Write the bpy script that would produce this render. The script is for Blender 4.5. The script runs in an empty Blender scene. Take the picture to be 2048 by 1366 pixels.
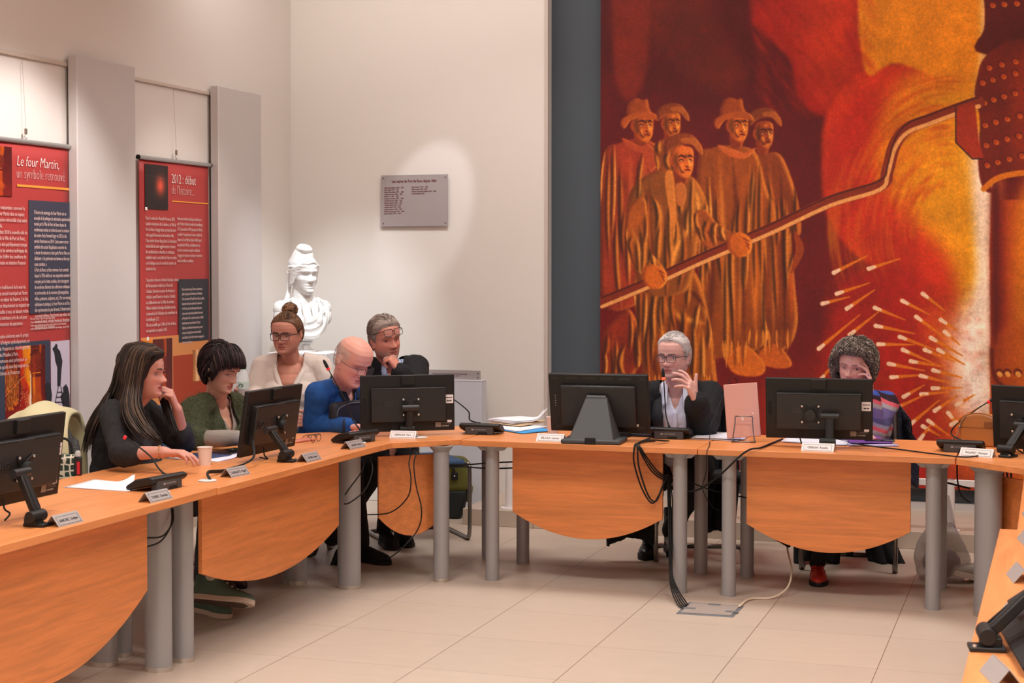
import bpy, bmesh, math, random
import numpy as np
from mathutils import Vector, Matrix, Euler
random.seed(7); rng = np.random.RandomState(7)
sc = bpy.context.scene
COL = sc.collection
# ------------------------------------------------------------------ camera
F = 3200.; CX = 1024.; CY = 616.4; CAMH = 1.67; YAW = math.atan(1066/3200.); PIT = math.radians(1.6)
cam = bpy.data.cameras.new('camera'); cam_o = bpy.data.objects.new('camera', cam); COL.objects.link(cam_o)
cam.sensor_fit = 'HORIZONTAL'; cam.sensor_width = 36.0; cam.lens = 36.0*F/2048
cam.shift_y = (CY-683.)/2048; cam.clip_start = 0.05
cam_o.location = (0, 0, CAMH); cam_o.rotation_euler = (math.pi/2-PIT, 0, YAW)
cam.dof.use_dof = True; cam.dof.focus_distance = 8.2; cam.dof.aperture_fstop = 9.0
sc.camera = cam_o
# ------------------------------------------------------------------ world, lights, exposure
sc.view_settings.view_transform = 'Standard'; sc.view_settings.look = 'None'
sc.view_settings.gamma = 1.0; sc.view_settings.use_curve_mapping = False
sc.view_settings.exposure = 0.0
w = bpy.data.worlds.new('world'); sc.world = w; w.use_nodes = True
w.node_tree.nodes['Background'].inputs[0].default_value = (1, .93, .9, 1); w.node_tree.nodes['Background'].inputs[1].default_value = 0.12
def area(name, loc, size, power, col, target=None, sizey=None, spread=180):
    l = bpy.data.lights.new(name, 'AREA'); l.shape = 'RECTANGLE'; l.size = size; l.size_y = sizey or size; l.energy = power; l.color = col; l.spread = math.radians(spread)
    o = bpy.data.objects.new(name, l); COL.objects.link(o); o.location = loc
    if target is not None: o.rotation_euler = (Vector(target)-Vector(loc)).to_track_quat('-Z', 'Y').to_euler()
    return o
def spot(name, loc, target, power, deg, blend, col, r=.04):
    l = bpy.data.lights.new(name, 'SPOT'); l.energy = power; l.spot_size = math.radians(deg); l.spot_blend = blend; l.color = col; l.shadow_soft_size = r
    o = bpy.data.objects.new(name, l); COL.objects.link(o); o.location = loc
    o.rotation_euler = (Vector(target)-Vector(loc)).to_track_quat('-Z', 'Y').to_euler()
    return o
WARM = (1.0, .95, .90); COOL = (.86, .94, 1.0)
for x, y, e in [(-2.6, 8.4, 34), (.4, 8.2, 34), (-3.2, 5.4, 42), (-.4, 5.4, 42), (-2.2, 2.6, 62), (.9, 2.6, 62), (-2, -.3, 150), (1.2, -.3, 150)]:
    area('ceiling_lamp', (x, y, 3.95), 1.1, e, WARM, None, .6, spread=135)
area('added_wall_fill', (-3.9, 9.0, 4.05), 2.4, 20, (1, .95, .91), (-4.0, 10.35, 2.2), .15)  # these three area lights are added fill to brighten walls and painting, not room fixtures
area('added_wall_fill', (-.9, 8.9, 4.05), 3.4, 26, (1, .94, .88), (-.9, 10.4, 1.7), .15)
area('added_wall_fill', (-3.7, 6.8, 4.05), .15, 20, (1, .93, .88), (-5.0, 6.9, 2.2), 4.2)
# track spots of the room: two on the banners, one on the statue, one framed on the mayors' plaque, three wash the painting
spot('track_spot', (-3.75, 6.6, 3.7), (-5.05, 7.25, 1.55), 230, 50, .6, (1, .96, .95))
spot('track_spot', (-3.75, 8.2, 3.7), (-5.05, 8.9, 1.2), 95, 48, .8, (1, .93, .9))
spot('track_spot', (-3.7, 8.5, 3.9), (-4.62, 9.9, 1.28), 330, 34, .9, COOL, .03)
spot('track_spot', (-3.3, 8.9, 3.9), (-4.06, 10.35, 2.06), 75, 17, .45, (.90, .92, 1.0), .03)
spot('track_spot', (-1.6, 7.6, 3.9), (-1.9, 10.4, 1.2), 70, 50, 1.0, (1, .92, .84))
spot('track_spot', (-.2, 7.6, 3.9), (-.3, 10.4, 1.0), 80, 50, 1.0, (1, .86, .74))
# ------------------------------------------------------------------ photo measure helpers (point of the place seen at a photo pixel)
fwv = np.array([-math.sin(YAW)*math.cos(PIT), math.cos(YAW)*math.cos(PIT), -math.sin(PIT)])
rtv = np.array([math.cos(YAW), math.sin(YAW), 0.]); upv = np.cross(rtv, fwv); camp = np.array([0, 0, CAMH])
def ray(px, py): return fwv+rtv*(px-CX)/F+upv*(CY-py)/F
def PZ(px, py, z=0.): r = ray(px, py); return camp+r*((z-CAMH)/r[2])
def PY(px, py, y): r = ray(px, py); return camp+r*(y/r[1])
def PX(px, py, x): r = ray(px, py); return camp+r*(x/r[0])
def PD(px, py, d): return camp+ray(px, py)*d
# ------------------------------------------------------------------ materials
def s2l(c): c = c/255.; return c/12.92 if c <= .04045 else ((c+.055)/1.055)**2.4
def rgb(r, g, b): return (s2l(r), s2l(g), s2l(b), 1)
_m = {}
def mat(name, col, rough=.5, metal=0., bump=None, var=None, attr=None, spec=.5, emit=None, sheen=0, trans=0, alpha=1, sub=0, ior=1.45):
    """bump=(scale,strength,dist[,stretch]) var=(scale,amount[,stretch])"""
    if name in _m: return _m[name]
    m = bpy.data.materials.new(name); m.use_nodes = True; nt = m.node_tree; n = nt.nodes; L = nt.links; b = n['Principled BSDF']
    b.inputs['Base Color'].default_value = col; b.inputs['Roughness'].default_value = rough; b.inputs['Metallic'].default_value = metal
    b.inputs['Specular IOR Level'].default_value = spec; b.inputs['IOR'].default_value = ior
    if sheen: b.inputs['Sheen Weight'].default_value = sheen; b.inputs['Sheen Roughness'].default_value = .5
    if trans: b.inputs['Transmission Weight'].default_value = trans
    if alpha < 1: b.inputs['Alpha'].default_value = alpha
    if sub: b.inputs['Subsurface Weight'].default_value = sub; b.inputs['Subsurface Radius'].default_value = (.02, .008, .004); b.inputs['Subsurface Scale'].default_value = .3
    if emit: b.inputs['Emission Color'].default_value = emit[0]; b.inputs['Emission Strength'].default_value = emit[1]
    tc = n.new('ShaderNodeTexCoord')
    src = None
    if attr:
        a = n.new('ShaderNodeAttribute'); a.attribute_name = attr; src = a.outputs['Color']; L.new(src, b.inputs['Base Color'])
    def noise(scale, stretch, detail=3):
        mp = n.new('ShaderNodeMapping'); mp.inputs['Scale'].default_value = stretch or (1, 1, 1); L.new(tc.outputs['Object'], mp.inputs[0])
        t = n.new('ShaderNodeTexNoise'); t.inputs['Scale'].default_value = scale; t.inputs['Detail'].default_value = detail; L.new(mp.outputs[0], t.inputs[0]); return t
    if var:
        t = noise(var[0], var[2] if len(var) > 2 else None, 4)
        mr = n.new('ShaderNodeMapRange'); mr.inputs[1].default_value = .3; mr.inputs[2].default_value = .7; mr.inputs[3].default_value = 1-var[1]; mr.inputs[4].default_value = 1+var[1]; L.new(t.outputs[0], mr.inputs[0])
        mx = n.new('ShaderNodeMix'); mx.data_type = 'RGBA'; mx.blend_type = 'MULTIPLY'; mx.inputs[0].default_value = 1
        if src is not None: L.new(src, mx.inputs[6])
        else: mx.inputs[6].default_value = col
        L.new(mr.outputs[0], mx.inputs[7]); L.new(mx.outputs[2], b.inputs['Base Color'])
    if bump:
        t = noise(bump[0], bump[3] if len(bump) > 3 else None)
        bp = n.new('ShaderNodeBump'); bp.inputs['Strength'].default_value = bump[1]; bp.inputs['Distance'].default_value = bump[2]; L.new(t.outputs[0], bp.inputs['Height']); L.new(bp.outputs[0], b.inputs['Normal'])
    _m[name] = m; return m
# ------------------------------------------------------------------ mesh builder
def basis(d):
    d = np.asarray(d, float); d = d/np.linalg.norm(d); a = np.array([0, 0, 1.]) if abs(d[2]) < .9 else np.array([1., 0, 0])
    u = np.cross(a, d); u /= np.linalg.norm(u); return u, np.cross(d, u), d
class MB:
    def __init__(s): s.v = []; s.f = []; s.mi = []; s.n = 0; s.cur = 0
    def add(s, vs, fs):
        vs = np.asarray(vs, float).reshape(-1, 3); s.v.append(vs)
        s.f += [tuple(i+s.n for i in f) for f in fs]; s.mi += [s.cur]*len(fs); s.n += len(vs); return s
    def box(s, c, d, R=None):
        d = np.array(d)/2.; P = np.array([[x, y, z] for x in (-1, 1) for y in (-1, 1) for z in (-1, 1)])*d
        if R is not None: P = P@np.array(R).T
        return s.add(P+np.array(c), [(0, 1, 3, 2), (4, 6, 7, 5), (0, 4, 5, 1), (2, 3, 7, 6), (0, 2, 6, 4), (1, 5, 7, 3)])
    def tube(s, path, r, n=8, caps=True, sy=1., up=None):
        P = np.array([np.array(p, float) for p in path]); m = len(P); r = np.broadcast_to(np.asarray(r, float), (m,))
        T = np.zeros_like(P); T[1:-1] = P[2:]-P[:-2]; T[0] = P[1]-P[0]; T[-1] = P[-1]-P[-2]; T /= (np.linalg.norm(T, axis=1)[:, None]+1e-12)
        if up is None: u, _, _ = basis(T[0])
        else: u = np.array(up, float)
        V = []; a = np.arange(n)*2*math.pi/n
        for i in range(m):
            u = u-T[i]*(u@T[i]); nu = np.linalg.norm(u)
            if nu < 1e-6: u = basis(T[i])[0]
            else: u = u/nu
            w_ = np.cross(T[i], u)
            V.append(P[i]+r[i]*(np.cos(a)[:, None]*u+sy*np.sin(a)[:, None]*w_))
        V = np.concatenate(V); Fs = []
        for i in range(m-1):
            for j in range(n):
                k = (j+1) % n; Fs.append((i*n+j, i*n+k, (i+1)*n+k, (i+1)*n+j))
        if caps: Fs += [tuple(range(n))[::-1], tuple((m-1)*n+j for j in range(n))]
        return s.add(V, Fs)
    def cyl(s, a, b, r, r2=None, n=24): return s.tube([a, b], [r, r if r2 is None else r2], n)
    def lathe(s, prof, n=32, c=(0, 0, 0), sx=1, sy=1, R=None):
        V = []; Fs = []; a = np.arange(n)*2*math.pi/n; m = len(prof)
        for r, z in prof: V += [(r*math.cos(t)*sx, r*math.sin(t)*sy, z) for t in a]
        V = np.array(V)
        if R is not None: V = V@np.array(R).T
        for i in range(m-1):
            for j in range(n):
                k = (j+1) % n; Fs.append((i*n+j, i*n+k, (i+1)*n+k, (i+1)*n+j))
        Fs += [tuple(range(n))[::-1], tuple((m-1)*n+j for j in range(n))]
        return s.add(V+np.array(c), Fs)
    def ball(s, c, r, n=14, R=None):
        r = np.broadcast_to(np.asarray(r, float), (3,)); V = []; Fs = []; m = n//2+1
        for i in range(m):
            ph = math.pi*i/(m-1)
            for j in range(n):
                t = 2*math.pi*j/n; V.append((math.sin(ph)*math.cos(t), math.sin(ph)*math.sin(t), math.cos(ph)))
        V = np.array(V)*r
        if R is not None: V = V@np.array(R).T
        for i in range(m-1):
            for j in range(n):
                k = (j+1) % n; Fs.append((i*n+j, (i+1)*n+j, (i+1)*n+k, i*n+k))
        return s.add(V+np.array(c), Fs)
    def cap(s, a, b, ra, rb, n=14):
        a = np.array(a, float); b = np.array(b, float); s.ball(a, ra, n); s.ball(b, rb, n); return s.tube([a, b], [ra, rb], n)
    def prism(s, poly, z0, z1, M=None):
        n = len(poly); V = [(x, y, z0) for x, y in poly]+[(x, y, z1) for x, y in poly]
        V = np.array(V)
        if M is not None: V = np.array([tuple(M@Vector(v)) for v in V])
        return s.add(V, [tuple(range(n))[::-1], tuple(range(n, 2*n))]+[(i, (i+1) % n, n+(i+1) % n, n+i) for i in range(n)])
    def grid(s, P):  # P: (m,n,3)
        m, n = P.shape[:2]
        return s.add(P.reshape(-1, 3), [(i*n+j, i*n+j+1, (i+1)*n+j+1, (i+1)*n+j) for i in range(m-1) for j in range(n-1)])
    def mesh(s, name):
        me = bpy.data.meshes.new(name); me.from_pydata(np.concatenate(s.v).tolist(), [], s.f); me.update(); return me
    def build(s, name, mats, parent=None, smooth=None, bevel=0, seg=2, recalc=True, loc=None, rot=None):
        me = s.mesh(name)
        if recalc:
            bm = bmesh.new(); bm.from_mesh(me); bmesh.ops.recalc_face_normals(bm, faces=bm.faces); bm.to_mesh(me); bm.free()
        mats = mats if isinstance(mats, (list, tuple)) else [mats]
        for m_ in mats: me.materials.append(m_)
        if len(mats) > 1: me.polygons.foreach_set('material_index', s.mi)
        if smooth: me.polygons.foreach_set('use_smooth', [True]*len(me.polygons))
        o = bpy.data.objects.new(name, me); COL.objects.link(o); o.parent = parent
        if loc is not None: o.location = loc
        if rot is not None: o.rotation_euler = rot
        if smooth and smooth is not True: me.set_sharp_from_angle(angle=math.radians(smooth))
        if bevel:
            b = o.modifiers.new('bevel', 'BEVEL'); b.width = bevel; b.segments = seg; b.limit_method = 'ANGLE'; b.angle_limit = math.radians(40)
            if not smooth: me.polygons.foreach_set('use_smooth', [True]*len(me.polygons)); me.set_sharp_from_angle(angle=math.radians(30)); b.harden_normals = False
        return o
def tag(o, label=None, cat=None, group=None, kind=None):
    if label: o['label'] = label
    if cat: o['category'] = cat
    if group: o['group'] = group
    if kind: o['kind'] = kind
    return o
def empty(name, loc=(0, 0, 0), rz=0, label=None, cat=None, group=None, rot=None):
    o = bpy.data.objects.new(name, None); COL.objects.link(o); o.location = loc; o.rotation_euler = rot if rot is not None else (0, 0, rz); o.empty_display_size = .05
    return tag(o, label, cat, group)
def copy_tree(o, parent=None):
    c = o.copy(); COL.objects.link(c); c.parent = parent
    for ch in list(o.children): copy_tree(ch, c)
    return c
def text(body, size, M, m, parent, name='lettering', align='LEFT', sx=1., spacing=1., ext=.0004, line=1., shear=0, bold=0):
    cu = bpy.data.curves.new(name, 'FONT'); cu.body = body; cu.size = size; cu.align_x = align; cu.extrude = ext; cu.space_character = spacing; cu.space_line = line; cu.shear = shear; cu.resolution_u = 2; cu.offset = bold
    o = bpy.data.objects.new(name, cu); COL.objects.link(o); bpy.context.view_layer.update()
    me = bpy.data.meshes.new_from_object(o.evaluated_get(bpy.context.evaluated_depsgraph_get())); bpy.data.objects.remove(o)
    me.transform(Matrix.Diagonal((sx, 1, 1, 1))); me.transform(M); me.materials.clear(); me.materials.append(m); me.name = name
    o = bpy.data.objects.new(name, me); COL.objects.link(o); o.parent = parent; return o
def frame(o, x, y, z=None):
    x = Vector(x).normalized(); y = Vector(y); y = (y-x*y.dot(x)).normalized(); z = x.cross(y)
    return Matrix(((x[0], y[0], z[0], o[0]), (x[1], y[1], z[1], o[1]), (x[2], y[2], z[2], o[2]), (0, 0, 0, 1)))
def smoothpath(pts, n=6):
    P = np.array([np.array(p, float) for p in pts]); Q = np.vstack([2*P[0]-P[1], P, 2*P[-1]-P[-2]]); out = []
    for i in range(1, len(Q)-2):
        for k in range(n):
            t = k/n; a, b, c, d = Q[i-1:i+3]
            out.append(.5*((2*b)+(-a+c)*t+(2*a-5*b+4*c-d)*t*t+(-a+3*b-3*c+d)*t**3))
    out.append(P[-1]); return np.array(out)
# ------------------------------------------------------------------ shared materials
M_wall = mat('warm_white_plaster', rgb(222, 214, 207), .9, bump=(180, .15, .002))
M_wallw = mat('white_plaster', rgb(226, 219, 212), .9, bump=(160, .12, .002))
M_grey = mat('slate_grey_wall', rgb(78, 86, 94), .8, bump=(160, .12, .002))
M_ceil = mat('ceiling_paint', rgb(214, 200, 190), .9)
M_panel = mat('grey_fabric_panel', rgb(198, 190, 187), .95, bump=(900, .3, .002))
def wood(name, c, ang, rough=.38):
    m = bpy.data.materials.new(name); m.use_nodes = True; nt = m.node_tree; n = nt.nodes; L = nt.links; b = n['Principled BSDF']; b.inputs['Roughness'].default_value = rough; b.inputs['Coat Weight'].default_value = .12; b.inputs['Coat Roughness'].default_value = .3
    tc = n.new('ShaderNodeTexCoord'); mp = n.new('ShaderNodeMapping'); mp.inputs['Scale'].default_value = ang; L.new(tc.outputs['Object'], mp.inputs[0])
    t = n.new('ShaderNodeTexNoise'); t.inputs['Scale'].default_value = 1; t.inputs['Detail'].default_value = 5; t.inputs['Distortion'].default_value = .6; L.new(mp.outputs[0], t.inputs[0])
    t2 = n.new('ShaderNodeTexNoise'); t2.inputs['Scale'].default_value = 6; t2.inputs['Detail'].default_value = 2; L.new(mp.outputs[0], t2.inputs[0])
    mm = n.new('ShaderNodeMath'); mm.operation = 'MULTIPLY_ADD'; mm.inputs[1].default_value = .35; L.new(t2.outputs[0], mm.inputs[0]); L.new(t.outputs[0], mm.inputs[2])
    cr = n.new('ShaderNodeValToRGB'); e = cr.color_ramp.elements; e[0].position = .42; e[1].position = .9
    e[0].color = tuple(x*.80 for x in c[:3])+(1,); e[1].color = tuple(min(1, x*1.13) for x in c[:3])+(1,); L.new(mm.outputs[0], cr.inputs[0]); L.new(cr.outputs[0], b.inputs['Base Color']); return m
WC = rgb(224, 142, 84)
M_woodY = wood('beech_laminate_along_y', WC, (22, 1.6, 22)); M_woodX = wood('beech_laminate_along_x', WC, (1.6, 22, 22))
M_woodPX = wood('beech_panel_along_x', rgb(220, 133, 72), (2.5, 40, 40), .5); M_woodPY = wood('beech_panel_along_y', rgb(220, 133, 72), (40, 2.5, 40), .5)
M_leg = mat('silver_grey_metal', rgb(158, 156, 157), .42, .15, bump=(400, .05, .001))
M_foot = mat('brushed_foot_ring', rgb(205, 198, 190), .3, .8)
M_chrome = mat('steel_tube', rgb(132, 128, 124), .28, .9)
M_blk = mat('black_plastic', rgb(22, 21, 21), .5, bump=(500, .12, .001))
M_blk2 = mat('dark_plastic', rgb(38, 38, 39), .42, bump=(700, .1, .001))
M_gry = mat('graphite_plastic', rgb(66, 68, 71), .55, bump=(600, .15, .001))
M_rub = mat('black_rubber', rgb(18, 17, 17), .7)
M_paper = mat('white_paper', rgb(232, 228, 232), .85, var=(6, .02))
M_plate = mat('plate_card_white', rgb(228, 222, 222), .5); M_plateg = mat('plate_metal_grey', rgb(168, 160, 158), .4, .2, bump=(300, .05, .001))
M_ink = mat('dark_ink', rgb(60, 52, 58), .6); M_white = mat('white_print', rgb(235, 228, 222), .7); M_screw = mat('screw_steel', rgb(215, 212, 205), .25, .7)
# ================================================================== SETTING
YW = 10.35; YG = 10.5; XL = float(PY(582, 300, YW)[0]); XWE = float(PY(1090, 300, YW)[0]); HS = .105; CZ = 4.2
def struct(name, mb, m, **k): return tag(mb.build(name, m, **k), kind='structure')
# tiled floor material (procedural): 0.597 x 0.585 m tiles
m = bpy.data.materials.new('floor_tiles'); m.use_nodes = True; nt = m.node_tree; n = nt.nodes; L = nt.links; b = n['Principled BSDF']; b.inputs['Roughness'].default_value = .42; b.inputs['Specular IOR Level'].default_value = .35
g = n.new('ShaderNodeNewGeometry'); sx_ = n.new('ShaderNodeSeparateXYZ'); L.new(g.outputs['Position'], sx_.inputs[0])
def mth(op, a, bb=None, c=None):
    x = n.new('ShaderNodeMath'); x.operation = op
    for i, v in enumerate((a, bb, c)):
        if v is None: continue
        if isinstance(v, (int, float)): x.inputs[i].default_value = v
        else: L.new(v, x.inputs[i])
    return x.outputs[0]
def gro(o, off, per):
    d = mth('DIVIDE', mth('SUBTRACT', o, off), per); fr = mth('FRACT', d); e = mth('MINIMUM', fr, mth('SUBTRACT', 1., fr)); return mth('MULTIPLY', e, per), mth('FLOOR', d)
ex, ix = gro(sx_.outputs[0], -2.447, .6015); ey, iy = gro(sx_.outputs[1], 7.277, .585)
ln = mth('MINIMUM', ex, mth('ADD', ey, .0006)); line = n.new('ShaderNodeMapRange'); line.inputs[1].default_value = .0008; line.inputs[2].default_value = .0026; L.new(ln, line.inputs[0])
wn = n.new('ShaderNodeTexWhiteNoise'); wn.noise_dimensions = '2D'; cb = n.new('ShaderNodeCombineXYZ'); L.new(ix, cb.inputs[0]); L.new(iy, cb.inputs[1]); L.new(cb.outputs[0], wn.inputs[0])
tn = n.new('ShaderNodeTexNoise'); tn.inputs['Scale'].default_value = 7; tn.inputs['Detail'].default_value = 8; mp = n.new('ShaderNodeMapping'); mp.inputs['Scale'].default_value = (1, 2.2, 1); L.new(g.outputs['Position'], mp.inputs[0]); L.new(mp.outputs[0], tn.inputs[0])
val = mth('ADD', mth('MULTIPLY', wn.outputs[0], .05), mth('MULTIPLY', tn.outputs[0], .12)); val = mth('ADD', val, .91)
c1 = n.new('ShaderNodeMix'); c1.data_type = 'RGBA'; c1.blend_type = 'MULTIPLY'; c1.inputs[0].default_value = 1; c1.inputs[6].default_value = rgb(190, 173, 158); L.new(val, c1.inputs[7])
c2 = n.new('ShaderNodeMix'); c2.data_type = 'RGBA'; L.new(line.outputs[0], c2.inputs[0]); c2.inputs[6].default_value = rgb(122, 98, 80); L.new(c1.outputs[2], c2.inputs[7]); L.new(c2.outputs[2], b.inputs['Base Color']); M_floor = m
struct('floor', MB().box((.2, 3.6, -.05), (11.2, 14.4, .1)), M_floor)
struct('floor_step', MB().box((( -3.52+5.8)/2, (9.57+YG)/2, HS/2), (5.8+3.52, YG-9.57, HS)), M_floor, bevel=.003)
struct('wall_left', MB().box((XL-.1, 3.7, CZ/2), (.2, 14.2, CZ)), M_wall)
struct('wall_back', MB().box(((XL+XWE)/2-.1, YW+.15, CZ/2), (XWE-XL+.2, .3, CZ)), M_wallw, bevel=.004)
struct('wall_recess', MB().box(((XWE+5.8)/2, YG+.1, CZ/2), (5.8-XWE, .2, CZ)), M_grey)
struct('wall_right', MB().box((5.9, 3.7, CZ/2), (.2, 14.2, CZ)), M_wall)
struct('wall_front', MB().box((.4, -3.5, CZ/2), (11.2, .2, CZ)), M_wall)
struct('ceiling', MB().box((.4, 3.6, CZ+.05), (11.4, 14.6, .1)), M_ceil)
struct('baseboard_back', MB().box(((XWE+5.8)/2, YG-.012, HS+.022), (5.8-XWE, .024, .044)), mat('aluminium_skirting', rgb(205, 200, 200), .35, .3))
struct('baseboard_left', MB().box((XL+.006, 3.7, .04), (.012, 13.6, .08)), M_floor)
struct('trim_1', MB().box((XWE+.012, YW-.002, CZ/2), (.024, .02, CZ)), mat('edge_trim', rgb(200, 186, 178), .6), bevel=.002)
# picture rail on the left wall
zr = 2.757
struct('trim_2', MB().box((XL+.008, 5.2, zr+.003), (.016, 8.6, .022)), mat('picture_rail', rgb(205, 190, 178), .5, .1), bevel=.003)
# acoustic panels
def apanel(y0, y1, label):
    o = empty('acoustic_panel', (XL, (y0+y1)/2, 0), 0, label, 'wall panel', None)
    MB().box((.052, 0, 1.47), (.06, y1-y0, 2.68)).build('panel_face', M_panel, o, bevel=.006)
    MB().box((.012, 0, 1.45), (.02, y1-y0-.06, 2.6)).build('wall_batten', mat('dark_batten', rgb(70, 60, 55), .8), o)
    return o
fx = XL+.08
apanel(float(PX(153, 106, fx)[1]), float(PX(270, 128, fx)[1]), 'grey fabric acoustic wall panel between the two red banners')
apanel(float(PX(436, 162, fx)[1]), float(PX(522, 180, fx)[1]), 'grey fabric acoustic wall panel nearest the white bust')
# ================================================================== PAINTING (rasterised worker scene, stored as a colour attribute on the canvas)
CW, CH, CS = 1333, 1353, .003; PX0 = float(PY(1201, 300, YG-.08)[0]); PZ1 = 4.15; PYY = YG-.08
def q(px, py):
    p = PY(px, py, PYY); return ((p[0]-PX0)/CS, (PZ1-p[2])/CS)
CV = np.zeros((CH, CW, 3), np.float32)
yy, xx = np.mgrid[0:CH, 0:CW].astype(np.float32)
def c3(r, g, b): return np.array([r, g, b], np.float32)/255.
def nz(sx, sy, seed):
    r = np.random.RandomState(seed); a = r.rand(int(CH/sy)+3, int(CW/sx)+3).astype(np.float32); Y_ = yy[:, 0]/sy; X_ = xx[0]/sx
    y0 = Y_.astype(int); x0 = X_.astype(int); fy = (Y_-y0)[:, None]; fx_ = (X_-x0)[None]; fy = fy*fy*(3-2*fy); fx_ = fx_*fx_*(3-2*fx_)
    A = a[np.ix_(y0, x0)]; B = a[np.ix_(y0, x0+1)]; C_ = a[np.ix_(y0+1, x0)]; D = a[np.ix_(y0+1, x0+1)]
    return (A*(1-fx_)+B*fx_)*(1-fy)+(C_*(1-fx_)+D*fx_)*fy
N1 = nz(60, 60, 1); N2 = nz(18, 26, 2); N3 = nz(5, 7, 3); NN = .5*N1+.3*N2+.2*N3
def blur(a, k):
    for ax in (0, 1):
        for _ in range(2):
            p = np.pad(a, [(k+1, k) if i == ax else (0, 0) for i in range(2)], mode='edge').cumsum(ax)
            a = (np.take(p, range(2*k+1, p.shape[ax]), ax)-np.take(p, range(0, p.shape[ax]-2*k-1), ax))/(2*k+1)
    return a
def poly(pts, smooth=True):
    P = np.array([q(*p) for p in pts])
    if smooth:
        Q = np.vstack([P[-1], P, P[:2]]); out = []
        for i in range(1, len(Q)-2):
            for t in np.linspace(0, 1, 6)[:-1]:
                a, b_, c, d = Q[i-1:i+3]; out.append(.5*((2*b_)+(-a+c)*t+(2*a-5*b_+4*c-d)*t*t+(-a+3*b_-3*c+d)*t**3))
        P = np.array(out)
    return P
def mask(P, pad=14):
    x0 = int(max(0, P[:, 0].min()-pad)); x1 = int(min(CW, P[:, 0].max()+pad)); y0 = int(max(0, P[:, 1].min()-pad)); y1 = int(min(CH, P[:, 1].max()+pad))
    if x1 <= x0+2 or y1 <= y0+2: return None
    X_, Y_ = np.meshgrid(np.arange(x0, x1)+.5, np.arange(y0, y1)+.5); M_ = np.zeros(X_.shape, bool); k = len(P)
    for i in range(k):
        xa, ya = P[i]; xb, yb = P[(i+1) % k]
        if ya == yb: continue
        r0 = max(0, int(math.floor(min(ya, yb)-y0-1))); r1 = min(M_.shape[0], int(math.ceil(max(ya, yb)-y0+1)))
        if r1 <= r0: continue
        ys = Y_[r0:r1]; M_[r0:r1] ^= ((ya > ys) != (yb > ys)) & (X_[r0:r1] < (xb-xa)*(ys-ya)/(yb-ya)+xa)
    return M_.astype(np.float32), (slice(y0, y1), slice(x0, x1))
def fill(pts, col, a=1., soft=1, smooth=True, lit=None, dark=None, w=6, grain=.12, ret=False):
    r = mask(poly(pts, smooth), max(14, soft*3+w*2))
    if r is None: return None
    M_, s = r; Ms = blur(M_, soft) if soft else M_; c = np.ones(M_.shape+(3,), np.float32)*np.array(col)
    c = c*(1-grain+2*grain*NN[s][..., None])
    if lit is not None:  # modelling: right-hand edges catch the furnace glow, left-hand edges turn away
        k = w; sh = np.zeros_like(M_); sh[:, :-k] = M_[:, k:]; rim = blur(np.clip(M_-sh, 0, 1), max(1, k//2))
        sh2 = np.zeros_like(M_); sh2[:, k:] = M_[:, :-k]; rd = blur(np.clip(M_-sh2, 0, 1), max(1, k//2))
        c = c*(1-rim[..., None])+np.array(lit)*rim[..., None]
        if dark is not None: c = c*(1-rd[..., None]*.8)+np.array(dark)*rd[..., None]*.8
    al = (Ms*a)[..., None]; CV[s] = CV[s]*(1-al)+c*al
    return (M_, s)
def stroke(pts, wd, col, a=1., clip=None, taper=True, w1=None, smooth=True, soft=False):
    P = np.array([q(*p) for p in pts])
    if smooth and len(P) > 2: P = smoothpath(P, 5)
    pad = int(wd*2+4); x0 = int(max(0, P[:, 0].min()-pad)); x1 = int(min(CW, P[:, 0].max()+pad)); y0 = int(max(0, P[:, 1].min()-pad)); y1 = int(min(CH, P[:, 1].max()+pad))
    if x1 <= x0 or y1 <= y0: return
    X_, Y_ = np.meshgrid(np.arange(x0, x1)+.5, np.arange(y0, y1)+.5); best = np.zeros(X_.shape, np.float32); k = len(P)-1
    for i in range(k):
        a_, b_ = P[i], P[i+1]; d = b_-a_; l2 = d@d+1e-9; t = np.clip(((X_-a_[0])*d[0]+(Y_-a_[1])*d[1])/l2, 0, 1); ds = np.hypot(X_-a_[0]-t*d[0], Y_-a_[1]-t*d[1])
        u = (i+t)/k; ww = (wd*(np.sin(np.pi*np.clip(u, .04, .96))**.6) if taper else (wd+(w1-wd)*u if w1 is not None else wd)); best = np.maximum(best, np.exp(-(ds/(ww*.8+.6))**2)*np.clip(ww/wd*1.15, 0, 1)**1.3 if soft else np.clip((ww-ds)/1.4+.5, 0, 1))
    s = (slice(y0, y1), slice(x0, x1)); al = best*a
    if clip is not None:
        full = np.zeros((CH, CW), np.float32); full[clip[1]] = clip[0]; al = al*full[s]
    al = al[..., None]; CV[s] = CV[s]*(1-al)+np.array(col)*al
# background: wine red, darker to the top
t = np.clip((yy-350)/900., 0, 1)[..., None]
CV[:] = c3(86, 14, 16)*(1-t)+c3(120, 28, 24)*t
CV *= (.86+.28*NN)[..., None]
def blob(pts, col, a, soft): fill(pts, col, a, soft, grain=.16)
blob([(1230, -350), (1296, -350), (1296, 130), (1230, 150)], c3(128, 44, 20), .75, 5)
blob([(1300, -250), (1380, -100), (1440, 60), (1500, 150), (1430, 190), (1330, 110), (1298, 40)], c3(108, 40, 20), .7, 16)
blob([(1205, 900), (1400, 830), (1620, 740), (1800, 700), (1900, 1100), (1200, 1100)], c3(150, 40, 22), .7, 26)
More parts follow.
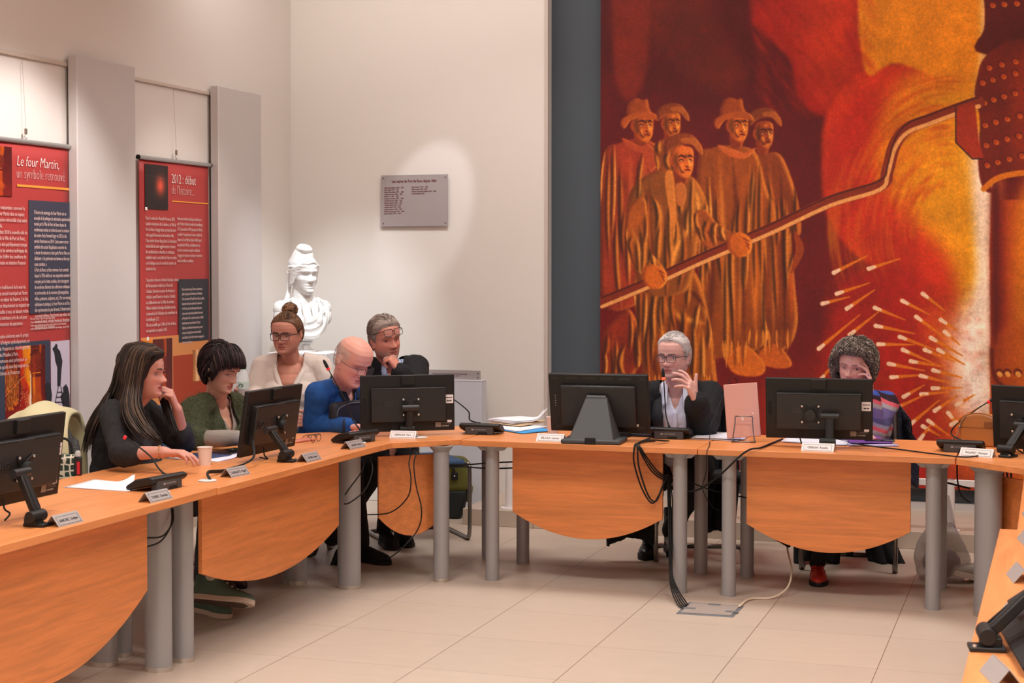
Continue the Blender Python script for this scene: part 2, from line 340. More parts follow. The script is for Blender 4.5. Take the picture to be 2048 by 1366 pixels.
# smoke billows
O1 = c3(172, 40, 20); O2 = c3(196, 66, 24); Y1 = c3(214, 132, 14); Y2 = c3(222, 150, 20); CR = c3(236, 200, 164)
blob([(1498, -360), (1500, 0), (1520, 60), (1580, 120), (1600, 200), (1660, 235), (1720, 200), (1750, 100), (1760, -360)], c3(150, 32, 18), 1, 5)
blob([(1590, -360), (1584, 30), (1590, 100), (1604, 165), (1640, 205), (1690, 190), (1735, 130), (1715, 40), (1730, -360)], c3(164, 44, 20), 1, 9)
blob([(1640, -350), (1620, 60), (1640, 140), (1690, 150), (1700, 40), (1720, -350)], O2, .55, 14)
blob([(1650, 240), (1690, 170), (1740, 135), (1830, 128), (1960, 120), (1990, 300), (1985, 560), (1900, 640), (1790, 560), (1700, 500), (1652, 420), (1644, 320)], c3(188, 56, 22), 1, 4)
blob([(1716, 0), (1727, -360), (1985, -360), (1975, 160), (1950, 190), (1800, 128), (1740, 152), (1722, 100)], Y1, 1, 3)
blob([(1760, 250), (1790, 175), (1850, 140), (1960, 150), (1990, 300), (1980, 600), (1940, 640), (1900, 520), (1800, 420), (1750, 340)], Y1, .95, 18)
blob([(1820, 260), (1880, 190), (1960, 200), (1985, 400), (1975, 620), (1935, 640), (1905, 500), (1840, 420), (1810, 330)], Y2, .95, 20)
blob([(1660, 300), (1700, 210), (1745, 180), (1730, 300), (1760, 400), (1830, 470), (1760, 500), (1700, 440), (1668, 380)], c3(176, 40, 26), .7, 14)
blob([(1935, 300), (1985, 300), (1990, 700), (1985, 860), (1930, 790), (1965, 560)], CR, .9, 14)
blob([(1958, -300), (1976, -300), (1972, 170), (1950, 200), (1962, 60)], CR, .8, 6)
blob([(1690, 560), (1800, 520), (1880, 600), (1930, 700), (1960, 800), (1940, 960), (1700, 960), (1640, 800), (1660, 640)], c3(166, 36, 22), .85, 16)
blob([(1850, 620), (1930, 640), (1985, 760), (1985, 960), (1900, 960), (1880, 800)], c3(214, 112, 40), .8, 28)
blob([(1915, 640), (1990, 560), (1990, 840), (1950, 880), (1905, 770)], c3(250, 226, 208), 1, 20); blob([(1950, 330), (1988, 330), (1990, 700), (1960, 700)], c3(248, 220, 196), .9, 9)
R2 = np.random.RandomState(5)
for k in range(420):
    a = R2.rand()*1.9-.1+1.5; rr_ = 90+R2.rand()*230; cx_, cy_ = 1905, 400; a0 = a; a1 = a+.25+.3*R2.rand(); P_ = [(cx_+rr_*.78*math.cos(t), cy_+rr_*math.sin(t)*-1+60) for t in np.linspace(a0, a1, 6)]
    if min(p[0] for p in P_) < 1655 or max(p[0] for p in P_) > 1965: continue
    cc = [O1, O2, Y1, c3(150, 30, 18), Y2][R2.randint(0, 5)]; stroke(P_, 3+4*R2.rand(), cc, .16, soft=True)
for k in range(260):
    x_ = 1500+R2.rand()*230; y_ = -60+R2.rand()*260; t_ = (x_-1500)/230; P_ = [(x_, y_), (x_+8+10*R2.rand(), y_+25), (x_+26+14*R2.rand(), y_+48)]
    stroke(P_, 4+5*R2.rand(), [O1, c3(128, 22, 14), O2][R2.randint(0, 3)], .14, soft=True)
for k in range(300):
    x_ = 1640+R2.rand()*320; y_ = 560+R2.rand()*330; stroke([(x_, y_), (x_+20, y_-6+12*R2.rand())], 5+6*R2.rand(), [O1, c3(136, 26, 18), c3(190, 70, 30)][R2.randint(0, 3)], .13, soft=True)
# furnace column with rivets
FD = c3(92, 22, 14); FM = c3(150, 52, 20); FL = c3(206, 104, 22)
f = fill([(1972, -360), (1970, 20), (1968, 60), (1974, 110), (2300, 110), (2300, -360)], FD, 1, 1, lit=FL, w=60)
f2 = fill([(1984, 370), (2000, 400), (2300, 400), (2300, 1100), (1975, 1100), (1982, 700), (1980, 500)], c3(170, 70, 20), 1, 1, smooth=False)
fill([(1984, 372), (2004, 372), (2012, 560), (2008, 760), (1986, 760), (1982, 560)], c3(120, 34, 22), .85, 7)
fill([(1986, 372), (1996, 372), (1998, 560), (1996, 740), (1988, 740), (1984, 560)], c3(92, 24, 18), .9, 4)
blob([(2035, 400), (2100, 400), (2100, 1000), (2040, 1000), (2030, 700)], Y1, .8, 14)
f1 = fill([(1956, 150), (1966, 120), (1995, 95), (2048, 78), (2300, 60), (2300, 330), (2010, 355), (1985, 385), (1966, 375), (1957, 330), (1960, 240), (1950, 190)], c3(112, 34, 18), 1, 1)
blob([(2030, 110), (2120, 90), (2120, 330), (2035, 345), (2020, 220)], FM, .7, 12)
stroke([(1968, 378), (1990, 360), (2020, 350), (2080, 345), (2290, 342)], 6, c3(214, 124, 24), .95, taper=False, w1=6)
for r_, (bx, by, dx) in enumerate([(1965, 165, 19), (1968, 205, 18), (1970, 250, 20), (1972, 290, 19), (1974, 330, 20), (1985, 10, 22), (1978, 135, 24)]):
    for k in range(12):
        px, py = bx+dx*k*(1+.05*k), by-9*k*(.7 if r_ != 5 else .2)
        if px > 2290: break
        stroke([(px-1, py), (px+1, py)], 6.5, c3(84, 20, 12), .9, taper=False, smooth=False); stroke([(px+.5, py+1), (px+2, py+2)], 5, c3(220, 116, 34), .8, taper=False, smooth=False); stroke([(px-1, py-1), (px, py)], 3.6, c3(168, 60, 20), .9, taper=False, smooth=False)
fill([(1984, 700), (1990, 760), (2015, 772), (2300, 800), (2300, 640), (2050, 640)], c3(176, 84, 22), .7, 8); stroke([(1984, 700), (1987, 745), (2002, 768), (2040, 780), (2290, 800)], 4, c3(96, 30, 16), .9, soft=True, taper=False)
for px in (1999, 2015, 2036, 2060, 2084):
    stroke([(px-1, 745), (px+1, 746)], 8, c3(110, 40, 16), .9, taper=False, smooth=False); stroke([(px, 748), (px+2, 750)], 5, c3(240, 170, 90), .9, taper=False, smooth=False)
# sparks
SP = [(1668, 546, 1735, 512), (1738, 538, 1800, 518), (1674, 588, 1740, 566), (1645, 608, 1700, 594), (1694, 618, 1750, 580), (1750, 616, 1810, 640), (1805, 602, 1860, 630), (1846, 588, 1890, 622), (1833, 634, 1890, 676), (1882, 640, 1915, 662), (1752, 652, 1830, 668), (1800, 674, 1870, 700), (1638, 698, 1720, 630), (1700, 670, 1760, 622), (1757, 689, 1830, 690), (1806, 700, 1870, 728), (1850, 700, 1910, 724), (1862, 676, 1925, 712), (1890, 664, 1920, 690), (1778, 728, 1850, 742), (1822, 723, 1890, 734), (1877, 700, 1930, 730), (1867, 741, 1925, 756), (1783, 755, 1850, 750), (1842, 752, 1900, 766), (1866, 777, 1925, 776), (1843, 789, 1900, 784), (1808, 794, 1850, 770), (1870, 822, 1915, 792), (1820, 850, 1880, 800), (1914, 810, 1950, 790), (1857, 842, 1900, 872), (1846, 853, 1880, 872), (1897, 826, 1930, 868), (1903, 850, 1960, 815), (1640, 762, 1668, 728), (1790, 818, 1850, 790), (1840, 880, 1862, 850), (1700, 840, 1760, 800), (1760, 900, 1800, 850)]
for a_, b_, c_, d_ in SP:
    stroke([(a_, b_), (c_, d_)], 4.6, c3(214, 122, 26), .92, taper=False, w1=1.2, smooth=False)
    L_ = math.hypot(c_-a_, d_-b_); k = 12/L_; stroke([(a_, b_), (a_+(c_-a_)*k, b_+(d_-b_)*k)], 4.6, c3(240, 205, 178), .95, taper=False, w1=3.4, smooth=False)
# pole
PB = [(1204, 606), (1300, 566), (1400, 520), (1540, 460), (1660, 404), (1760, 372), (1776, 340), (1790, 290), (1815, 258), (1860, 240), (1930, 214), (1958, 205)]
# workers
SK = c3(196, 98, 34); SKD = c3(130, 52, 22); CLD = c3(98, 42, 18); CLM = c3(146, 74, 24); LIT = c3(228, 142, 58); BR = c3(120, 40, 22)
def coat(pts, folds, base=CLM, w=7):
    r = fill(pts, base, 1, 1, lit=LIT, dark=CLD, w=w, grain=.2)
    for f_, wd, cc, a in folds: stroke(f_, wd*1.15, cc, min(1, a*1.25), clip=r, soft=True)
    if r is not None:   # rendered folds: soft light ridges with a dark valley beside each, following the garment down
        A_ = np.array(pts, float); x0_, x1_, y0_, y1_ = A_[:, 0].min(), A_[:, 0].max(), A_[:, 1].min(), A_[:, 1].max(); R2 = np.random.RandomState(int(x0_*7+y0_) % 9999)
        for k in range(int((x1_-x0_)/9)):
            xa = x0_+(x1_-x0_)*(k+.3+.5*R2.rand())/((x1_-x0_)/9); ya = y0_+(y1_-y0_)*R2.rand()*.5; yb = ya+(y1_-y0_)*(.2+.45*R2.rand()); bend = R2.randn()*5; P_ = [(xa, ya), (xa+bend, (ya+yb)/2), (xa+bend*.4+R2.randn()*4, yb)]
            stroke([(x-4.5, y) for x, y in P_], 6., np.array(base)*.38, .85, clip=r, soft=True); stroke(P_, 4.6, LIT if R2.rand() < .6 else c3(200, 108, 38), .85, clip=r, soft=True)
            if R2.rand() < .25: stroke([(x+1, y) for x, y in P_], 1.6, c3(240, 176, 96), .7, clip=r, soft=True)
    return r
def head(cx, cy, s=1., flip=1, skin=SK, tilt=0):
    T_ = lambda pts: [(cx+flip*x*s, cy+y*s) for x, y in pts]
    fill(T_([(-18, 10), (-16, 42), (4, 46), (10, 24), (0, 10)]), SKD, 1, 1, lit=c3(200, 110, 50), w=4)
    fill(T_([(-20, -22), (-22, 2), (-16, 20), (-2, 32), (10, 30), (17, 18), (19, 0), (17, -22), (0, -28)]), skin, 1, 1, lit=LIT, dark=SKD, w=5)
    fill(T_([(-24, -8), (-26, 4), (-20, 12), (-15, 4), (-17, -8)]), c3(160, 72, 30), 1, 1, lit=LIT, w=2)
    hm = mask(poly(T_([(-20, -22), (-22, 2), (-16, 20), (-2, 32), (10, 30), (17, 18), (19, 0), (17, -22), (0, -28)]))); skl = np.array(skin)
    stroke(T_([(-12, -20), (-15, 0), (-8, 20)]), 7*s, skl*.5, .8, clip=hm, soft=True); stroke(T_([(-3, -8), (12, -8)]), 4.5*s, skl*.45, .75, clip=hm, soft=True)
    stroke(T_([(-2, 6), (-4, 12), (-2, 20)]), 5*s, c3(232, 140, 62), .8, clip=hm, soft=True); stroke(T_([(-4, -18), (10, -18)]), 4.5*s, c3(226, 132, 58), .7, clip=hm, soft=True); stroke(T_([(14, 2), (14, 10)]), 3.4*s, c3(238, 150, 70), .8, clip=hm, soft=True)
    stroke(T_([(-4, 27), (8, 26)]), 4*s, c3(226, 130, 58), .7, clip=hm, soft=True); stroke(T_([(-9, 13), (-3, 21), (2, 23)]), 2*s, skl*.4, .7, clip=hm, soft=True)
    for ex_, wdt in ((-4, 7), (12, 5)):
        stroke(T_([(ex_-wdt, -7), (ex_, -10), (ex_+wdt, -6)]), 2.2*s, c3(70, 22, 14), .9); stroke(T_([(ex_-5, -1), (ex_+4, -1)]), 2.6*s, c3(80, 26, 16), .9); stroke(T_([(ex_-3, 0), (ex_+2, 0)]), 1.3*s, c3(226, 170, 110), .9)
    stroke(T_([(7, -8), (10, 4), (12, 9), (7, 11)]), 2.*s, c3(236, 160, 80), .9); stroke(T_([(3, 10), (9, 12)]), 1.8*s, c3(80, 26, 16), .8)
    stroke(T_([(1, 18), (8, 17), (13, 19)]), 1.8*s, c3(96, 26, 18), .95); stroke(T_([(-10, 6), (-6, 16), (-4, 24)]), 1.4*s, c3(120, 50, 24), .7); stroke(T_([(2, 24), (10, 23)]), 1.6*s, c3(226, 140, 70), .6)
def fedora(cx, cy, s=1., brim=1.):
    T_ = lambda pts: [(cx+x*s, cy+y*s) for x, y in pts]
    fill(T_([(-22, 0), (-20, -26), (-6, -36), (8, -32), (18, -34), (22, -16), (26, 2)]), c3(150, 70, 26), 1, 1, lit=c3(206, 116, 44), dark=c3(110, 44, 20), w=6)
    fill(T_([(-36, 20), (-34, 6), (-10, -6), (20, -8), (36, -2), (42, 10), (30, 8), (8, 2), (-16, 10), (-28, 26)]), c3(170, 84, 34), 1, 1, lit=LIT, dark=c3(120, 50, 20), w=3)
def cap_(cx, cy, s=1.):
    T_ = lambda pts: [(cx+x*s, cy+y*s) for x, y in pts]
    fill(T_([(-30, 12), (-28, -8), (-8, -20), (16, -20), (30, -10), (34, 6), (24, 0), (-6, 2), (-24, 16)]), c3(128, 60, 26), 1, 1, lit=c3(196, 110, 50), dark=c3(90, 34, 18), w=4)
    fill(T_([(2, -12), (24, -12), (38, 2), (40, 18), (32, 14), (20, 0), (2, -4)]), c3(166, 90, 40), 1, 1, lit=LIT, w=2)
V = lambda x0, y0, x1, y1, wd, cc, a: ([(x0, y0), ((x0+x1)/2+3, (y0+y1)/2), (x1, y1)], wd, cc, a)
DK = c3(84, 30, 16)
# far right man
coat([(1500, 330), (1520, 310), (1560, 308), (1585, 360), (1600, 420), (1602, 470), (1585, 470), (1590, 560), (1596, 650), (1570, 700), (1505, 700)], [V(1540, 330, 1548, 690, 6, LIT, .5), V(1560, 320, 1570, 690, 4, DK, .6), V(1530, 340, 1520, 690, 6, DK, .5), V(1575, 470, 1584, 650, 5, c3(190, 90, 30), .7)], c3(132, 62, 24))
fill([(1556, 690), (1585, 728), (1560, 738), (1520, 726), (1524, 700)], c3(196, 100, 34), 1, 1, lit=LIT, w=4)
head(1530, 268, .92, skin=c3(150, 66, 28)); cap_(1526, 236, .95)
stroke([(1590, 465), (1600, 500), (1584, 545)], 9, c3(150, 66, 26), 1)
# second man, fedora
coat([(1395, 330), (1425, 296), (1480, 292), (1515, 310), (1535, 380), (1552, 420), (1550, 470), (1530, 480), (1530, 620), (1535, 680), (1495, 708), (1440, 716), (1410, 700), (1398, 560)], [V(1440, 320, 1450, 700, 8, LIT, .55), V(1465, 310, 1490, 700, 7, DK, .6), V(1500, 330, 1512, 690, 9, c3(226, 130, 44), .7), V(1425, 340, 1420, 690, 7, DK, .55), V(1480, 420, 1478, 690, 5, LIT, .5)], CLM)
fill([(1490, 690), (1530, 728), (1520, 752), (1470, 748), (1455, 716)], c3(206, 110, 36), 1, 1, lit=LIT, w=4)
head(1478, 252, 1.0); fedora(1466, 232, 1.02)
fill([(1436, 290), (1470, 300), (1490, 306), (1512, 296), (1500, 312), (1482, 318), (1450, 308)], c3(188, 96, 44), 1, 1, lit=LIT, w=3)
# left back man with hat
coat([(1204, 330), (1240, 286), (1300, 282), (1330, 330), (1330, 520), (1290, 600), (1204, 600)], [V(1260, 300, 1262, 560, 7, c3(206, 100, 50), .6), V(1290, 310, 1290, 480, 6, c3(206, 100, 50), .6), V(1240, 320, 1236, 560, 6, DK, .6), V(1275, 310, 1276, 560, 4, c3(96, 20, 16), .7), V(1222, 340, 1216, 480, 5, c3(200, 96, 50), .5)], c3(150, 58, 32))
head(1288, 252, 1.02, skin=c3(180, 86, 30)); fedora(1278, 232, .98)
fill([(1244, 276), (1280, 292), (1300, 290), (1320, 320), (1300, 345), (1290, 310), (1262, 300)], c3(170, 74, 40), 1, 1, lit=LIT, w=3)
# second back man
coat([(1308, 300), (1330, 278), (1366, 290), (1372, 360), (1330, 380)], [], c3(140, 70, 28)); head(1345, 248, .88, skin=c3(170, 84, 26)); cap_(1342, 226, .92)
# front worker's leg and rags
coat([(1204, 680), (1230, 640), (1262, 620), (1290, 700), (1262, 760), (1230, 790), (1204, 800)], [V(1230, 660, 1216, 770, 6, c3(200, 90, 40), .5)], c3(140, 50, 26))
coat([(1268, 560), (1310, 540), (1370, 530), (1400, 560), (1420, 640), (1432, 730), (1422, 790), (1300, 800), (1282, 700)], [([(1310, 580), (1350, 630), (1420, 650)], 9, c3(232, 150, 60), .8), ([(1330, 600), (1370, 680), (1390, 780)], 9, DK, .6), ([(1296, 600), (1300, 690), (1320, 780)], 8, DK, .6), ([(1316, 600), (1330, 690), (1350, 780)], 6, LIT, .7), ([(1400, 640), (1404, 720), (1400, 790)], 9, c3(222, 130, 40), .7), ([(1350, 560), (1390, 590), (1412, 620)], 5, DK, .6)], CLM, 9)
coat([(1256, 400), (1280, 360), (1330, 340), (1380, 350), (1410, 390), (1420, 450), (1400, 470), (1390, 540), (1370, 585), (1300, 590), (1268, 540), (1262, 470)], [([(1300, 370), (1296, 440), (1310, 560)], 9, DK, .55), ([(1340, 370), (1352, 450), (1340, 560)], 7, LIT, .8), ([(1384, 360), (1396, 420), (1352, 500), (1344, 560)], 8, c3(236, 158, 74), .8), ([(1318, 400), (1322, 470), (1312, 540)], 8, c3(206, 116, 46), .6), ([(1360, 380), (1362, 430), (1352, 470)], 10, c3(120, 66, 30), .8), ([(1276, 390), (1284, 430), (1262, 470)], 5, LIT, .7)], c3(140, 78, 30), 8)
coat([(1252, 440), (1270, 400), (1292, 400), (1296, 450), (1300, 500), (1330, 540), (1300, 560), (1262, 520)], [([(1262, 450), (1280, 500), (1310, 540)], 5, LIT, .6)], c3(160, 84, 30), 5)
coat([(1388, 430), (1412, 420), (1440, 452), (1480, 470), (1500, 480), (1480, 502), (1420, 500), (1396, 470)], [([(1400, 450), (1430, 475), (1470, 485)], 5, DK, .5)], c3(170, 88, 34), 5)
head(1368, 322, 1.06, skin=c3(204, 104, 42)); cap_(1362, 290, 1.1)
fill([(1352, 372), (1366, 366), (1374, 384), (1368, 410), (1354, 408)], c3(190, 110, 52), 1, 1, lit=c3(210, 130, 60), w=3)
fill([(1330, 352), (1346, 346), (1352, 420), (1348, 480), (1338, 420)], c3(206, 126, 58), 1, 1, lit=LIT, w=3)
# the pole passes through the hands
def off(pts, d): return [(x, y+d) for x, y in pts]
stroke(PB, 13, c3(132, 50, 26), 1, taper=False, w1=13)
stroke(off(PB, 8), 4, c3(232, 168, 104), .95, taper=False, w1=4.5)
stroke(off(PB, -10), 1.6, c3(70, 24, 16), .9, taper=False, w1=1.6)
fill([(1912, 216), (1950, 204), (1958, 280), (1968, 318), (1945, 318), (1912, 285)], c3(160, 54, 26), 1, 1, smooth=False); stroke([(1912, 216), (1912, 285), (1945, 318), (1966, 318)], 1.5, c3(60, 30, 26), .9, taper=False, smooth=False, w1=1.5)
for hx, hy in ((1312, 556), (1482, 492)):
    fill([(hx-22, hy-22), (hx+2, hy-26), (hx+20, hy-14), (hx+22, hy+8), (hx+8, hy+22), (hx-12, hy+20), (hx-26, hy+4)], c3(206, 108, 34), 1, 1, lit=c3(240, 158, 70), dark=SKD, w=5)
    for k in range(3): stroke([(hx+2+k*5, hy-16+k*7), (hx+18, hy-8+k*8)], 1.4, c3(120, 44, 20), .8)
# ragged hems
for k in range(46):
    px = 1300+k*6.3+random.uniform(-2, 2); by = 780 if px < 1425 else (712 if px < 1500 else 690)
    stroke([(px, by-30), (px+random.uniform(-4, 4), by+random.uniform(0, 24))], 3, LIT if random.random() < .5 else CLM, .8)
fill([(1380, 770), (1440, 780), (1450, 800), (1390, 800)], c3(210, 116, 30), .9, 2)
# bottom: white scaffold strip is built separately; canvas weave and brush grain
CV *= (.93+.14*nz(3, 3, 9))[..., None]*(.985+.03*nz(2, 30, 8))[..., None]*(.985+.03*nz(30, 2, 18))[..., None]; gm_ = CV.mean(2, keepdims=True); CV = gm_+(CV-gm_)*1.10; CV = np.clip(CV, 0, 1)**1.12
CV = np.clip(CV, 0, 1)
def lin(a): return np.where(a <= .04045, a/12.92, ((a+.055)/1.055)**2.4)
def canvas_mesh(name, P, img, ui, vi, parent, m, kind=None):
    """P (m,n,3) points; ui,vi canvas sample coords"""
    h, w_ = P.shape[:2]; me = bpy.data.meshes.new(name); idx = np.arange(h*w_).reshape(h, w_)
    me.vertices.add(h*w_); me.vertices.foreach_set('co', P.reshape(-1).astype(np.float32))
    qd = np.stack([idx[:-1, :-1], idx[1:, :-1], idx[1:, 1:], idx[:-1, 1:]], -1).reshape(-1); nf = len(qd)//4
    me.loops.add(len(qd)); me.loops.foreach_set('vertex_index', qd.astype(np.int32)); me.polygons.add(nf); me.polygons.foreach_set('loop_start', np.arange(0, len(qd), 4, dtype=np.int32)); me.update(calc_edges=True); me.validate()
    vi = np.clip(vi, 0, img.shape[0]-1.001); ui = np.clip(ui, 0, img.shape[1]-1.001); v0 = vi.astype(int); u0 = ui.astype(int); fv = (vi-v0)[..., None]; fu = (ui-u0)[..., None]
    c = (img[v0, u0]*(1-fu)+img[v0, u0+1]*fu)*(1-fv)+(img[v0+1, u0]*(1-fu)+img[v0+1, u0+1]*fu)*fv; c = np.concatenate([lin(c), np.ones(c.shape[:2]+(1,))], -1)
    at = me.color_attributes.new('paint', 'FLOAT_COLOR', 'POINT'); at.data.foreach_set('color', c.reshape(-1).astype(np.float32))
    me.materials.append(m); o = bpy.data.objects.new(name, me); COL.objects.link(o); o.parent = parent; return o
M_paint = mat('painted_canvas', (.5, .1, .05, 1), .75, attr='paint', bump=(700, .25, .001))
W_ = CW*CS; xs = np.concatenate([np.arange(0, 2.80, .0034), np.arange(2.80, W_+.01, .02)]); zs = np.concatenate([np.arange(0, .72, .02), np.arange(.72, CH*CS-.152, .0034)])
pt = empty('painting', (PX0, PYY, 0), 0, 'huge red and orange painting of foundry workers with a long pole beside a furnace', 'painting')
XX, ZZ = np.meshgrid(xs, zs); Pm = np.stack([XX, np.zeros_like(XX), PZ1-ZZ], -1)
canvas_mesh('canvas', Pm, CV, XX/CS, ZZ/CS, pt, M_paint)
zb = PZ1-zs[-1]; MB().box((W_/2, .022, (PZ1+zb)/2), (W_, .04, PZ1-zb)).build('stretcher', mat('stretcher_edge', rgb(34, 30, 30), .8), pt)
# low white barrier rail on posts along the step
rl = empty('barrier_rail', (0, 9.66, HS), 0, 'low white barrier rail on short posts in front of the painting', 'rail')
zt = float(PY(1800, 955, 9.66)[2])-HS; zl = float(PY(1800, 968, 9.66)[2])-HS; M_lac = mat('white_lacquer', rgb(228, 220, 218), .4)
MB().box((1.15, 0, (zt+zl)/2), (8.8, .03, zt-zl)).build('rail_bar', M_lac, rl, bevel=.003)
for xp in (-3.235, -1.9, float(PY(1897, 970, 9.66)[0])+.01, 1.6):
    MB().cyl((xp, 0, .008), (xp, 0, zt-.0), .026, n=24).build('post', M_lac, rl, smooth=40)
    MB().cyl((xp, 0, 0), (xp, 0, .008), .058, n=28).build('base_plate', M_lac, rl, smooth=40)
# ================================================================== TABLES
TH = .745; TT = .030
def tabletop(par, poly, m):
    o = MB().prism(poly, -TT, 0).build('tabletop', m, par, bevel=.002, seg=2); o.location = (0, 0, TH); return o
def round_leg(par, x, y, r=.036, sy=1., z1=TH-TT, m=None, ring=True, Rz=0):
    R = None
    if Rz: c, s = math.cos(Rz), math.sin(Rz); R = [[c, -s, 0], [s, c, 0], [0, 0, 1]]
    lg = MB().lathe([(r, .012 if ring else 0), (r, z1)], 32, (x, y, 0), 1, sy, R=R).build('leg', M_leg, par, smooth=40)
    MB().lathe([(r*1.02, 0), (r*1.02, .02)], 32, (x, y, 0), 1, sy, R=R).build('foot_ring', M_foot if ring == 1 else M_leg, lg, smooth=40)
    MB().lathe([(r*1.02, z1-.03), (r*1.5, z1-.006), (r*1.6, z1)], 32, (x, y, 0), 1, sy, R=R).build('leg_flange', M_leg, lg, smooth=40)
    return lg
def modesty(par, A, B, ztop, zside, zmid, m, t=.019):
    """hanging front panel from A to B (xy); straight sides, bowed lower edge"""
    A = Vector((A[0], A[1], 0)); B = Vector((B[0], B[1], 0)); Lh = (B-A).length; M_ = frame(A, (B-A), (0, 0, 1))
    pts = [(0, ztop), (0, zside)]; n_ = 28
    for k in range(1, n_):
        u = k/n_; pts.append((u*Lh, zside+(zmid-zside)*(1-(2*u-1)**2)))
    pts += [(Lh, zside), (Lh, ztop)]
    return MB().prism(pts, -t/2, t/2, M_).build('modesty_panel', m, par, bevel=.001)
def grommet(par, x, y):
    MB().lathe([(.03, 0), (.04, .002), (.036, .005), (.0, .006)], 28, (x, y, TH)).build('cable_grommet', mat('grommet_grey', rgb(206, 204, 200), .5), par, smooth=50)
# left row, table A (nearest) and table B
XF = -3.235; XR = -4.0; YS = 5.858
ta = empty('council_table', (0, 0, 0), 0, 'beech council table at lower left, under the name plate nearest the photo corner', 'table', 'left row council tables')
tabletop(ta, [(XF-.01, 4.08), (XF, YS-.002), (XR, YS-.002), (XR, 4.08)], M_woodY)
modesty(ta, (-3.375, 4.22), (-3.375, 5.53), .70, .375, .165, M_woodPY)
round_leg(ta, -3.44, 5.735, .058, .82); round_leg(ta, -3.70, 5.74, .058, .82); round_leg(ta, -3.44, 4.16, .058, .82); round_leg(ta, -3.70, 4.16, .058, .82)
grommet(ta, -3.39, 5.67)
tb = empty('council_table', (0, 0, 0), 0, 'beech council table in front of the woman in the green cardigan', 'table', 'left row council tables')
tabletop(tb, [(XF+.006, YS+.002), (-3.20, 7.47), (XR, 7.47), (XR, YS+.002)], M_woodY)
modesty(tb, (-3.375, 5.965), (-3.355, 7.30), .70, .36, .235, M_woodPY)
round_leg(tb, -3.425, 5.90, .05, .8); round_leg(tb, -3.72, 5.90, .05, .8); round_leg(tb, -3.385, 7.37+.14, .062, .8); round_leg(tb, -3.70, 7.53, .062, .8)
grommet(tb, -3.375, 6.03)
# corner table C
tc_ = empty('corner_table', (0, 0, 0), 0, 'angled beech corner table where the left row meets the head table', 'table')
tabletop(tc_, [(-3.20, 7.474), (-3.192, 7.62), (-2.906, 7.885), (-2.906, 8.62), (-3.30, 8.46), (-3.66, 8.06), (-3.94, 7.80), (XR, 7.474)], M_woodX)
modesty(tc_, (-3.305, 7.70), (-3.03, 7.94), .66, .34, .235, M_woodPX)
round_leg(tc_, -3.0, 7.83, .042, 1.); round_leg(tc_, -3.93, 7.66, .055, .8); round_leg(tc_, -2.97, 8.5, .04, 1)
grommet(tc_, -3.345, 7.545); grommet(tc_, -3.14, 7.885)
# head tables
YF = 7.852; YB = 8.60
def head_table(x0, x1, label, px0, px1):
    o = empty('head_table', (0, 0, 0), 0, label, 'table', 'head tables below the painting')
    tabletop(o, [(x0, YF), (x1, YF), (x1, YB), (x0, YB)], M_woodX)
    modesty(o, (px0, 8.0), (px1, 8.0), TH-TT, .36, .235, M_woodPX)
    for lx in (x0+.142, x1-.104):
        for ly in (7.94, 8.46):
            round_leg(o, lx, ly, .036, 1, ring=2)
            MB().prism([(-.09, 0), (-.06, -.028), (.06, -.028), (.09, 0)], -.02, .02, frame((lx, ly, TH-TT), (1, 0, 0), (0, 0, 1))).build('leg_bracket', M_leg, o, bevel=.002)
    return o
def px_at(px, Yv): return float(PY(px, 930, Yv)[0])
h1 = head_table(-2.896, -1.642, 'beech head table in front of the speaking man in a black jacket', px_at(1026, 8.0), px_at(1326, 8.0))
h2 = head_table(-1.638, -.398, 'beech head table in front of the curly haired woman', px_at(1494, 8.0), px_at(1822, 8.0))
# right corner table and right row
te = empty('corner_table', (0, 0, 0), 0, 'beech corner table at the right edge holding the tan handbag', 'table')
tabletop(te, [(-.392, YF-.002), (-.088, 7.57), (-.082, 7.52), (.68, 7.52), (.68, 8.0), (.3, 8.45), (-.1, 8.60), (-.392, YB)], M_woodX)
modesty(te, (-.20, 7.93), (.06, 7.66), .66, .34, .235, M_woodPX)
round_leg(te, -.245, 7.86, .07, .8, Rz=-.75); round_leg(te, .45, 7.8, .055, .8)
tf = empty('council_table', (0, 0, 0), 0, 'beech table of the right row with one grey name plate near the corner', 'table', 'right row council tables')
tabletop(tf, [(-.084, 5.815), (-.078, 7.515), (.68, 7.515), (.68, 5.815)], M_woodY)
for y_ in (5.95, 7.38): round_leg(tf, .18, y_, .058, .8); round_leg(tf, .5, y_, .058, .8)
modesty(tf, (.06, 6.1), (.06, 7.25), .70, .36, .155, M_woodPY)
tg = empty('council_table', (0, 0, 0), 0, 'nearest beech table at the lower right corner with the blurred monitor', 'table', 'right row council tables')
tabletop(tg, [(-.175, 3.0), (-.142, 5.811), (.66, 5.811), (.66, 3.0)], M_woodY)
for y_ in (3.15, 5.66): round_leg(tg, .16, y_, .058, .8); round_leg(tg, .48, y_, .058, .8)
modesty(tg, (.04, 3.3), (.04, 5.5), .70, .36, .155, M_woodPY)
grommet(tf, .02, 6.02); grommet(tf, .03, 5.9); grommet(tg, -.045, 4.52); grommet(tg, -.02, 5.7); grommet(te, .04, 7.78)
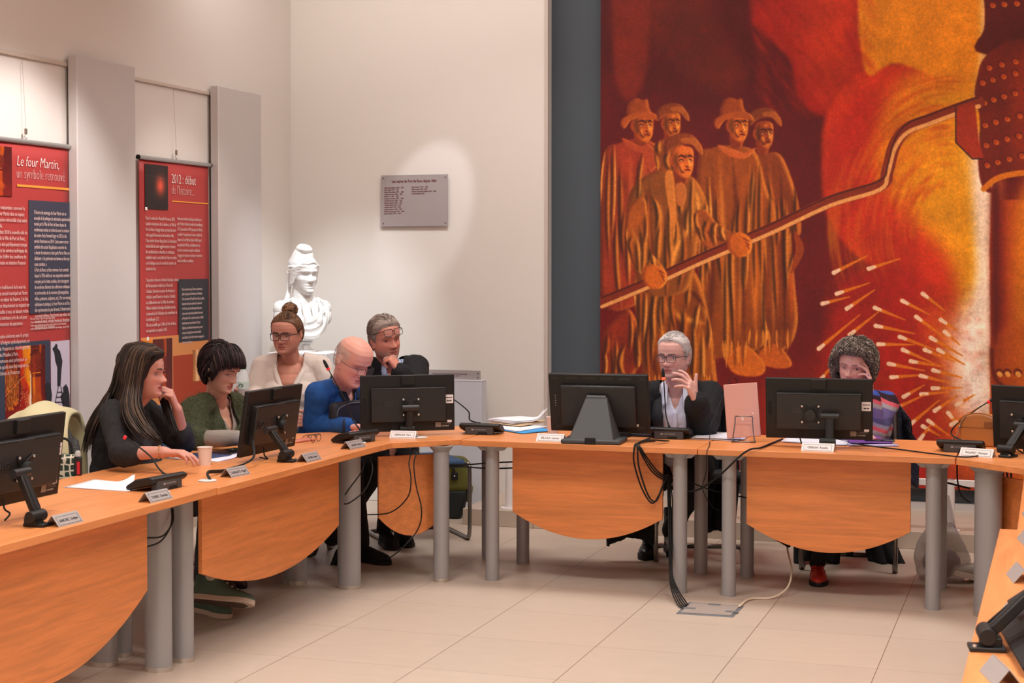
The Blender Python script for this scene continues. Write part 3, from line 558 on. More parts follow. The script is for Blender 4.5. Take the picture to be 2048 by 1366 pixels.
# ================================================================== NAME PLATES (folded tent cards)
def plate(x, y, rz, txt, label, kind='g', w=.142, h=.048, dz=.052):
    o = empty('name_plate', (x, y, TH), rz, label, 'name plate', 'folded name plates')
    m_ = M_plateg if kind == 'g' else M_plate
    # front face leans back; local -y faces the reader
    t = .0022; ang = .62
    A = (0, -.030, 0); B = (0, 0, h*.86)
    for sg, nm in ((-1, 'front_face'), (1, 'back_face')):
        M_ = frame((0, sg*.031, 0), (1, 0, 0), (0, -sg*.031, h*.82))
        f = MB().prism([(-w/2, 0), (w/2, 0), (w/2, h), (-w/2, h)], -t/2, t/2, M_).build(nm, m_, o, bevel=.0005)
        if nm == 'front_face' and txt:
            zz = .0016
            MB().box((0, .005, zz), (w*.86, .0012, .0006)).box((w*.43, .0215, zz), (.0012, .034, .0006)).build('border_line', M_ink, o).matrix_local = frame((0, -.031, 0), (1, 0, 0), (0, .031, h*.82))
            MB().box((0, h-.009, zz), (w*.86, .0006, .0006)).box((-w*.43, .0215, zz), (.0006, .034, .0006)).build('border_line', M_ink, o).matrix_local = frame((0, -.031, 0), (1, 0, 0), (0, .031, h*.82))
            text(txt, .0165, frame((-.0, -.031, 0), (1, 0, 0), (0, .031, h*.82)) @ Matrix.Translation((0, .0165, zz)), M_ink, o, 'name_lettering', 'CENTER', .78)
    return o
pp = math.pi/2
plate(-3.30, 4.87, pp-.05, 'SANCHEZ  Evelyne', 'grey name plate nearest the lower left photo corner')
plate(-3.29, 5.47, pp-.1, 'TORRES  Christian', 'grey name plate in front of the printed sheets and nearest black microphone')
plate(-3.345, 6.22, pp-.12, 'GIORGETTI  Magali', 'grey name plate beside the cable bundle and white paper cup')
plate(-3.27, 6.80, pp-.05, 'LOUZRI  Fatima', 'grey name plate beside the foot of the monitor before the green cardigan')
plate(-3.285, 7.34, pp-.15, 'GALZIN  Martine', 'small grey name plate before the microphone of the bald man')
plate(-3.22, 7.85, .12, 'DEPAGNE  Marc', 'white name plate on the corner table beneath the wide dark monitor', 'w')
plate(-2.435, 7.955, -.02, 'BELSOLA  Laurent', 'white name plate left of the big touchscreen stand', 'w', w=.148)
plate(-1.055, 7.955, -.05, 'CERBONI  Rosalba', 'white name plate under the monitor of the curly haired woman', 'w', w=.16)
plate(-.30, 7.97, -.28, 'MALARET  Monique', 'white name plate beside the microphone by the tan handbag', 'w', w=.16)
plate(.0, 7.83, -.5, 'CHAINE  Daniel', 'white name plate cut off by the right photo edge', 'w', w=.15)
for (x, y, rz, lb) in [(-.035, 6.12, -1.45, 'highest of the grey name plates along the right row edge'), (-.04, 5.56, -1.4, 'second highest grey name plate on the right row edge'), (-.06, 4.90, -1.4, 'third grey name plate down the right row edge'), (-.07, 4.29, -1.35, 'grey name plate beside the white grommet near the blurred monitor'), (-.085, 3.70, -1.3, 'lowest grey name plate, under the blurred monitor arm')]:
    plate(x, y, rz, '', lb)
# ================================================================== MONITORS
def lg_logo(par, M_):
    r = MB(); a = np.linspace(0, 2*math.pi, 33); r.tube([(.017*math.cos(t), .017*math.sin(t), .001) for t in a], .0014, 6, False)
    r.build('round_logo', M_logo, par).matrix_local = M_
    text('LG', .036, M_ @ Matrix.Translation((.026, -.013, .0)), M_logo, par, 'logo_lettering', ext=.0006)
    MB().box((-.001, .002, .001), (.002, .014, .001)).box((.003, -.005, .001), (.009, .002, .001)).build('round_logo_mark', M_logo, par).matrix_local = M_
M_logo = mat('embossed_logo', rgb(62, 61, 60), .35)
def monitor(x, y, yaw, tilt, label, base, basez, armside=0, w=.53, h=.312, zc=.925, sticker=True):
    """origin = screen centre; local +x width, +z up, -y is the back side that faces the room centre"""
    o = empty('monitor', (x, y, zc), yaw, label, 'monitor', 'arm mounted monitors', rot=(0, 0, yaw))
    T_ = Matrix.Rotation(tilt, 4, 'X')   # lean
    def put(ob): ob.matrix_local = T_; return ob
    cab = put(MB().box((0, 0, 0), (w, .022, h)).build('screen_casing', M_blk, o, bevel=.004))
    scr = MB().box((0, .0115, .004), (w-.02, .002, h-.03)).build('screen', mat('screen_glow', rgb(60, 90, 150), .2, emit=(rgb(120, 160, 230), 1.1)), o); put(scr)
    mb = MB(); bw, bh = w*.79, h*.60; mb.box((0, -.024, -.008), (bw, .03, bh))
    put(mb.build('rear_housing', M_blk2, o, bevel=.004))
    put(MB().box((0, -.016, h*.5-.028), (.075, .014, .05)).build('cable_clip', M_blk, o, bevel=.002))
    vb = MB()
    for k in range(26):
        for sg in (-1, 1):
            vb.box((sg*(.05+k*.0058), -.0305, bh/2-.008-.0045), (.0028, .018, .006))
    put(vb.build('vent_slots', M_rub, o))
    vb = MB()
    for k in range(22): vb.box((bw/2-.0, -.024, bh/2-.03-k*.0055), (.003, .018, .0025)); vb.box((-bw/2, -.024, bh/2-.03-k*.0055), (.003, .018, .0025))
    put(vb.build('side_vents', M_rub, o))
    # vesa bracket: four arms with screws
    va = MB(); pts = []
    for k in range(4):
        a0 = math.pi/4+k*math.pi/2; 
        for da, r in ((-.16, .058), (0, .064), (.16, .058)): pts.append((r*math.cos(a0+da), r*math.sin(a0+da)))
        a1 = a0+math.pi/4
        for da, r in ((-.25, .034), (0, .030), (.25, .034)): pts.append((r*math.cos(a1+da), r*math.sin(a1+da)))
    va.prism(pts, 0, .006, frame((armside, -.0405, -.02), (1, 0, 0), (0, 0, 1)))
    put(va.build('vesa_bracket', M_blk, o, bevel=.0015))
    for sx_ in (-1, 1):
        for sz in (-1, 1):
            put(MB().lathe([(.0058, 0), (.0055, .003), (.003, .0045)], 14, (armside+sx_*.041, 0, 0), R=None).build('screw', M_screw, o, smooth=50)).matrix_local = T_ @ Matrix.Translation((0, -.0465, -.02+sz*.041)) @ Matrix.Rotation(math.pi/2, 4, 'X')
    put(MB().cyl((armside, -.046, -.02), (armside, -.072, -.02), .027, n=28).build('pivot_disc', M_blk2, o, smooth=40))
    # arm (in world up direction)
    pv = T_ @ Vector((armside, -.075, -.022)); bl = Vector(base)-Vector((x, y, zc)); bl.rotate(Euler((0, 0, -yaw)))
    top = Vector((bl.x, pv.y-.004, pv.z))
    a_ = MB().cyl((top.x-.045, top.y, top.z), (top.x+.045, top.y, top.z), .0165, n=24); a_.build('arm_joint', M_blk2, o, smooth=40)
    foot = Vector((bl.x, bl.y, TH-zc+.035))
    M_ = frame(foot, (1, 0, 0), top-foot); Lh = (top-foot).length
    ar = MB().prism([(-.015, 0), (.015, 0), (.021, Lh*.2), (.019, Lh), (-.019, Lh), (-.021, Lh*.2)], -.012, .012, M_); ar.build('support_arm', M_blk, o, bevel=.003)
    MB().prism([(-.006, Lh*.15), (.006, Lh*.15), (.006, Lh*.85), (-.006, Lh*.85)], .012, .0135, M_).build('cable_channel', M_blk2, o)
    MB().cyl((foot.x-.05, foot.y, foot.z+.002), (foot.x+.03, foot.y, foot.z+.002), .021, n=24).build('lower_joint', M_blk, o, smooth=40, bevel=.002)
    MB().box((foot.x, foot.y, TH-zc+.006), (.06, .085, .012)).box((foot.x-.01, foot.y+.01, TH-zc+.02), (.05, .05, .025)).build('desk_clamp', M_blk, o, bevel=.003)
    MB().cyl((foot.x+.022, foot.y-.03, TH-zc+.012), (foot.x+.022, foot.y-.03, TH-zc+.017), .005, n=12).build('screw', M_screw, o)
    R_ = frame((-.155, -.0396, -.0), (1, 0, 0), (0, 0, 1)); lg_logo(o, T_ @ R_)
    if sticker:
        put(MB().box((w*.44, -.0118, .018), (.046, .001, .046)).build('sticker', M_paper, o))
        put(MB().box((w*.44, -.0125, .026), (.034, .0006, .004)).box((w*.427, -.0125, .008), (.012, .0006, .006)).box((w*.455, -.0125, .008), (.012, .0006, .006)).build('sticker_print', M_ink, o))
        lb = mat('label_grey', rgb(150, 145, 140), .6)
        put(MB().box((.17*w/.53, -.0118, -h*.5+.032), (.03, .001, .026)).build('rating_label', lb, o))
        put(MB().box((.215*w/.53, -.0118, -h*.5+.041), (.052, .0008, .0016)).box((.215*w/.53, -.0118, -h*.5+.034), (.052, .0008, .0012)).box((.21*w/.53, -.0118, -h*.5+.024), (.04, .0008, .006)).build('rating_print', lb, o))
        put(MB().box((.235*w/.53, -.0118, -h*.5+.05), (.024, .001, .012)).build('inventory_sticker', M_paper, o))
    put(MB().box((-w*.46, -.0118, 0), (.018, .002, .07)).build('button_strip', M_rub, o, bevel=.001))
    put(MB().tube(smoothpath([(-.09, -.03, -h*.38), (-.09, -.04, -h*.5), (-.07, -.05, -h*.56), (bl.x-.05, -.07, TH-zc+.03)], 6), .0035, 8).build('video_cable', M_rub, o, smooth=True))
    return o
monitor(-3.505, 4.875, 1.55, .13, 'dark monitor at the left photo edge with a fin shaped rear and chrome screws', (-3.36, 4.80, TH), 0, -.0, zc=.962, sticker=True)
monitor(-3.505, 6.872, 1.534, .15, 'dark monitor seen obliquely in front of the woman in the green cardigan', (-3.345, 6.73, TH), 0, .03)
_m3 = PD(815, 806, 8.62)
monitor(float(_m3[0]), float(_m3[1]), .585, -.03, 'dark monitor on the corner table hiding the chest of the bald man', (-3.235, 7.955, TH), 0, .01, zc=float(_m3[2]), w=.515, h=.303)
monitor(-1.075, 8.12, .075, .15, 'dark monitor in front of the curly haired woman', (-1.01, 8.03, TH), 0, -.04, zc=.94)
mE = monitor(-.0, 8.16, -.45, .1, 'dark monitor at the right photo edge in front of the tan handbag', (-.16, 7.98, TH), 0, -.1, zc=.915, sticker=False)
monitor(.05, 4.0, -1.42, -.95, 'blurred foreground monitor folded low at the lower right photo corner', (-.125, 3.97, TH), 0, .0, zc=.85, sticker=False)
# touchscreen with wedge stand
ts = empty('touchscreen_monitor', (-2.215, 8.10, .94), .07, 'large black touchscreen on a wedge stand in front of the speaking man', 'monitor')
T_ = Matrix.Rotation(.22, 4, 'X')
for mb, nm, m_, bv in [(MB().box((0, 0, 0), (.53, .03, .315)), 'screen_casing', M_blk, .006), (MB().box((.0, -.028, -.01), (.40, .03, .225)), 'rear_housing', M_blk2, .008), (MB().box((0, .0155, 0), (.5, .002, .285)), 'screen', mat('screen_glow', 0), 0), (MB().box((.0, -.046, .02), (.12, .014, .04)), 'hinge_cover', M_gry, .003), (MB().box((.195, -.0165, -.115), (.026, .002, .013)), 'inventory_sticker', M_paper, 0)]:
    mb.build(nm, m_, ts, bevel=bv).matrix_local = T_
vb = MB()
for k in range(6):
    for j in range(2): vb.box((-.235+k*.094, -.0155, .14-j*.008), (.068 if 0 < k < 5 else .03, .002, .003))
for k in range(4):
    vb.box((-.15+k*.1, -.0435, .092), (.07, .002, .003))
for k in (-.22, -.14, .14, .22):
    for j in range(2): vb.box((k, -.0155, -.125-j*.009), (.04, .002, .003))
vb.build('vent_slots', mat('vent_edge', rgb(58, 56, 54), .4), ts).matrix_local = T_
for k in range(5): MB().ball((-.232, -.0155, .04-k*.014), (.003, .002, .003), 8).build('button', mat('button_mark', rgb(150, 148, 145), .5), ts).matrix_local = T_
st = MB(); z0 = TH-.94
P0 = [(-.135, -.24), (.135, -.24)]
front = [(-.125, -.235, z0), (.125, -.235, z0), (.055, -.085, .035), (-.055, -.085, .035)]; back = [(-.125, -.02, z0), (.125, -.02, z0), (.055, -.05, .035), (-.055, -.05, .035)]
st.add(front+back, [(0, 1, 2, 3), (7, 6, 5, 4), (0, 3, 7, 4), (1, 5, 6, 2), (3, 2, 6, 7), (0, 4, 5, 1)]); st.build('wedge_stand', M_gry, ts, bevel=.006)
MB().box((0, -.13, z0+.012), (.31, .22, .024)).build('stand_foot', M_gry, ts, bevel=.008)
MB().box((0.0, -.24, z0+.018), (.055, .012, .034)).build('cable_cutout', M_rub, ts, bevel=.003)
MB().cyl((-.05, -.075, .03), (.05, -.075, .03), .014, n=20).build('hinge', M_gry, ts, smooth=40)
# ================================================================== MICROPHONES
M_red = mat('red_light_ring', rgb(190, 20, 30), .3, emit=(rgb(230, 20, 30), .5)); M_redon = mat('red_light_on', rgb(255, 60, 40), .3, emit=(rgb(255, 50, 30), 6.))
def microphone(x, y, rz, label, bend, on=False, tip=True):
    """bend: list of neck points relative to base (local), base front faces -y"""
    o = empty('conference_microphone', (x, y, TH), rz, label, 'microphone', 'conference microphones')
    pr = [(-.055, .002), (.055, .03), (.072, .042), (.072, .056), (.05, .062), (-.02, .048), (-.064, .022), (-.072, .010)]  # (y,z) wedge profile: y<0 user side
    mb = MB(); mb.prism(pr, -.112, .112, frame((0, 0, 0), (0, -1, 0), (0, 0, 1), )); mb.build('base', M_blk, o, bevel=.008, seg=3)
    MB().box((0, -.053, .021), (.155, .036, .042)).build('front_block', M_gry, o, bevel=.004)
    MB().box((.02, -.0712, .008), (.05, .004, .014)).build('socket', M_rub, o)
    text('SENNHEISER', .0115, frame((-.025, -.0716, .024), (1, 0, 0), (0, 0, 1)), mat('mic_print', rgb(150, 150, 152), .5), o, 'brand_lettering', 'LEFT', .9, 1.1)
    MB().box((-.036, -.0716, .0275), (.013, .001, .009)).build('brand_mark', mat('mic_print', 0), o)
    MB().box((0, -.045, .0600), (.05, .014, .003)).build('connector_plate', M_foot, o, bevel=.001)
    P = smoothpath([(0, -.045, .058)]+bend, 8); n_ = len(P); r = np.linspace(.0042, .0028, n_); r[:4] = [.008, .007, .0055, .0045]
    g = MB().tube(P[:-3], r[:-3], 10).build('gooseneck', M_rub, o, smooth=True)
    d = P[-1]-P[-4]; d /= np.linalg.norm(d); e = P[-4]
    MB().cyl(e, e+d*.012, .0085, n=18).build('light_ring', M_redon if on else M_red, o, smooth=40)
    if tip:
        u, v, d_ = basis(d); R_ = np.stack([u, v, d_], 1)
        MB().lathe([(.0078, 0), (.0088, .012), (.0084, .032), (.0055, .045), (.001, .049)], 18, tuple(e+d*.012), R=R_).build('capsule', M_rub, o, smooth=60)
    return o
def lm(px, py, d, x, y, rz):
    p = Vector(PD(px, py, d))-Vector((x, y, TH)); p.rotate(Euler((0, 0, -rz))); return tuple(p)
X_, Y_, R_ = -3.46, 5.76, pp-.15
microphone(X_, Y_, R_, 'black conference microphone with a red ringed tip near the printed sheets', [lm(316, 935, 6.75, X_, Y_, R_), lm(300, 912, 6.8, X_, Y_, R_), lm(262, 882, 6.85, X_, Y_, R_), lm(248, 874, 6.85, X_, Y_, R_)], tip=False)
X_, Y_, R_ = -3.39, 7.60, pp-.35
microphone(X_, Y_, R_, 'black conference microphone rising in front of the blue sweater', [lm(706, 840, 8.3, X_, Y_, R_), lm(690, 800, 8.3, X_, Y_, R_), lm(664, 752, 8.3, X_, Y_, R_), lm(655, 735, 8.3, X_, Y_, R_)])
X_, Y_, R_ = -2.90, 8.19, .1
microphone(X_, Y_, R_, 'black conference microphone by the white papers on the corner table', [lm(940, 840, 8.75, X_, Y_, R_), lm(938, 825, 8.75, X_, Y_, R_), lm(925, 812, 8.75, X_, Y_, R_), lm(902, 795, 8.75, X_, Y_, R_), lm(888, 786, 8.75, X_, Y_, R_)])
X_, Y_, R_ = -1.875, 8.30, .02
microphone(X_, Y_, R_, 'black conference microphone glowing red in front of the speaking man', [lm(1332, 830, 8.5, X_, Y_, R_), lm(1330, 800, 8.5, X_, Y_, R_), lm(1328, 768, 8.5, X_, Y_, R_), lm(1327, 755, 8.5, X_, Y_, R_)], on=True)
X_, Y_, R_ = -.385, 8.16, -.05
microphone(X_, Y_, R_, 'black conference microphone bending over the tan handbag', [lm(1903, 868, 8.25, X_, Y_, R_), lm(1910, 852, 8.25, X_, Y_, R_), lm(1935, 832, 8.25, X_, Y_, R_), lm(1960, 814, 8.25, X_, Y_, R_), lm(1984, 800, 8.25, X_, Y_, R_)])
# ================================================================== PEOPLE
def remesh(mb, voxel, name, smooth=2):
    me = mb.mesh('tmp'); o = bpy.data.objects.new('tmp', me); COL.objects.link(o)
    r = o.modifiers.new('r', 'REMESH'); r.mode = 'VOXEL'; r.voxel_size = voxel; r.adaptivity = 0
    if smooth: s = o.modifiers.new('s', 'SMOOTH'); s.factor = .5; s.iterations = smooth
    bpy.context.view_layer.update(); me2 = bpy.data.meshes.new_from_object(o.evaluated_get(bpy.context.evaluated_depsgraph_get())); bpy.data.objects.remove(o); bpy.data.meshes.remove(me)
    me2.name = name; return me2
def co(me): a = np.empty(len(me.vertices)*3, np.float32); me.vertices.foreach_get('co', a); return a.reshape(-1, 3).astype(float)
def nrm(me): a = np.empty(len(me.vertices)*3, np.float32); me.vertices.foreach_get('normal', a); return a.reshape(-1, 3).astype(float)
def setco(me, c): me.vertices.foreach_set('co', c.astype(np.float32).ravel()); me.update()
def cutfaces(me, kill):  # kill: bool per vertex
    bm = bmesh.new(); bm.from_mesh(me); bm.verts.ensure_lookup_table(); vs = [bm.verts[i] for i in np.nonzero(kill)[0]]; bmesh.ops.delete(bm, geom=vs, context='VERTS')
    bv = [v for v in bm.verts if v.is_boundary]
    for _ in range(8):
        nw = {}
        for v in bv:
            nb_ = [e.other_vert(v).co for e in v.link_edges if e.is_boundary]
            if len(nb_) == 2: nw[v] = v.co*.4+(nb_[0]+nb_[1])*.3
        for v, c_ in nw.items(): v.co = c_
    bm.to_mesh(me); bm.free()
def link(me, name, mats, parent, smooth=True):
    me.materials.clear()
    for m_ in (mats if isinstance(mats, (list, tuple)) else [mats]): me.materials.append(m_)
    me.polygons.foreach_set('use_smooth', [smooth]*len(me.polygons)); o = bpy.data.objects.new(name, me); COL.objects.link(o); o.parent = parent; return o
def snoise(P, sc_, seed=0):
    r = np.random.RandomState(seed); v = np.zeros(len(P))
    for k in range(7):
        d = r.randn(3); d /= np.linalg.norm(d); f = sc_*(.6+1.1*r.rand()); v += np.sin(P@d*f+r.rand()*6.28+1.7*np.sin(P@r.randn(3)*f*.35))
    return v/7
zt_ = np.array([-.124, -.117, -.10, -.085, -.07, -.05, -.03, -.01, .0, .02, .045, .07, .09, .105, .115, .121])
fr_ = np.array([.040, .070, .083, .081, .080, .0815, .083, .082, .083, .0905, .092, .086, .070, .050, .030, .0])
bk_ = np.array([-.000, -.012, -.03, -.048, -.064, -.080, -.091, -.098, -.1, -.104, -.106, -.100, -.082, -.062, -.038, .0])
hw_ = np.array([.016, .030, .044, .053, .060, .0655, .070, .072, .073, .0755, .0765, .074, .063, .047, .029, .001])
class Head:
    def __init__(s, wide=1., long_=1., jaw=1., nose=1., brow=1., lips=1.):
        s.wd, s.lg, s.jw, s.ns, s.br, s.lp = wide, long_, jaw, nose, brow, lips
    def ext(s, z):
        z = np.asarray(z)/s.lg; j = 1+(s.jw-1)*np.clip(-z/.09, 0, 1)
        return np.interp(z, zt_, fr_), np.interp(z, zt_, bk_), np.interp(z, zt_, hw_)*s.wd*j
    def bumps(s, y, z):
        z = z/s.lg; g = lambda y0, z0, sy, sz: np.exp(-.5*((y-y0)/sy)**2-.5*((z-z0)/sz)**2); g2 = lambda y0, *a: g(y0, *a)+g(-y0, *a)
        hn = np.interp(z, [-.052, -.046, -.040, -.032, -.015, .0, .014, .024], [0, .010, .022, .0255, .0165, .009, .004, 0])*s.ns
        wn_ = np.interp(z, [-.045, -.034, -.01, .02], [.0095, .0085, .006, .006])
        b = hn*np.exp(-.5*(y/wn_)**2)+.010*s.ns*g2(.0125, -.0385, .0055, .006)
        b += -.0125*g2(.032, -.001, .0155, .0105)+.0045*s.br*g2(.030, .019, .017, .006)+.003*g2(.045, -.03, .02, .014)
        b += s.lp*(.0065*g(0, -.0635, .017, .0036)+.007*g(0, -.0755, .015, .0042)-.0045*g(0, -.0690, .020, .0018)-.003*g(0, -.085, .018, .004))+.006*g(0, -.104, .017, .010)
        b += -.0035*g2(.028, -.055, .006, .012)
        return b
    def front(s, y, z):  # x of the face surface
        f, b, w_ = s.ext(z); c = -.005; t = np.clip(np.abs(y)/w_, 0, .999); return c+(f-c)*(1-t**2.3)**(1/2.3)+s.bumps(y, z)
    def mesh(s, m=110, n=150):
        zz = np.concatenate([np.linspace(-.1235, -.11, 8), np.linspace(-.108, .09, m-24), np.linspace(.092, .1208, 16)])*s.lg; a = np.linspace(0, 2*math.pi, n, endpoint=False)
        f, b, w_ = s.ext(zz); c = -.005; ca, sa = np.cos(a), np.sin(a); e = 2/2.3
        X_ = np.where(ca > 0, c+(f-c)[:, None]*np.abs(ca)**e, c-(c-b)[:, None]*np.abs(ca)); Y_ = w_[:, None]*np.sign(sa)*np.where(ca > 0, np.abs(sa)**e, np.abs(sa))
        Z_ = np.repeat(zz[:, None], n, 1); X_ = X_+np.where(ca > .05, s.bumps(Y_, Z_)*np.clip(ca*3, 0, 1), 0)
        V_ = np.stack([X_, Y_, Z_], -1).reshape(-1, 3); k = len(zz); Fs = [(i*n+j, i*n+(j+1) % n, (i+1)*n+(j+1) % n, (i+1)*n+j) for i in range(k-1) for j in range(n)]
        Fs += [tuple(range(n))[::-1], tuple((k-1)*n+j for j in range(n))]; return V_, Fs
def hand(mb, wrist, f, n, side, curl, spread=.12, thumb=(.75, .5, .25), sc_=1., tcurl=.35, stag=(0, 0, 0, 0)):
    f = np.array(f, float); f /= np.linalg.norm(f); n = np.array(n, float); n -= f*(n@f); n /= np.linalg.norm(n); s_ = np.cross(n, f)*side  # towards the thumb
    W = np.array(wrist, float); kn = []; offs = [.030, .010, -.010, -.028]; kl = [.088, .092, .087, .078]
    for o_, l in zip(offs, kl):
        a = W+s_*o_*.55*sc_+f*.012*sc_; b = W+s_*o_*sc_+f*l*sc_-n*.004; mb.cap(a, b, .0155*sc_, .0118*sc_, 10); kn.append(b)
    mb.ball(W+f*.045*sc_+n*.003, .022*sc_, 12)
    Lf = [(.044, .026, .021), (.049, .030, .022), (.045, .028, .021), (.035, .021, .018)]; rf = [.0095, .0096, .0092, .0082]
    for i in range(4):
        p = kn[i]; ang = stag[i]; c_ = curl[i] if hasattr(curl[i], '__len__') else (curl[i],)*3
        d0 = f+s_*spread*(1.5-i)*.55; d0 /= np.linalg.norm(d0); r = rf[i]*sc_
        for k in range(3):
            ang += c_[k]; d = d0*math.cos(ang)+n*math.sin(ang); q_ = p+d*Lf[i][k]*sc_; mb.cap(p, q_, r, r*.9, 10); r *= .9; p = q_
    p = W+f*.016*sc_+s_*.018*sc_; d = s_*thumb[0]+f*thumb[1]+n*thumb[2]; d /= np.linalg.norm(d); ax = f*.6-s_*.5+n*.25; r = .0135*sc_
    for k, l in enumerate((.044, .034, .028)):
        q_ = p+d*l*sc_; mb.cap(p, q_, r, r*.88, 10); p = q_; r *= .86; d = d*math.cos(tcurl)+ax*math.sin(tcurl); d /= np.linalg.norm(d)
M_eyew = mat('eye_white', rgb(214, 200, 196), .25); M_pupil = mat('pupil_black', rgb(16, 12, 12), .15); M_brow = {}
def skinmat(nm, c): return mat('skin_'+nm, c, .48, attr='skin', bump=(260, .12, .0008), sub=.06, spec=.35)
def hairmat(nm, c, c2, c3_): return [mat('hair_'+nm+'_dark', c, .62, bump=(900, .3, .001), spec=.3), mat('hair_'+nm, c2, .5, bump=(900, .3, .001), spec=.35), mat('hair_'+nm+'_light', c3_, .5, spec=.35)]
IMG = lambda a, el=0: (rtv*math.cos(a)-np.array([fwv[0], fwv[1], 0])/np.linalg.norm(fwv[:2])*math.sin(a))*math.cos(el)+np.array([0, 0, 1])*math.sin(el)
class Person:
    def __init__(s, label, neck, bang, headpt, hang, hpitch=0, hroll=0, sh=.17, skin=(205, 150, 128), hd=None, lean=.06, lean_side=0, male=True, hs=1., torso=1., shdrop=.045, hipz=.50, depth=1.):
        s.root = tag(empty('person'), label, 'person'); s.hd = hd or Head(); s.skin = np.array(skin)/255.; s.male = male; s.hs = hs; s.torso = torso; s.dep = depth
        s.neck = np.array(neck); s.f = IMG(bang); s.l = np.cross([0, 0, 1], s.f); s.pel = np.array([s.neck[0], s.neck[1], 0])-s.f*lean+s.l*lean_side+np.array([0, 0, hipz])
        s.u = s.neck-s.pel; s.tl = np.linalg.norm(s.u); s.u /= s.tl; s.ft = np.cross(s.l, s.u); s.ft /= np.linalg.norm(s.ft); s.lt = np.cross(s.u, s.ft)
        s.SL = s.neck+s.lt*sh-s.u*shdrop; s.SR = s.neck-s.lt*sh-s.u*shdrop; s.sh = sh
        hf = IMG(hang); hl = np.cross([0, 0, 1], hf); hu = np.array([0, 0, 1.]); R = np.stack([hf, hl, hu], 1)
        cp, sp = math.cos(hpitch), math.sin(hpitch); Rp = np.array([[cp, 0, sp], [0, 1, 0], [-sp, 0, cp]]); cr, sr = math.cos(hroll), math.sin(hroll); Rr = np.array([[1, 0, 0], [0, cr, -sr], [0, sr, cr]])
        s.R = R@Rr@Rp; s.hp = np.array(headpt); s.legs = []; s.arms = []
        s.HM = Matrix(((s.R[0, 0], s.R[0, 1], s.R[0, 2], s.hp[0]), (s.R[1, 0], s.R[1, 1], s.R[1, 2], s.hp[1]), (s.R[2, 0], s.R[2, 1], s.R[2, 2], s.hp[2]), (0, 0, 0, 1)))
    def H(s, p): return s.hp+(np.asarray(p, float)*s.hs)@s.R.T
    def L(s, P): return (np.asarray(P)-s.hp)@s.R/s.hs
    def Tl(s, P): return (np.asarray(P)-s.neck)@np.stack([s.ft, s.lt, s.u], 1)
    def torso_prims(s, mb, g=0., bust=0.):
        R = np.stack([s.ft, s.lt, s.u], 1); t = s.torso; tl = s.tl; d_ = s.dep
        for h, dx, rx, ry, rz in [(-.11, -.005, .085, .135, .10), (-.17, .005, .105, .155, .12), (-.24, .008, .108, .150, .12), (-.31, .0, .105, .14, .11), (-.39, 0, .11, .145, .11), (-tl+.04, -.01, .12, .165, .12)]:
            mb.ball(s.neck+s.u*h+s.ft*dx, (rx*t*d_+g, ry*t*(s.sh/.17)**.5+g, rz+g), 20, R)
        for S, sg in ((s.SL, 1), (s.SR, -1)):
            mb.cap(s.neck-s.u*.02+s.lt*sg*.035, S, .040+g, .052+g, 14); mb.ball(S, .055+g, 14); mb.cap(S-s.lt*sg*.03-s.u*.03, s.neck-s.u*.18+s.lt*sg*.08, .06+g, .09+g, 12)
            if bust: mb.ball(s.neck-s.u*.215+s.lt*sg*.075+s.ft*.085, .07*bust+g, 14)
        if not s.male or s.torso > 1.12: mb.ball(s.neck-s.u*.34+s.ft*.06*t, (.10*t+g, .13*t+g, .12+g), 16, R)
    def add_arm(s, side, el, wr, hd=None): s.arms.append((s.SL if side > 0 else s.SR, np.array(el), np.array(wr), side, hd))
    def arm_prims(s, mb, g=0., to=2., ru=1.):
        for S, E, W, sd, hd in s.arms:
            mb.cap(S, E, (.046*ru+g), .040*ru+g, 14)
            if to > 1:
                k = to-1; P = E+(W-E)*min(1, k); r1 = .038+(.027-.038)*k; mb.ball(E, .041*ru+g, 12); mb.cap(E, P, .039*ru+g, r1*ru+g*.9, 14)
    def leg_prims(s, mb, g=0., shin=1.):
        for hip, kn, an in s.legs: mb.cap(hip, kn, .080+g, .056+g, 14); mb.cap(kn, an if shin >= 1 else kn+(an-kn)*shin, .052+g, .036+g, 14)
    def set_legs(s, kL=None, aL=None, kR=None, aR=None):
        for sg, k, a in ((1, kL, aL), (-1, kR, aR)):
            hip = s.pel+s.l*sg*.09; kn = np.array(k) if k is not None else hip+s.f*.40+np.array([0, 0, -.03]); an = np.array(a) if a is not None else kn-np.array([0, 0, kn[2]-.10])+s.f*.02
            s.legs.append((hip, kn, an))
    def body(s, voxel=.0035, lipc=(172, 92, 88), cheek=.10, stubble=0, scalp=None, browc=(90, 66, 52), hairpaint=None):
        mb = MB(); V_, Fs = s.hd.mesh(); mb.add(s.H(V_), Fs)
        for sg in (-1, 1):
            R = s.R@np.array([[.95, -.1*sg, .28], [.12*sg, 1, 0], [-.28, 0, .95]]).T
            mb.ball(s.H((-.012, sg*.073*s.hd.wd, -.012)), (.017, .007, .030), 14, R); mb.ball(s.H((-.018, sg*.080*s.hd.wd, -.004)), (.017, .0045, .023), 14, R); mb.ball(s.H((-.006, sg*.077*s.hd.wd, -.036)), (.009, .005, .011), 10, R)
            mb.tube([s.H((-.002+.0-.02*(1-math.cos(a))*.9, sg*(.083)*s.hd.wd, -.008+.029*math.sin(a))) for a in np.linspace(-1.3, 2.6, 12)], .0035, 6)
        nr = .055 if s.male else .047; a = s.H((-.022, 0, -.065)); b = s.neck-s.u*.03
        mb.cap(a, b, nr*s.hs, nr*1.12, 18); mb.cap(s.H((.02, 0, -.088)), s.neck-s.u*.02+s.ft*.02, .035, .045, 12)
        s.torso_prims(mb, -.008); s.arm_prims(mb, -.002); s.leg_prims(mb, -.01)
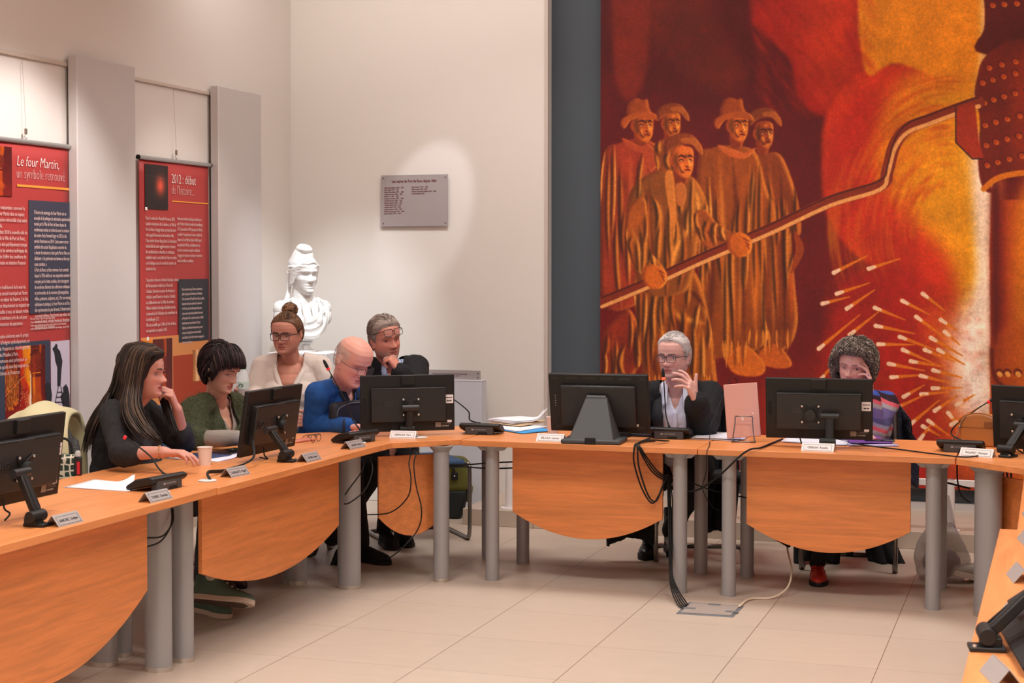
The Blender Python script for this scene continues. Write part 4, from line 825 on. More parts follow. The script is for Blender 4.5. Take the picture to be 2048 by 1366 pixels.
        for S, E, W, sd, hd_ in s.arms:
            if hd_: hand(mb, W, hd_['f'], hd_['n'], sd, hd_.get('curl', (.3,)*4), hd_.get('spread', .12), hd_.get('thumb', (.75, .5, .25)), hd_.get('s', 1.), hd_.get('tc', .35), hd_.get('stag', (0, 0, 0, 0))); mb.cap(W-(W-E)*.05, W+np.array(hd_['f'])/np.linalg.norm(hd_['f'])*.015, .026, .021)
            else: mb.cap(W, W+(W-E)/np.linalg.norm(W-E)*.12, .025, .02)
        for hip, kn, an in s.legs: mb.cap(kn+(an-kn)*.9, an, .032, .030, 12)
        me = remesh(mb, voxel, 'body', 2); P = co(me); q_ = s.L(P); c = np.tile(s.skin, (len(P), 1)); x, y, z = q_[:, 0], q_[:, 1], q_[:, 2]/s.hd.lg
        hdm = (np.linalg.norm(q_, axis=1) < .2); fr = hdm & (x > .02)
        def mix(mask_, col, a_): 
            a_ = (a_*mask_)[:, None]; c[:] = c*(1-a_)+np.array(col)/255.*a_
        var = snoise(P, 60, 3)*.03; c *= (1+var)[:, None]
        mix(fr, (214, 120, 104), cheek*3*(np.exp(-((np.abs(y)-.042)/.02)**2-((z+.032)/.02)**2)))
        mix(fr, (206, 110, 98), cheek*2.2*np.exp(-(y/.014)**2-((z+.036)/.012)**2))
        if stubble: mix(hdm & (x > -.01), (150, 128, 118), stubble*np.clip((-.045-z)/.02, 0, 1)*np.clip((z+.13)/.02, 0, 1)*np.clip((x+.01)/.02, 0, 1))
        lip = np.clip(1.25-np.abs((z+.069)/.0105)**2-np.abs(y/.0245)**2.4, 0, 1)*(x > .07); mix(fr, lipc, np.clip(lip*1.6, 0, .9))
        mix(fr & (x > .07), (96, 44, 42), .85*np.exp(-((z+.0692)/.0014)**2)*(np.abs(y) < .023))
        mix(fr, (120, 62, 52), .6*np.exp(-((np.abs(y)-.0085)/.0035)**2-((z+.0475)/.0022)**2))
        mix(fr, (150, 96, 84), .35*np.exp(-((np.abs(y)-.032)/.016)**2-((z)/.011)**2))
        mix(fr, browc, .55*(np.exp(-((z-.0215-.003*np.sin((np.abs(y)-.012)*80))/.0035)**4)*((np.abs(y) > .011) & (np.abs(y) < .049))))
        if hairpaint is not None: mix(hdm & hairpaint(x, y, z), scalp, .75)
        at = me.color_attributes.new('skin', 'FLOAT_COLOR', 'POINT'); at.data.foreach_set('color', np.concatenate([lin(np.clip(c, 0, 1)), np.ones((len(c), 1))], 1).astype(np.float32).ravel())
        s.bod = link(me, 'body', skinmat(str(int(s.skin[0]*255))+str(int(s.skin[1]*255)), (.6, .4, .3, 1)), s.root); return s.bod
    def eyes(s, iris=(80, 60, 45), gaze=(1, 0, 0), openu=.42, openl=.28, browc=(90, 66, 52), browr=.0026, lash=.001):
        lidm = mat('lid_%d_%d' % tuple((s.skin[:2]*255).astype(int)), tuple(lin(s.skin*.93))+(1,), .5, spec=.3); im = mat('iris_%d_%d' % iris[:2], rgb(*iris), .15)
        for sg in (-1, 1):
            yc = sg*.032; cx = float(s.hd.front(yc, 0.))-.0085; cen = np.array([cx, yc, -.001]); g = np.array(gaze, float); g /= np.linalg.norm(g); u, v, d = basis(g); Rg = np.stack([u, v, d], 1)
            mb = MB(); n_ = 20; rings = [0, .1, .23, .34, .46, .62, .9, 1.3, 1.6]; V_ = []; r = .0122
            for t in rings: V_ += [tuple(cen+Rg@np.array([math.sin(t)*math.cos(a), math.sin(t)*math.sin(a), math.cos(t)])*r) for a in np.linspace(0, 2*math.pi, n_, endpoint=False)]
            mb.v.append(s.H(V_)); mb.n = len(V_)
            for i in range(len(rings)-1):
                for j in range(n_): mb.f.append((i*n_+j, i*n_+(j+1) % n_, (i+1)*n_+(j+1) % n_, (i+1)*n_+j)); mb.mi.append(2 if rings[i+1] < .24 else 1 if rings[i+1] < .47 else 0)
            eye = mb.build('eye', [M_eyew, im, M_pupil], s.root, smooth=True, recalc=False)
            mb = MB(); az = np.linspace(-1.25, 1.25, 34); pts_u = []
            for top in (1, -1):
                E_ = []
                for a in az:
                    k = math.cos(min(1.57, abs(a)/1.18*1.57))
                    e0 = (openu if top > 0 else openl)*max(0, k)**.7-.02; e0 = max(e0, -.03 if top > 0 else .03) if k <= 0 else e0
                    if top > 0: pts_u.append(s.H(cen+.0134*np.array([math.cos(e0)*math.cos(a), math.cos(e0)*math.sin(a), math.sin(e0)])))
                    E_.append([s.H(cen+(.0133+.0006*(t_ == 0))*np.array([math.cos(e)*math.cos(a), math.cos(e)*math.sin(a), math.sin(e)])) for t_, e in enumerate(top*np.linspace(e0, 1.35, 9))])
                mb.grid(np.array(E_))
            mb.build('eyelid', lidm, eye, smooth=True, recalc=False)
            MB().tube(pts_u[4:-4], lash, 6).build('lashes', M_pupil, eye, smooth=True)
            bp = []
            for t in np.linspace(0, 1, 9): yb = sg*(.012+.037*t); zb = (.019+.006*math.sin(t*2.3)-.003*t)*s.hd.lg; bp.append(s.H((float(s.hd.front(yb, zb))-.0003, yb, zb)))
            MB().tube(bp, browr*np.array([.8, 1.1, 1.2, 1.2, 1.1, 1, .8, .6, .3]), 6).build('eyebrow', mat('brow_%d_%d' % tuple(browc[:2]), rgb(*browc), .8), s.root, smooth=True)
    def glasses(s, col=(30, 26, 28), lift=0., fwd=.0, w=.026, h=.020, r=.0016, tilt=0., sides=True, square=4.2, thick=1):
        gm = mat('frame_%d_%d' % tuple(col[:2]), rgb(*col), .3); gl = mat('lens_glass', (1, 1, 1, 1), .03, alpha=.05, spec=.6); x0 = float(s.hd.front(0, .0))+.006+fwd; z0 = -.004+lift
        a = np.linspace(0, 2*math.pi, 37); g = MB(); first = None
        Rt = lambda p: (p[0]+(p[2]-z0)*tilt, p[1], z0+(p[2]-z0))
        root = None
        for sg in (-1, 1):
            pts = [Rt((x0-.25*abs(sg*.032+w*np.sign(math.cos(t))*abs(math.cos(t))**(2/square))**2*8*.5, sg*.032+w*np.sign(math.cos(t))*abs(math.cos(t))**(2/square), z0+h*np.sign(math.sin(t))*abs(math.sin(t))**(2/square)*(1 if math.sin(t) > 0 else .95))) for t in a]
            rr = np.array([r*(1.35 if math.sin(t) > .3 else 1) for t in a]); g.tube([s.H(p) for p in pts], rr, 6, False)
            if sg == -1: lensA = pts
            else: lensB = pts
            ear = (-.02, sg*.079*s.hd.wd, .004+lift*.55); hinge = Rt((x0-.012, sg*(.032+w+.002), z0+h*.55))
            g.tube([s.H(p) for p in smoothpath([Rt((x0-.004, sg*(.032+w*.9), z0+h*.55)), hinge, ((hinge[0]+ear[0])/2, sg*(.079*s.hd.wd+.0025), (hinge[2]+ear[2])/2), ear, (-.035, sg*.079*s.hd.wd, ear[2]-.02)], 4)], r*1.2, 6)
        g.tube([s.H(Rt(p)) for p in smoothpath([(x0, -.008, z0+h*.4), (x0+.003, 0, z0+h*.55), (x0, .008, z0+h*.4)], 4)], r*1.1, 6)
        go = g.build('spectacles', gm, s.root, smooth=True)
        for pts in (lensA, lensB): MB().add([s.H(p) for p in pts[:-1]], [tuple(range(36))]).build('lens', gl, go, recalc=False)
    # ---------------- hair
    def hairline(s, x, k=0., front=.070, side=-.028, back=-.072):
        return np.interp(x, [-.11, -.06, -.035, -.012, .012, .030, .045, .065, .086], [back, back+.002, -.05, .018, side+.01, .012, .035, front-.014, front])-k
    def scalp(s, d):
        d = np.asarray(d, float); d = d/np.linalg.norm(d, axis=-1, keepdims=True); c = np.array([-.008, 0, .012]); r = np.array([.101, .0775*s.hd.wd, .1105*s.hd.lg]); return c+d*r
    def cap(s, thick, m, line=None, name='hair', noise=.004, nsc=90, shape=None):
        hd = Head(s.hd.wd, s.hd.lg, s.hd.jw); hd.bumps = lambda y, z: 0*z; V_, Fs = hd.mesh(90, 120); cen = np.array([-.008, 0, .01]); d = V_-cen; d /= np.linalg.norm(d, axis=1)[:, None]
        ln_ = (line or s.hairline)(V_[:, 0]); k = np.clip((V_[:, 2]-ln_)/.022, 0, 1); k = k*k*(3-2*k); th = thick(V_) if callable(thick) else thick
        V2 = V_+d*(th*k+.0015*np.sign(k-.001)-.0015*(k <= 0))[:, None]+d*(noise*k*snoise(V_, nsc, 5))[:, None]
        if shape is not None: V2 = shape(V2, k)
        keep = V_[:, 2] > ln_-.004; Fs = [f for f in Fs if len(f) == 4 and all(keep[i] for i in f) or (len(f) > 4 and keep[f[0]])]
        mb = MB(); mb.add(s.H(V2), Fs); return mb.build(name, m, s.root, smooth=True, recalc=False)
    def locks(s, N, comb, mats, par, t0=.006, n=7, step=.011, r=.0026, line=None, seed=1, wig=.0, curl=0., allow=.0, tt=None, keepf=None, seg=5):
        R_ = np.random.RandomState(seed); mb = MB(); c = np.array([-.008, 0, .012]); k = 0; tries = 0; line = line or s.hairline
        while k < N and tries < N*20:
            tries += 1; d = R_.randn(3); d /= np.linalg.norm(d)
            p = s.scalp(d)
            if p[2] < line(p[0])+.004 or (keepf and not keepf(p)): continue
            path = []; ph = R_.rand()*6.28; t_ = tt(p) if tt else t0; t_ = t_*(.8+.5*R_.rand())
            cur = p.copy()
            for j in range(n):
                dd = (cur-c)/np.array([.101, .0775*s.hd.wd, .1105*s.hd.lg]); dd /= np.linalg.norm(dd); off_ = cur+dd*(t_*min(1, .55+j/3.)+.002)
                if curl: off_ = off_+curl*np.array([math.cos(ph+j*1.5), math.sin(ph+j*1.7), math.sin(ph+j*1.4+1)])
                path.append(s.H(off_)); v = np.array(comb(cur), float)+wig*R_.randn(3); v -= dd*(v@dd); v /= np.linalg.norm(v)+1e-9; nx = cur+v*step; nd = (nx-c)/np.array([.101, .0775, .1105]); cur = s.scalp(nd)
                if cur[2] < line(cur[0])-allow: break
            if len(path) < 3: continue
            mb.cur = R_.choice([0, 1, 1, 2], p=[.35, .25, .25, .15]); m_ = len(path); rr = r*(.7+.6*R_.rand())*np.interp(np.linspace(0, 1, m_), [0, .3, 1], [.6, 1, .15]); mb.tube(path, rr, seg); k += 1
        return mb.build('hair_locks', mats, par, smooth=True, recalc=False)
    # ---------------- clothing
    def garment(s, name, m, g, voxel=.006, to=2., torso=True, kill=None, wr=.004, wsc=26, thick=.004, par=None, bust=0., extra=None, ru=1., seed=2, legs=False, wseed=9, smooth=5, attr=None):
        mb = MB()
        if torso: s.torso_prims(mb, g, bust)
        if to > 0: s.arm_prims(mb, g+.004, to, ru)
        if legs: s.leg_prims(mb, g, legs)
        if extra: extra(mb)
        me = remesh(mb, voxel, name, smooth); P = co(me); N = nrm(me)
        P = P+N*(wr*snoise(P*np.array([1, 1, 1.]), wsc, wseed)+wr*.55*snoise(P, wsc*2.7, wseed+1)+wr*.35*snoise(P*np.array([1, 1, .35]), wsc*5, wseed+2))[:, None]
        setco(me, P)
        if kill is not None:
            kk = kill(s.Tl(P), P)
            for S, E, W, sd, hd_ in s.arms:
                for A_, B_, rr_ in ((E, W, .10), (S+(E-S)*.35, E, .09)):
                    d = B_-A_; t_ = np.clip(((P-A_)@d)/(d@d), 0, 1); kk &= ~(np.linalg.norm(P-A_-t_[:, None]*d, axis=1) < rr_)
            cutfaces(me, kk)
        if attr is not None:
            P = co(me); at = me.color_attributes.new('cloth', 'FLOAT_COLOR', 'POINT'); c = attr(s.Tl(P), P)/255.; at.data.foreach_set('color', np.concatenate([lin(c), np.ones((len(c), 1))], 1).astype(np.float32).ravel())
        o = link(me, name, m, par or s.root)
        if thick: so = o.modifiers.new('solid', 'SOLIDIFY'); so.thickness = thick; so.offset = 1
        return o
    def strip(s, name, pts, wdt, m, th=.003, up=None, taper=None):
        """flat ribbon along pts (world) facing outwards"""
        P = smoothpath(pts, 6); mb = MB(); n_ = len(P); w_ = np.interp(np.linspace(0, 1, n_), np.linspace(0, 1, len(wdt)), wdt) if hasattr(wdt, '__len__') else np.full(n_, wdt); L_ = []
        for i in range(n_):
            t = P[min(i+1, n_-1)]-P[max(i-1, 0)]; t /= np.linalg.norm(t); o_ = np.array(up) if up is not None else s.ft; sd = np.cross(t, o_); sd /= np.linalg.norm(sd)+1e-9; L_.append([P[i]-sd*w_[i]/2, P[i]+sd*w_[i]/2])
        mb.grid(np.array(L_)); o = mb.build(name, m, s.root, smooth=True, recalc=False); so = o.modifiers.new('solid', 'SOLIDIFY'); so.thickness = th; so.offset = 0; return o
def cloth(nm, c, rough=.9, bs=700, bt=.3, var=None, sheen=.0, **k): return mat(nm, c, rough, bump=(bs, bt, .0015), var=var, sheen=sheen, **k)
def shoe(parent, name, ankle, toe, m_up, m_sole, L_=.27, high=.0, solet=.02, up=None, rot=None, wide=1., lace=None, heel=0., patch=None):
    """ankle: heel-side ankle point on sole level; toe: direction"""
    A = Vector(ankle); t = Vector(toe).normalized(); u = Vector(up or (0, 0, 1)); M_ = frame(A, t, u.cross(t), None)
    o = empty(name); o.parent = parent; o.matrix_local = M_
    xs_ = np.linspace(0, 1, 15); wd = np.interp(xs_, [0, .08, .3, .5, .7, .88, 1], [.018, .03, .033, .036, .046, .038, .01])*wide; hg = np.interp(xs_, [0, .1, .3, .42, .6, .8, .95, 1], [.05+high, .07+high, .075+high, .07+high*.4, .055, .042, .03, .012])
    yo = np.interp(xs_, [0, .5, 1], [0, .004, -.006]); P = []; a = np.linspace(0, math.pi, 13)
    for i, x in enumerate(xs_): P.append([((x-.22)*L_, yo[i]+wd[i]*math.cos(b), solet+hg[i]*abs(math.sin(b))**.75) for b in a])
    P.insert(0, [((-.225)*L_, 0, solet)]*13); P.append([((1-.218)*L_, yo[-1], solet)]*13)
    up_ = MB().grid(np.array(P)).build('shoe_upper', m_up, o, smooth=True, recalc=True); so = up_.modifiers.new('s', 'SOLIDIFY'); so.thickness = .003
    ol = [((x-.22)*L_, yo[i]+wd[i]*1.1) for i, x in enumerate(xs_)]+[((x-.22)*L_, yo[i]-wd[i]*1.1) for i, x in list(enumerate(xs_))[::-1]]
    MB().prism(ol, 0, solet+.004).build('sole', m_sole, o, bevel=.004)
    if high:
        zc_ = [solet+.035, solet+.06, solet+.075+high*.8, solet+.08+high*1.5, solet+.082+high*1.6, solet+.078+high*1.5]
        MB().lathe([(.036, zc_[0]), (.040, zc_[1]), (.040, zc_[2]), (.043, zc_[3]), (.040, zc_[4]), (.037, zc_[5])], 24, (.005, 0, 0), 1.15, .9).build('ankle_collar', m_up, o, smooth=40)
    if heel: MB().prism([(-.22*L_, -.03), (.08*L_, -.03), (.08*L_, .03), (-.22*L_, .03)], -heel, 0).build('heel', m_sole, o, bevel=.004)
    if lace:
        mb = MB()
        for k in range(5): x = (.33+.085*k-.22)*L_; z = solet+np.interp(.33+.085*k, xs_, hg)+.002; mb.tube([(x, -.018, z-.006), (x+.006, 0, z+.003), (x, .018, z-.006)], .0024, 6)
        mb.tube(smoothpath([(.02*L_, .0, .1+high*.8), (.06*L_, .03, .085+high*.6), (.11*L_, .035, .06+high*.3), (.08*L_, .04, .04)], 5), .003, 6); mb.build('laces', lace, o, smooth=True)
    return o
DOWN = np.array([0, 0, -1.]); X3 = rtv; Z3 = np.array([0, 0, 1.]); Y3 = np.array([fwv[0], fwv[1], 0])/np.linalg.norm(fwv[:2])
def V3(x, y, z): return X3*x+Y3*y+Z3*z
M_jean = cloth('grey_denim', rgb(66, 64, 70), bs=500); M_blkc = cloth('black_cloth', rgb(20, 20, 23), bs=300, bt=.25); M_trou = cloth('black_trousers', rgb(18, 18, 20), bs=300)
def neckkill(r=.075, dep=.03, vdep=0, slope=.5, vf=.0, jag=0):
    def k(T, P):
        f, l, u = T[:, 0], T[:, 1], T[:, 2]
        a = (u > -dep) & (np.hypot(f, l) < r)
        if vdep: a |= (f > vf) & (u > -vdep) & (np.abs(l) < (u+vdep)*slope+.002)
        return a
    return k
def fuzz(garm, N, ln_, r, m, par, seed=3):
    me = garm.data; P = co(me); Nn = nrm(me); R_ = np.random.RandomState(seed); idx = R_.randint(0, len(P), N); mb = MB()
    for i in idx:
        d = Nn[i]+.9*R_.randn(3)*.6+np.array([0, 0, -.4]); d /= np.linalg.norm(d); l = ln_*(.5+R_.rand()); mb.tube([P[i], P[i]+Nn[i]*l*.5+d*l*.3, P[i]+Nn[i]*l*.6+d*l], [r, r*.8, r*.2], 3, False)
    return mb.build('fuzz', m, par, recalc=False)
# ---- 1: woman with long brown hair, black top
p = Person('person in a black knit top with long brown hair, hand held to the mouth', PD(254, 806, 7.5), .10, PD(287, 746, 7.44), .04, .02, 0, sh=.172, skin=(206, 146, 130), hd=Head(.98, .97, .98, 1.12), male=False, lean=.04, torso=1.25, shdrop=.035); P1 = p
p.add_arm(1, PD(366, 884, 7.72), PD(354, 818, 7.58), dict(f=V3(-.30, -.25, .85), n=V3(-.9, -.1, -.15), curl=((.75, .9, .5), (.8, .9, .5), (.85, .9, .5), (.9, .9, .5)), thumb=(.25, .75, .5), spread=.05, s=.95))
p.add_arm(-1, PD(246, 908, 7.12), PD(328, 904, 7.02), dict(f=V3(1, -.05, -.08), n=V3(.1, 0, -1), curl=(.30, .35, .4, .45), thumb=(.5, .8, .3), s=.9))
p.set_legs(kL=np.array([-3.80, 6.95, .52]), aL=PD(412, 1203, 7.35)+V3(.0, -.02, .16), kR=np.array([-3.74, 6.72, .56]), aR=PZ(405, 1225)+V3(0, 0, .16))
p.body(.0034, lipc=(168, 72, 72), cheek=.13, browc=(58, 42, 36)); p.eyes((58, 44, 38), (1, .0, .05), .50, .34, (50, 36, 32), .0022, .0013)
p.garment('knit_top', cloth('black_knit', rgb(36, 35, 38), bs=420, bt=.6, var=(60, .25)), .010, to=1.28, kill=neckkill(.078, .03, .085, 1.1, .0), bust=.9, wr=.006, ru=1.12)
p.garment('jeans', M_jean, .006, .012, torso=False, to=0, legs=.97, wr=.004)
HB = hairmat('brown_long', rgb(38, 28, 24), rgb(62, 45, 36), rgb(88, 66, 51))
p.cap(lambda V_: .016+.010*np.clip((V_[:, 2]-.02)/.08, 0, 1)+.006*(V_[:, 0] < -.02), HB[0], lambda x: np.interp(x, [-.11, -.06, 0, .03, .05, .07, .088], [-.075, -.075, -.06, -.02, .03, .058, .072]), 'hair')
G = [[(322, 708, 7.36), (303, 712, 7.33), (294, 738, 7.33), (287, 772, 7.33), (283, 806, 7.30), (294, 842, 7.22), (314, 868, 7.15), (327, 884, 7.12)],
     [(314, 696, 7.36), (288, 704, 7.32), (277, 738, 7.31), (271, 776, 7.30), (270, 812, 7.24), (284, 846, 7.16), (304, 872, 7.12), (312, 880, 7.1)],
     [(304, 690, 7.37), (274, 700, 7.33), (262, 736, 7.31), (254, 776, 7.29), (248, 808, 7.22), (254, 836, 7.12), (272, 862, 7.08), (290, 874, 7.06)],
     [(292, 687, 7.39), (260, 696, 7.36), (246, 734, 7.33), (238, 772, 7.34), (226, 802, 7.46), (208, 830, 7.54), (192, 862, 7.6), (182, 890, 7.6)],
     [(284, 686, 7.42), (250, 692, 7.42), (234, 732, 7.38), (224, 770, 7.42), (207, 800, 7.52), (188, 828, 7.58), (172, 860, 7.6), (162, 905, 7.6)],
     [(282, 686, 7.48), (250, 695, 7.5), (236, 734, 7.48), (226, 770, 7.46), (214, 802, 7.4), (198, 832, 7.36), (184, 865, 7.34), (176, 900, 7.34)],
     [(284, 688, 7.54), (262, 700, 7.58), (250, 740, 7.58), (244, 780, 7.6), (236, 815, 7.6), (226, 850, 7.58), (216, 880, 7.56), (210, 905, 7.56)],
     [(300, 690, 7.54), (298, 700, 7.60), (306, 736, 7.62), (312, 772, 7.62), (326, 806, 7.6), (336, 836, 7.55), (344, 858, 7.5), (350, 872, 7.48)],
     [(318, 700, 7.50), (314, 706, 7.58), (318, 736, 7.6), (322, 772, 7.6), (336, 808, 7.58), (346, 838, 7.52), (352, 856, 7.5), (356, 866, 7.48)]]
Gw = [np.array([PD(*q_) for q_ in g_]) for g_ in G]
def sheet(a, b, N, seed, r=.0035, jit=.004):
    R_ = np.random.RandomState(seed); mb = MB()
    for k in range(N):
        t = a+(b-a)*R_.rand(); i = min(int(t), len(Gw)-2); ft_ = t-i; pts = Gw[i]*(1-ft_)+Gw[i+1]*ft_; pts = pts+R_.randn(3)*jit*np.linspace(.2, 1.6, len(pts))[:, None]+R_.randn(len(pts), 3)*jit*.35
        n0 = len(pts); e = R_.rand()*.5+.62; P_ = smoothpath(pts, 6); P_ = P_[:max(10, int(len(P_)*min(1, e+.3)))]; m_ = len(P_); mb.cur = R_.choice([0, 1, 2], p=[.45, .38, .17]); mb.tube(P_, r*(.6+.8*R_.rand())*np.interp(np.linspace(0, 1, m_), [0, .15, .7, 1], [.7, 1, .9, .15]), 5)
    return mb
ho = sheet(0, 6, 430, 11); ho2 = sheet(7, 8, 90, 12); ho2.v and ho.add(np.concatenate(ho2.v), ho2.f); 
ho.build('long_hair', HB, p.root, smooth=True, recalc=False)
MB().tube([p.neck+p.ft*(.055*math.cos(a))+p.lt*(.062*math.sin(a))+p.u*(-.02-.03*max(0, math.cos(a))) for a in np.linspace(-2.2, 2.2, 30)], .0014, 6).ball(p.neck+p.ft*.062-p.u*.055, .008, 10).build('necklace', mat('gold', rgb(200, 160, 100), .25, .9), p.root, smooth=True)
W_ = p.arms[1][2]; ax = V3(1, 0, 0); u_, v_, _ = basis(ax); mb = MB(); mb.tube([W_-ax*.02+u_*.028*math.cos(a)+v_*.028*math.sin(a) for a in np.linspace(0, 6.283, 25)], .0013, 6)
for a in range(6): mb.ball(W_-ax*.02+u_*.029*math.cos(a*1.05)+v_*.029*math.sin(a*1.05), .0042, 8)
mb.build('bracelet', mat('gold', 0), p.root, smooth=True)
Mg = cloth('green_canvas', rgb(86, 104, 90), bs=800); Mo = mat('off_white_rubber', rgb(196, 176, 158), .7); Msb = mat('shoe_tread', rgb(84, 66, 54), .9, bump=(300, .8, .003)); Mlace = mat('cotton_lace', rgb(200, 186, 160), .9)
sh1 = shoe(p.root, 'high_top_shoe', tuple(PD(412, 1203, 7.35)), tuple(V3(.95, .1, -.13)), Mg, Mo, .285, .05, .022, up=tuple(V3(.12, .52, .85)), lace=Mlace)
MB().lathe([(.025, 0), (.025, .002), (0, .003)], 24).build('ankle_badge', mat('badge_white', rgb(214, 200, 186), .7), sh1, smooth=40).matrix_local = Matrix.Translation((.005, -.039, .112)) @ Matrix.Rotation(math.radians(88), 4, 'X')
st_ = []
for k in range(10): r_ = .013 if k % 2 == 0 else .0052; st_.append((r_*math.sin(k*math.pi/5), r_*math.cos(k*math.pi/5)))
MB().prism(st_, .0025, .0035).build('ankle_star', mat('star_navy', rgb(30, 34, 60), .7), sh1).matrix_local = Matrix.Translation((.005, -.039, .112)) @ Matrix.Rotation(math.radians(88), 4, 'X')
MB().prism([(x*.9+.0, y*.85) for x, y in [(-.06, -.03), (.0, -.034), (.08, -.036), (.14, -.044), (.19, -.038), (.215, 0), (.19, .036), (.14, .042), (0, .034), (-.06, .03)]], -.003, 0).build('tread', Msb, sh1, bevel=.001)
shoe(p.root, 'high_top_shoe', tuple(PZ(405, 1225, .0)), tuple(V3(.75, -.62, .0)), Mg, Mo, .27, .05, .022, lace=Mlace)
# ---- 2: woman with short dark hair, green cardigan
p = Person('person in a fuzzy green cardigan with short dark hair, looking down', PD(430, 797, 8.24), .45, PD(445, 739, 8.14), .52, .32, 0, sh=.165, skin=(204, 152, 128), hd=Head(.97, .98, .95, 1.05), male=False, lean=.05, torso=1.05, shdrop=.065, hs=.96)
p.add_arm(-1, PD(388, 878, 7.98), PD(476, 876, 7.9), dict(f=V3(1, .1, -.05), n=V3(0, .1, -1), curl=(.4,)*4))
p.add_arm(1, PD(500, 878, 8.3), PD(510, 882, 8.05), dict(f=V3(.6, -.6, -.1), n=V3(0, .1, -1)))
p.set_legs(kL=np.array([-3.92, 7.9, .5]), aL=PZ(440, 1168)+V3(0, 0, .09), kR=np.array([-3.9, 7.28, .5]), aR=PZ(418, 1172)+V3(0, 0, .09))
p.body(.0035, lipc=(178, 100, 92), cheek=.07, browc=(84, 62, 52)); p.eyes((60, 46, 40), (.8, 0, -.6), .05, .34, (84, 62, 52), .0017, .0012)
p.garment('grey_top', cloth('grey_beige_knit', rgb(150, 138, 126), bs=500), .004, to=1.97, kill=neckkill(.075, .03, .16, .5), bust=.8)
cg = p.garment('cardigan', cloth('moss_green_wool', rgb(62, 66, 42), bs=260, bt=1., var=(80, .35)), .022, to=1.12, bust=.9, ru=1.15, wr=.008, kill=lambda T, P: ((T[:, 0] > -.02) & (np.abs(T[:, 1]) < .062-.12*(T[:, 2] < -.3)*0+np.clip(-.02-T[:, 2], 0, .5)*-.05)) | ((T[:, 2] > -.02) & (np.hypot(T[:, 0], T[:, 1]) < .085)), thick=.008)
fuzz(cg, 5200, .014, .0011, mat('moss_fuzz', rgb(84, 88, 58), .9), p.root)
p.garment('trousers', M_trou, .006, torso=False, to=0, legs=.95)
HD = hairmat('dark_brown', rgb(26, 17, 18), rgb(46, 29, 30), rgb(78, 52, 50))
def hl2(x, k=0): return np.interp(x, [-.11, -.06, -.035, -.012, .008, .03, .05, .07, .088], [-.072, -.072, -.055, -.02, -.045, .005, .032, .044, .052])
p.cap(lambda V_: .012+.010*np.clip((V_[:, 2]-.03)/.07, 0, 1)+.010*(V_[:, 0] < -.03)*(V_[:, 2] > -.02), HD[0], hl2)
p.locks(1800, lambda q_: (1., -.25, -1.2) if q_[0] > -.02 and q_[2] > 0 else (-.25, 0, -1), HD, p.root, .02, 9, .013, .0028, hl2, 4, .14, allow=.016, tt=lambda q_: .015+.012*min(1, max(0, (q_[2]-.03)/.07))+.008*(q_[0] < -.03))
er = MB().ball(p.H((-.004, -.085, -.045)), .004, 10); er.build('earring', mat('gold', 0), p.root, smooth=True)
Mbt = mat('brown_leather', rgb(64, 34, 30), .5); Mbs = mat('dark_sole', rgb(28, 22, 20), .8)
shoe(p.root, 'ankle_boot', tuple(PZ(440, 1168, .0)), tuple(V3(.75, -.55, 0)), Mbt, Mbs, .25, .06, .015)
shoe(p.root, 'ankle_boot', tuple(PZ(418, 1172, .0)), tuple(V3(.75, -.55, 0)), Mbt, Mbs, .25, .06, .015)
# ---- 3: woman with bun and glasses, cream cardigan
p = Person('person in a cream cardigan with dark glasses and a hair bun, below the bust', PD(584, 715, 9.3), 1.62, PD(573, 668, 9.22), 1.86, .12, .0, sh=.165, skin=(200, 138, 118), hd=Head(1.08, .97, 1.12, .95), male=False, lean=.02, torso=1.18, shdrop=.06, hs=.98)
p.add_arm(-1, PD(514, 792, 9.25), PD(507, 803, 9.02), dict(f=V3(-.75, -.1, .35), n=V3(.25, -.6, .1), curl=(.9,)*4, thumb=(.3, .9, .5)))
p.add_arm(1, PD(662, 800, 9.25), PD(630, 845, 9.0), dict(f=V3(-.8, -.3, .1), n=V3(0, .8, -.5)))
p.set_legs(aL=PZ(560, 1120)+V3(0, 0, .09), aR=PZ(530, 1125)+V3(0, 0, .09)); p.body(.0036, lipc=(176, 98, 88), cheek=.10, browc=(86, 58, 44)); p.eyes((70, 56, 48), (1, .1, -.1), .34, .28, (82, 56, 44), .0022)
p.glasses((50, 36, 36), .0, .002, .027, .021, .0019)
cd = p.garment('cardigan', cloth('cream_knit', rgb(214, 200, 190), bs=600, bt=.5), .016, to=1.35, kill=lambda T, P: ((T[:, 2] > 0) & (np.hypot(T[:, 0], T[:, 1]) < .07)) | ((T[:, 0] > 0) & (T[:, 2] > -.2) & (np.abs(T[:, 1]) < np.minimum(.074, (T[:, 2]+.2)*.46+.002))), bust=1.15, ru=1.15, wr=.005, thick=.004)
nb = p.neck
for sg in (-1, 1): p.strip('button_band', [p.neck+p.lt*sg*.092+p.ft*.01-p.u*.005, p.neck+p.lt*sg*.080+p.ft*.095-p.u*.07, p.neck+p.lt*sg*.045+p.ft*.150-p.u*.15, p.neck+p.lt*sg*.008+p.ft*.172-p.u*.22, p.neck+p.lt*sg*.006+p.ft*.166-p.u*.33], .026, cloth('cream_rib', rgb(222, 208, 198), bs=900), .005)
for k in range(3): MB().ball(p.neck+p.ft*(.178-.003*k)-p.u*(.225+.05*k), .005, 10).build('button', mat('pearl_button', rgb(150, 130, 125), .3), p.root, smooth=True)
HN = hairmat('chestnut', rgb(66, 44, 34), rgb(104, 72, 50), rgb(148, 106, 72))
p.cap(.004, HN[1], lambda x: np.interp(x, [-.11, -.06, -.035, -.012, .012, .035, .05, .07, .088], [-.07, -.07, -.05, .02, .0, .04, .062, .080, .09]), noise=.001)
def tobun(q_): return np.array([-.075, 0, .115])-q_
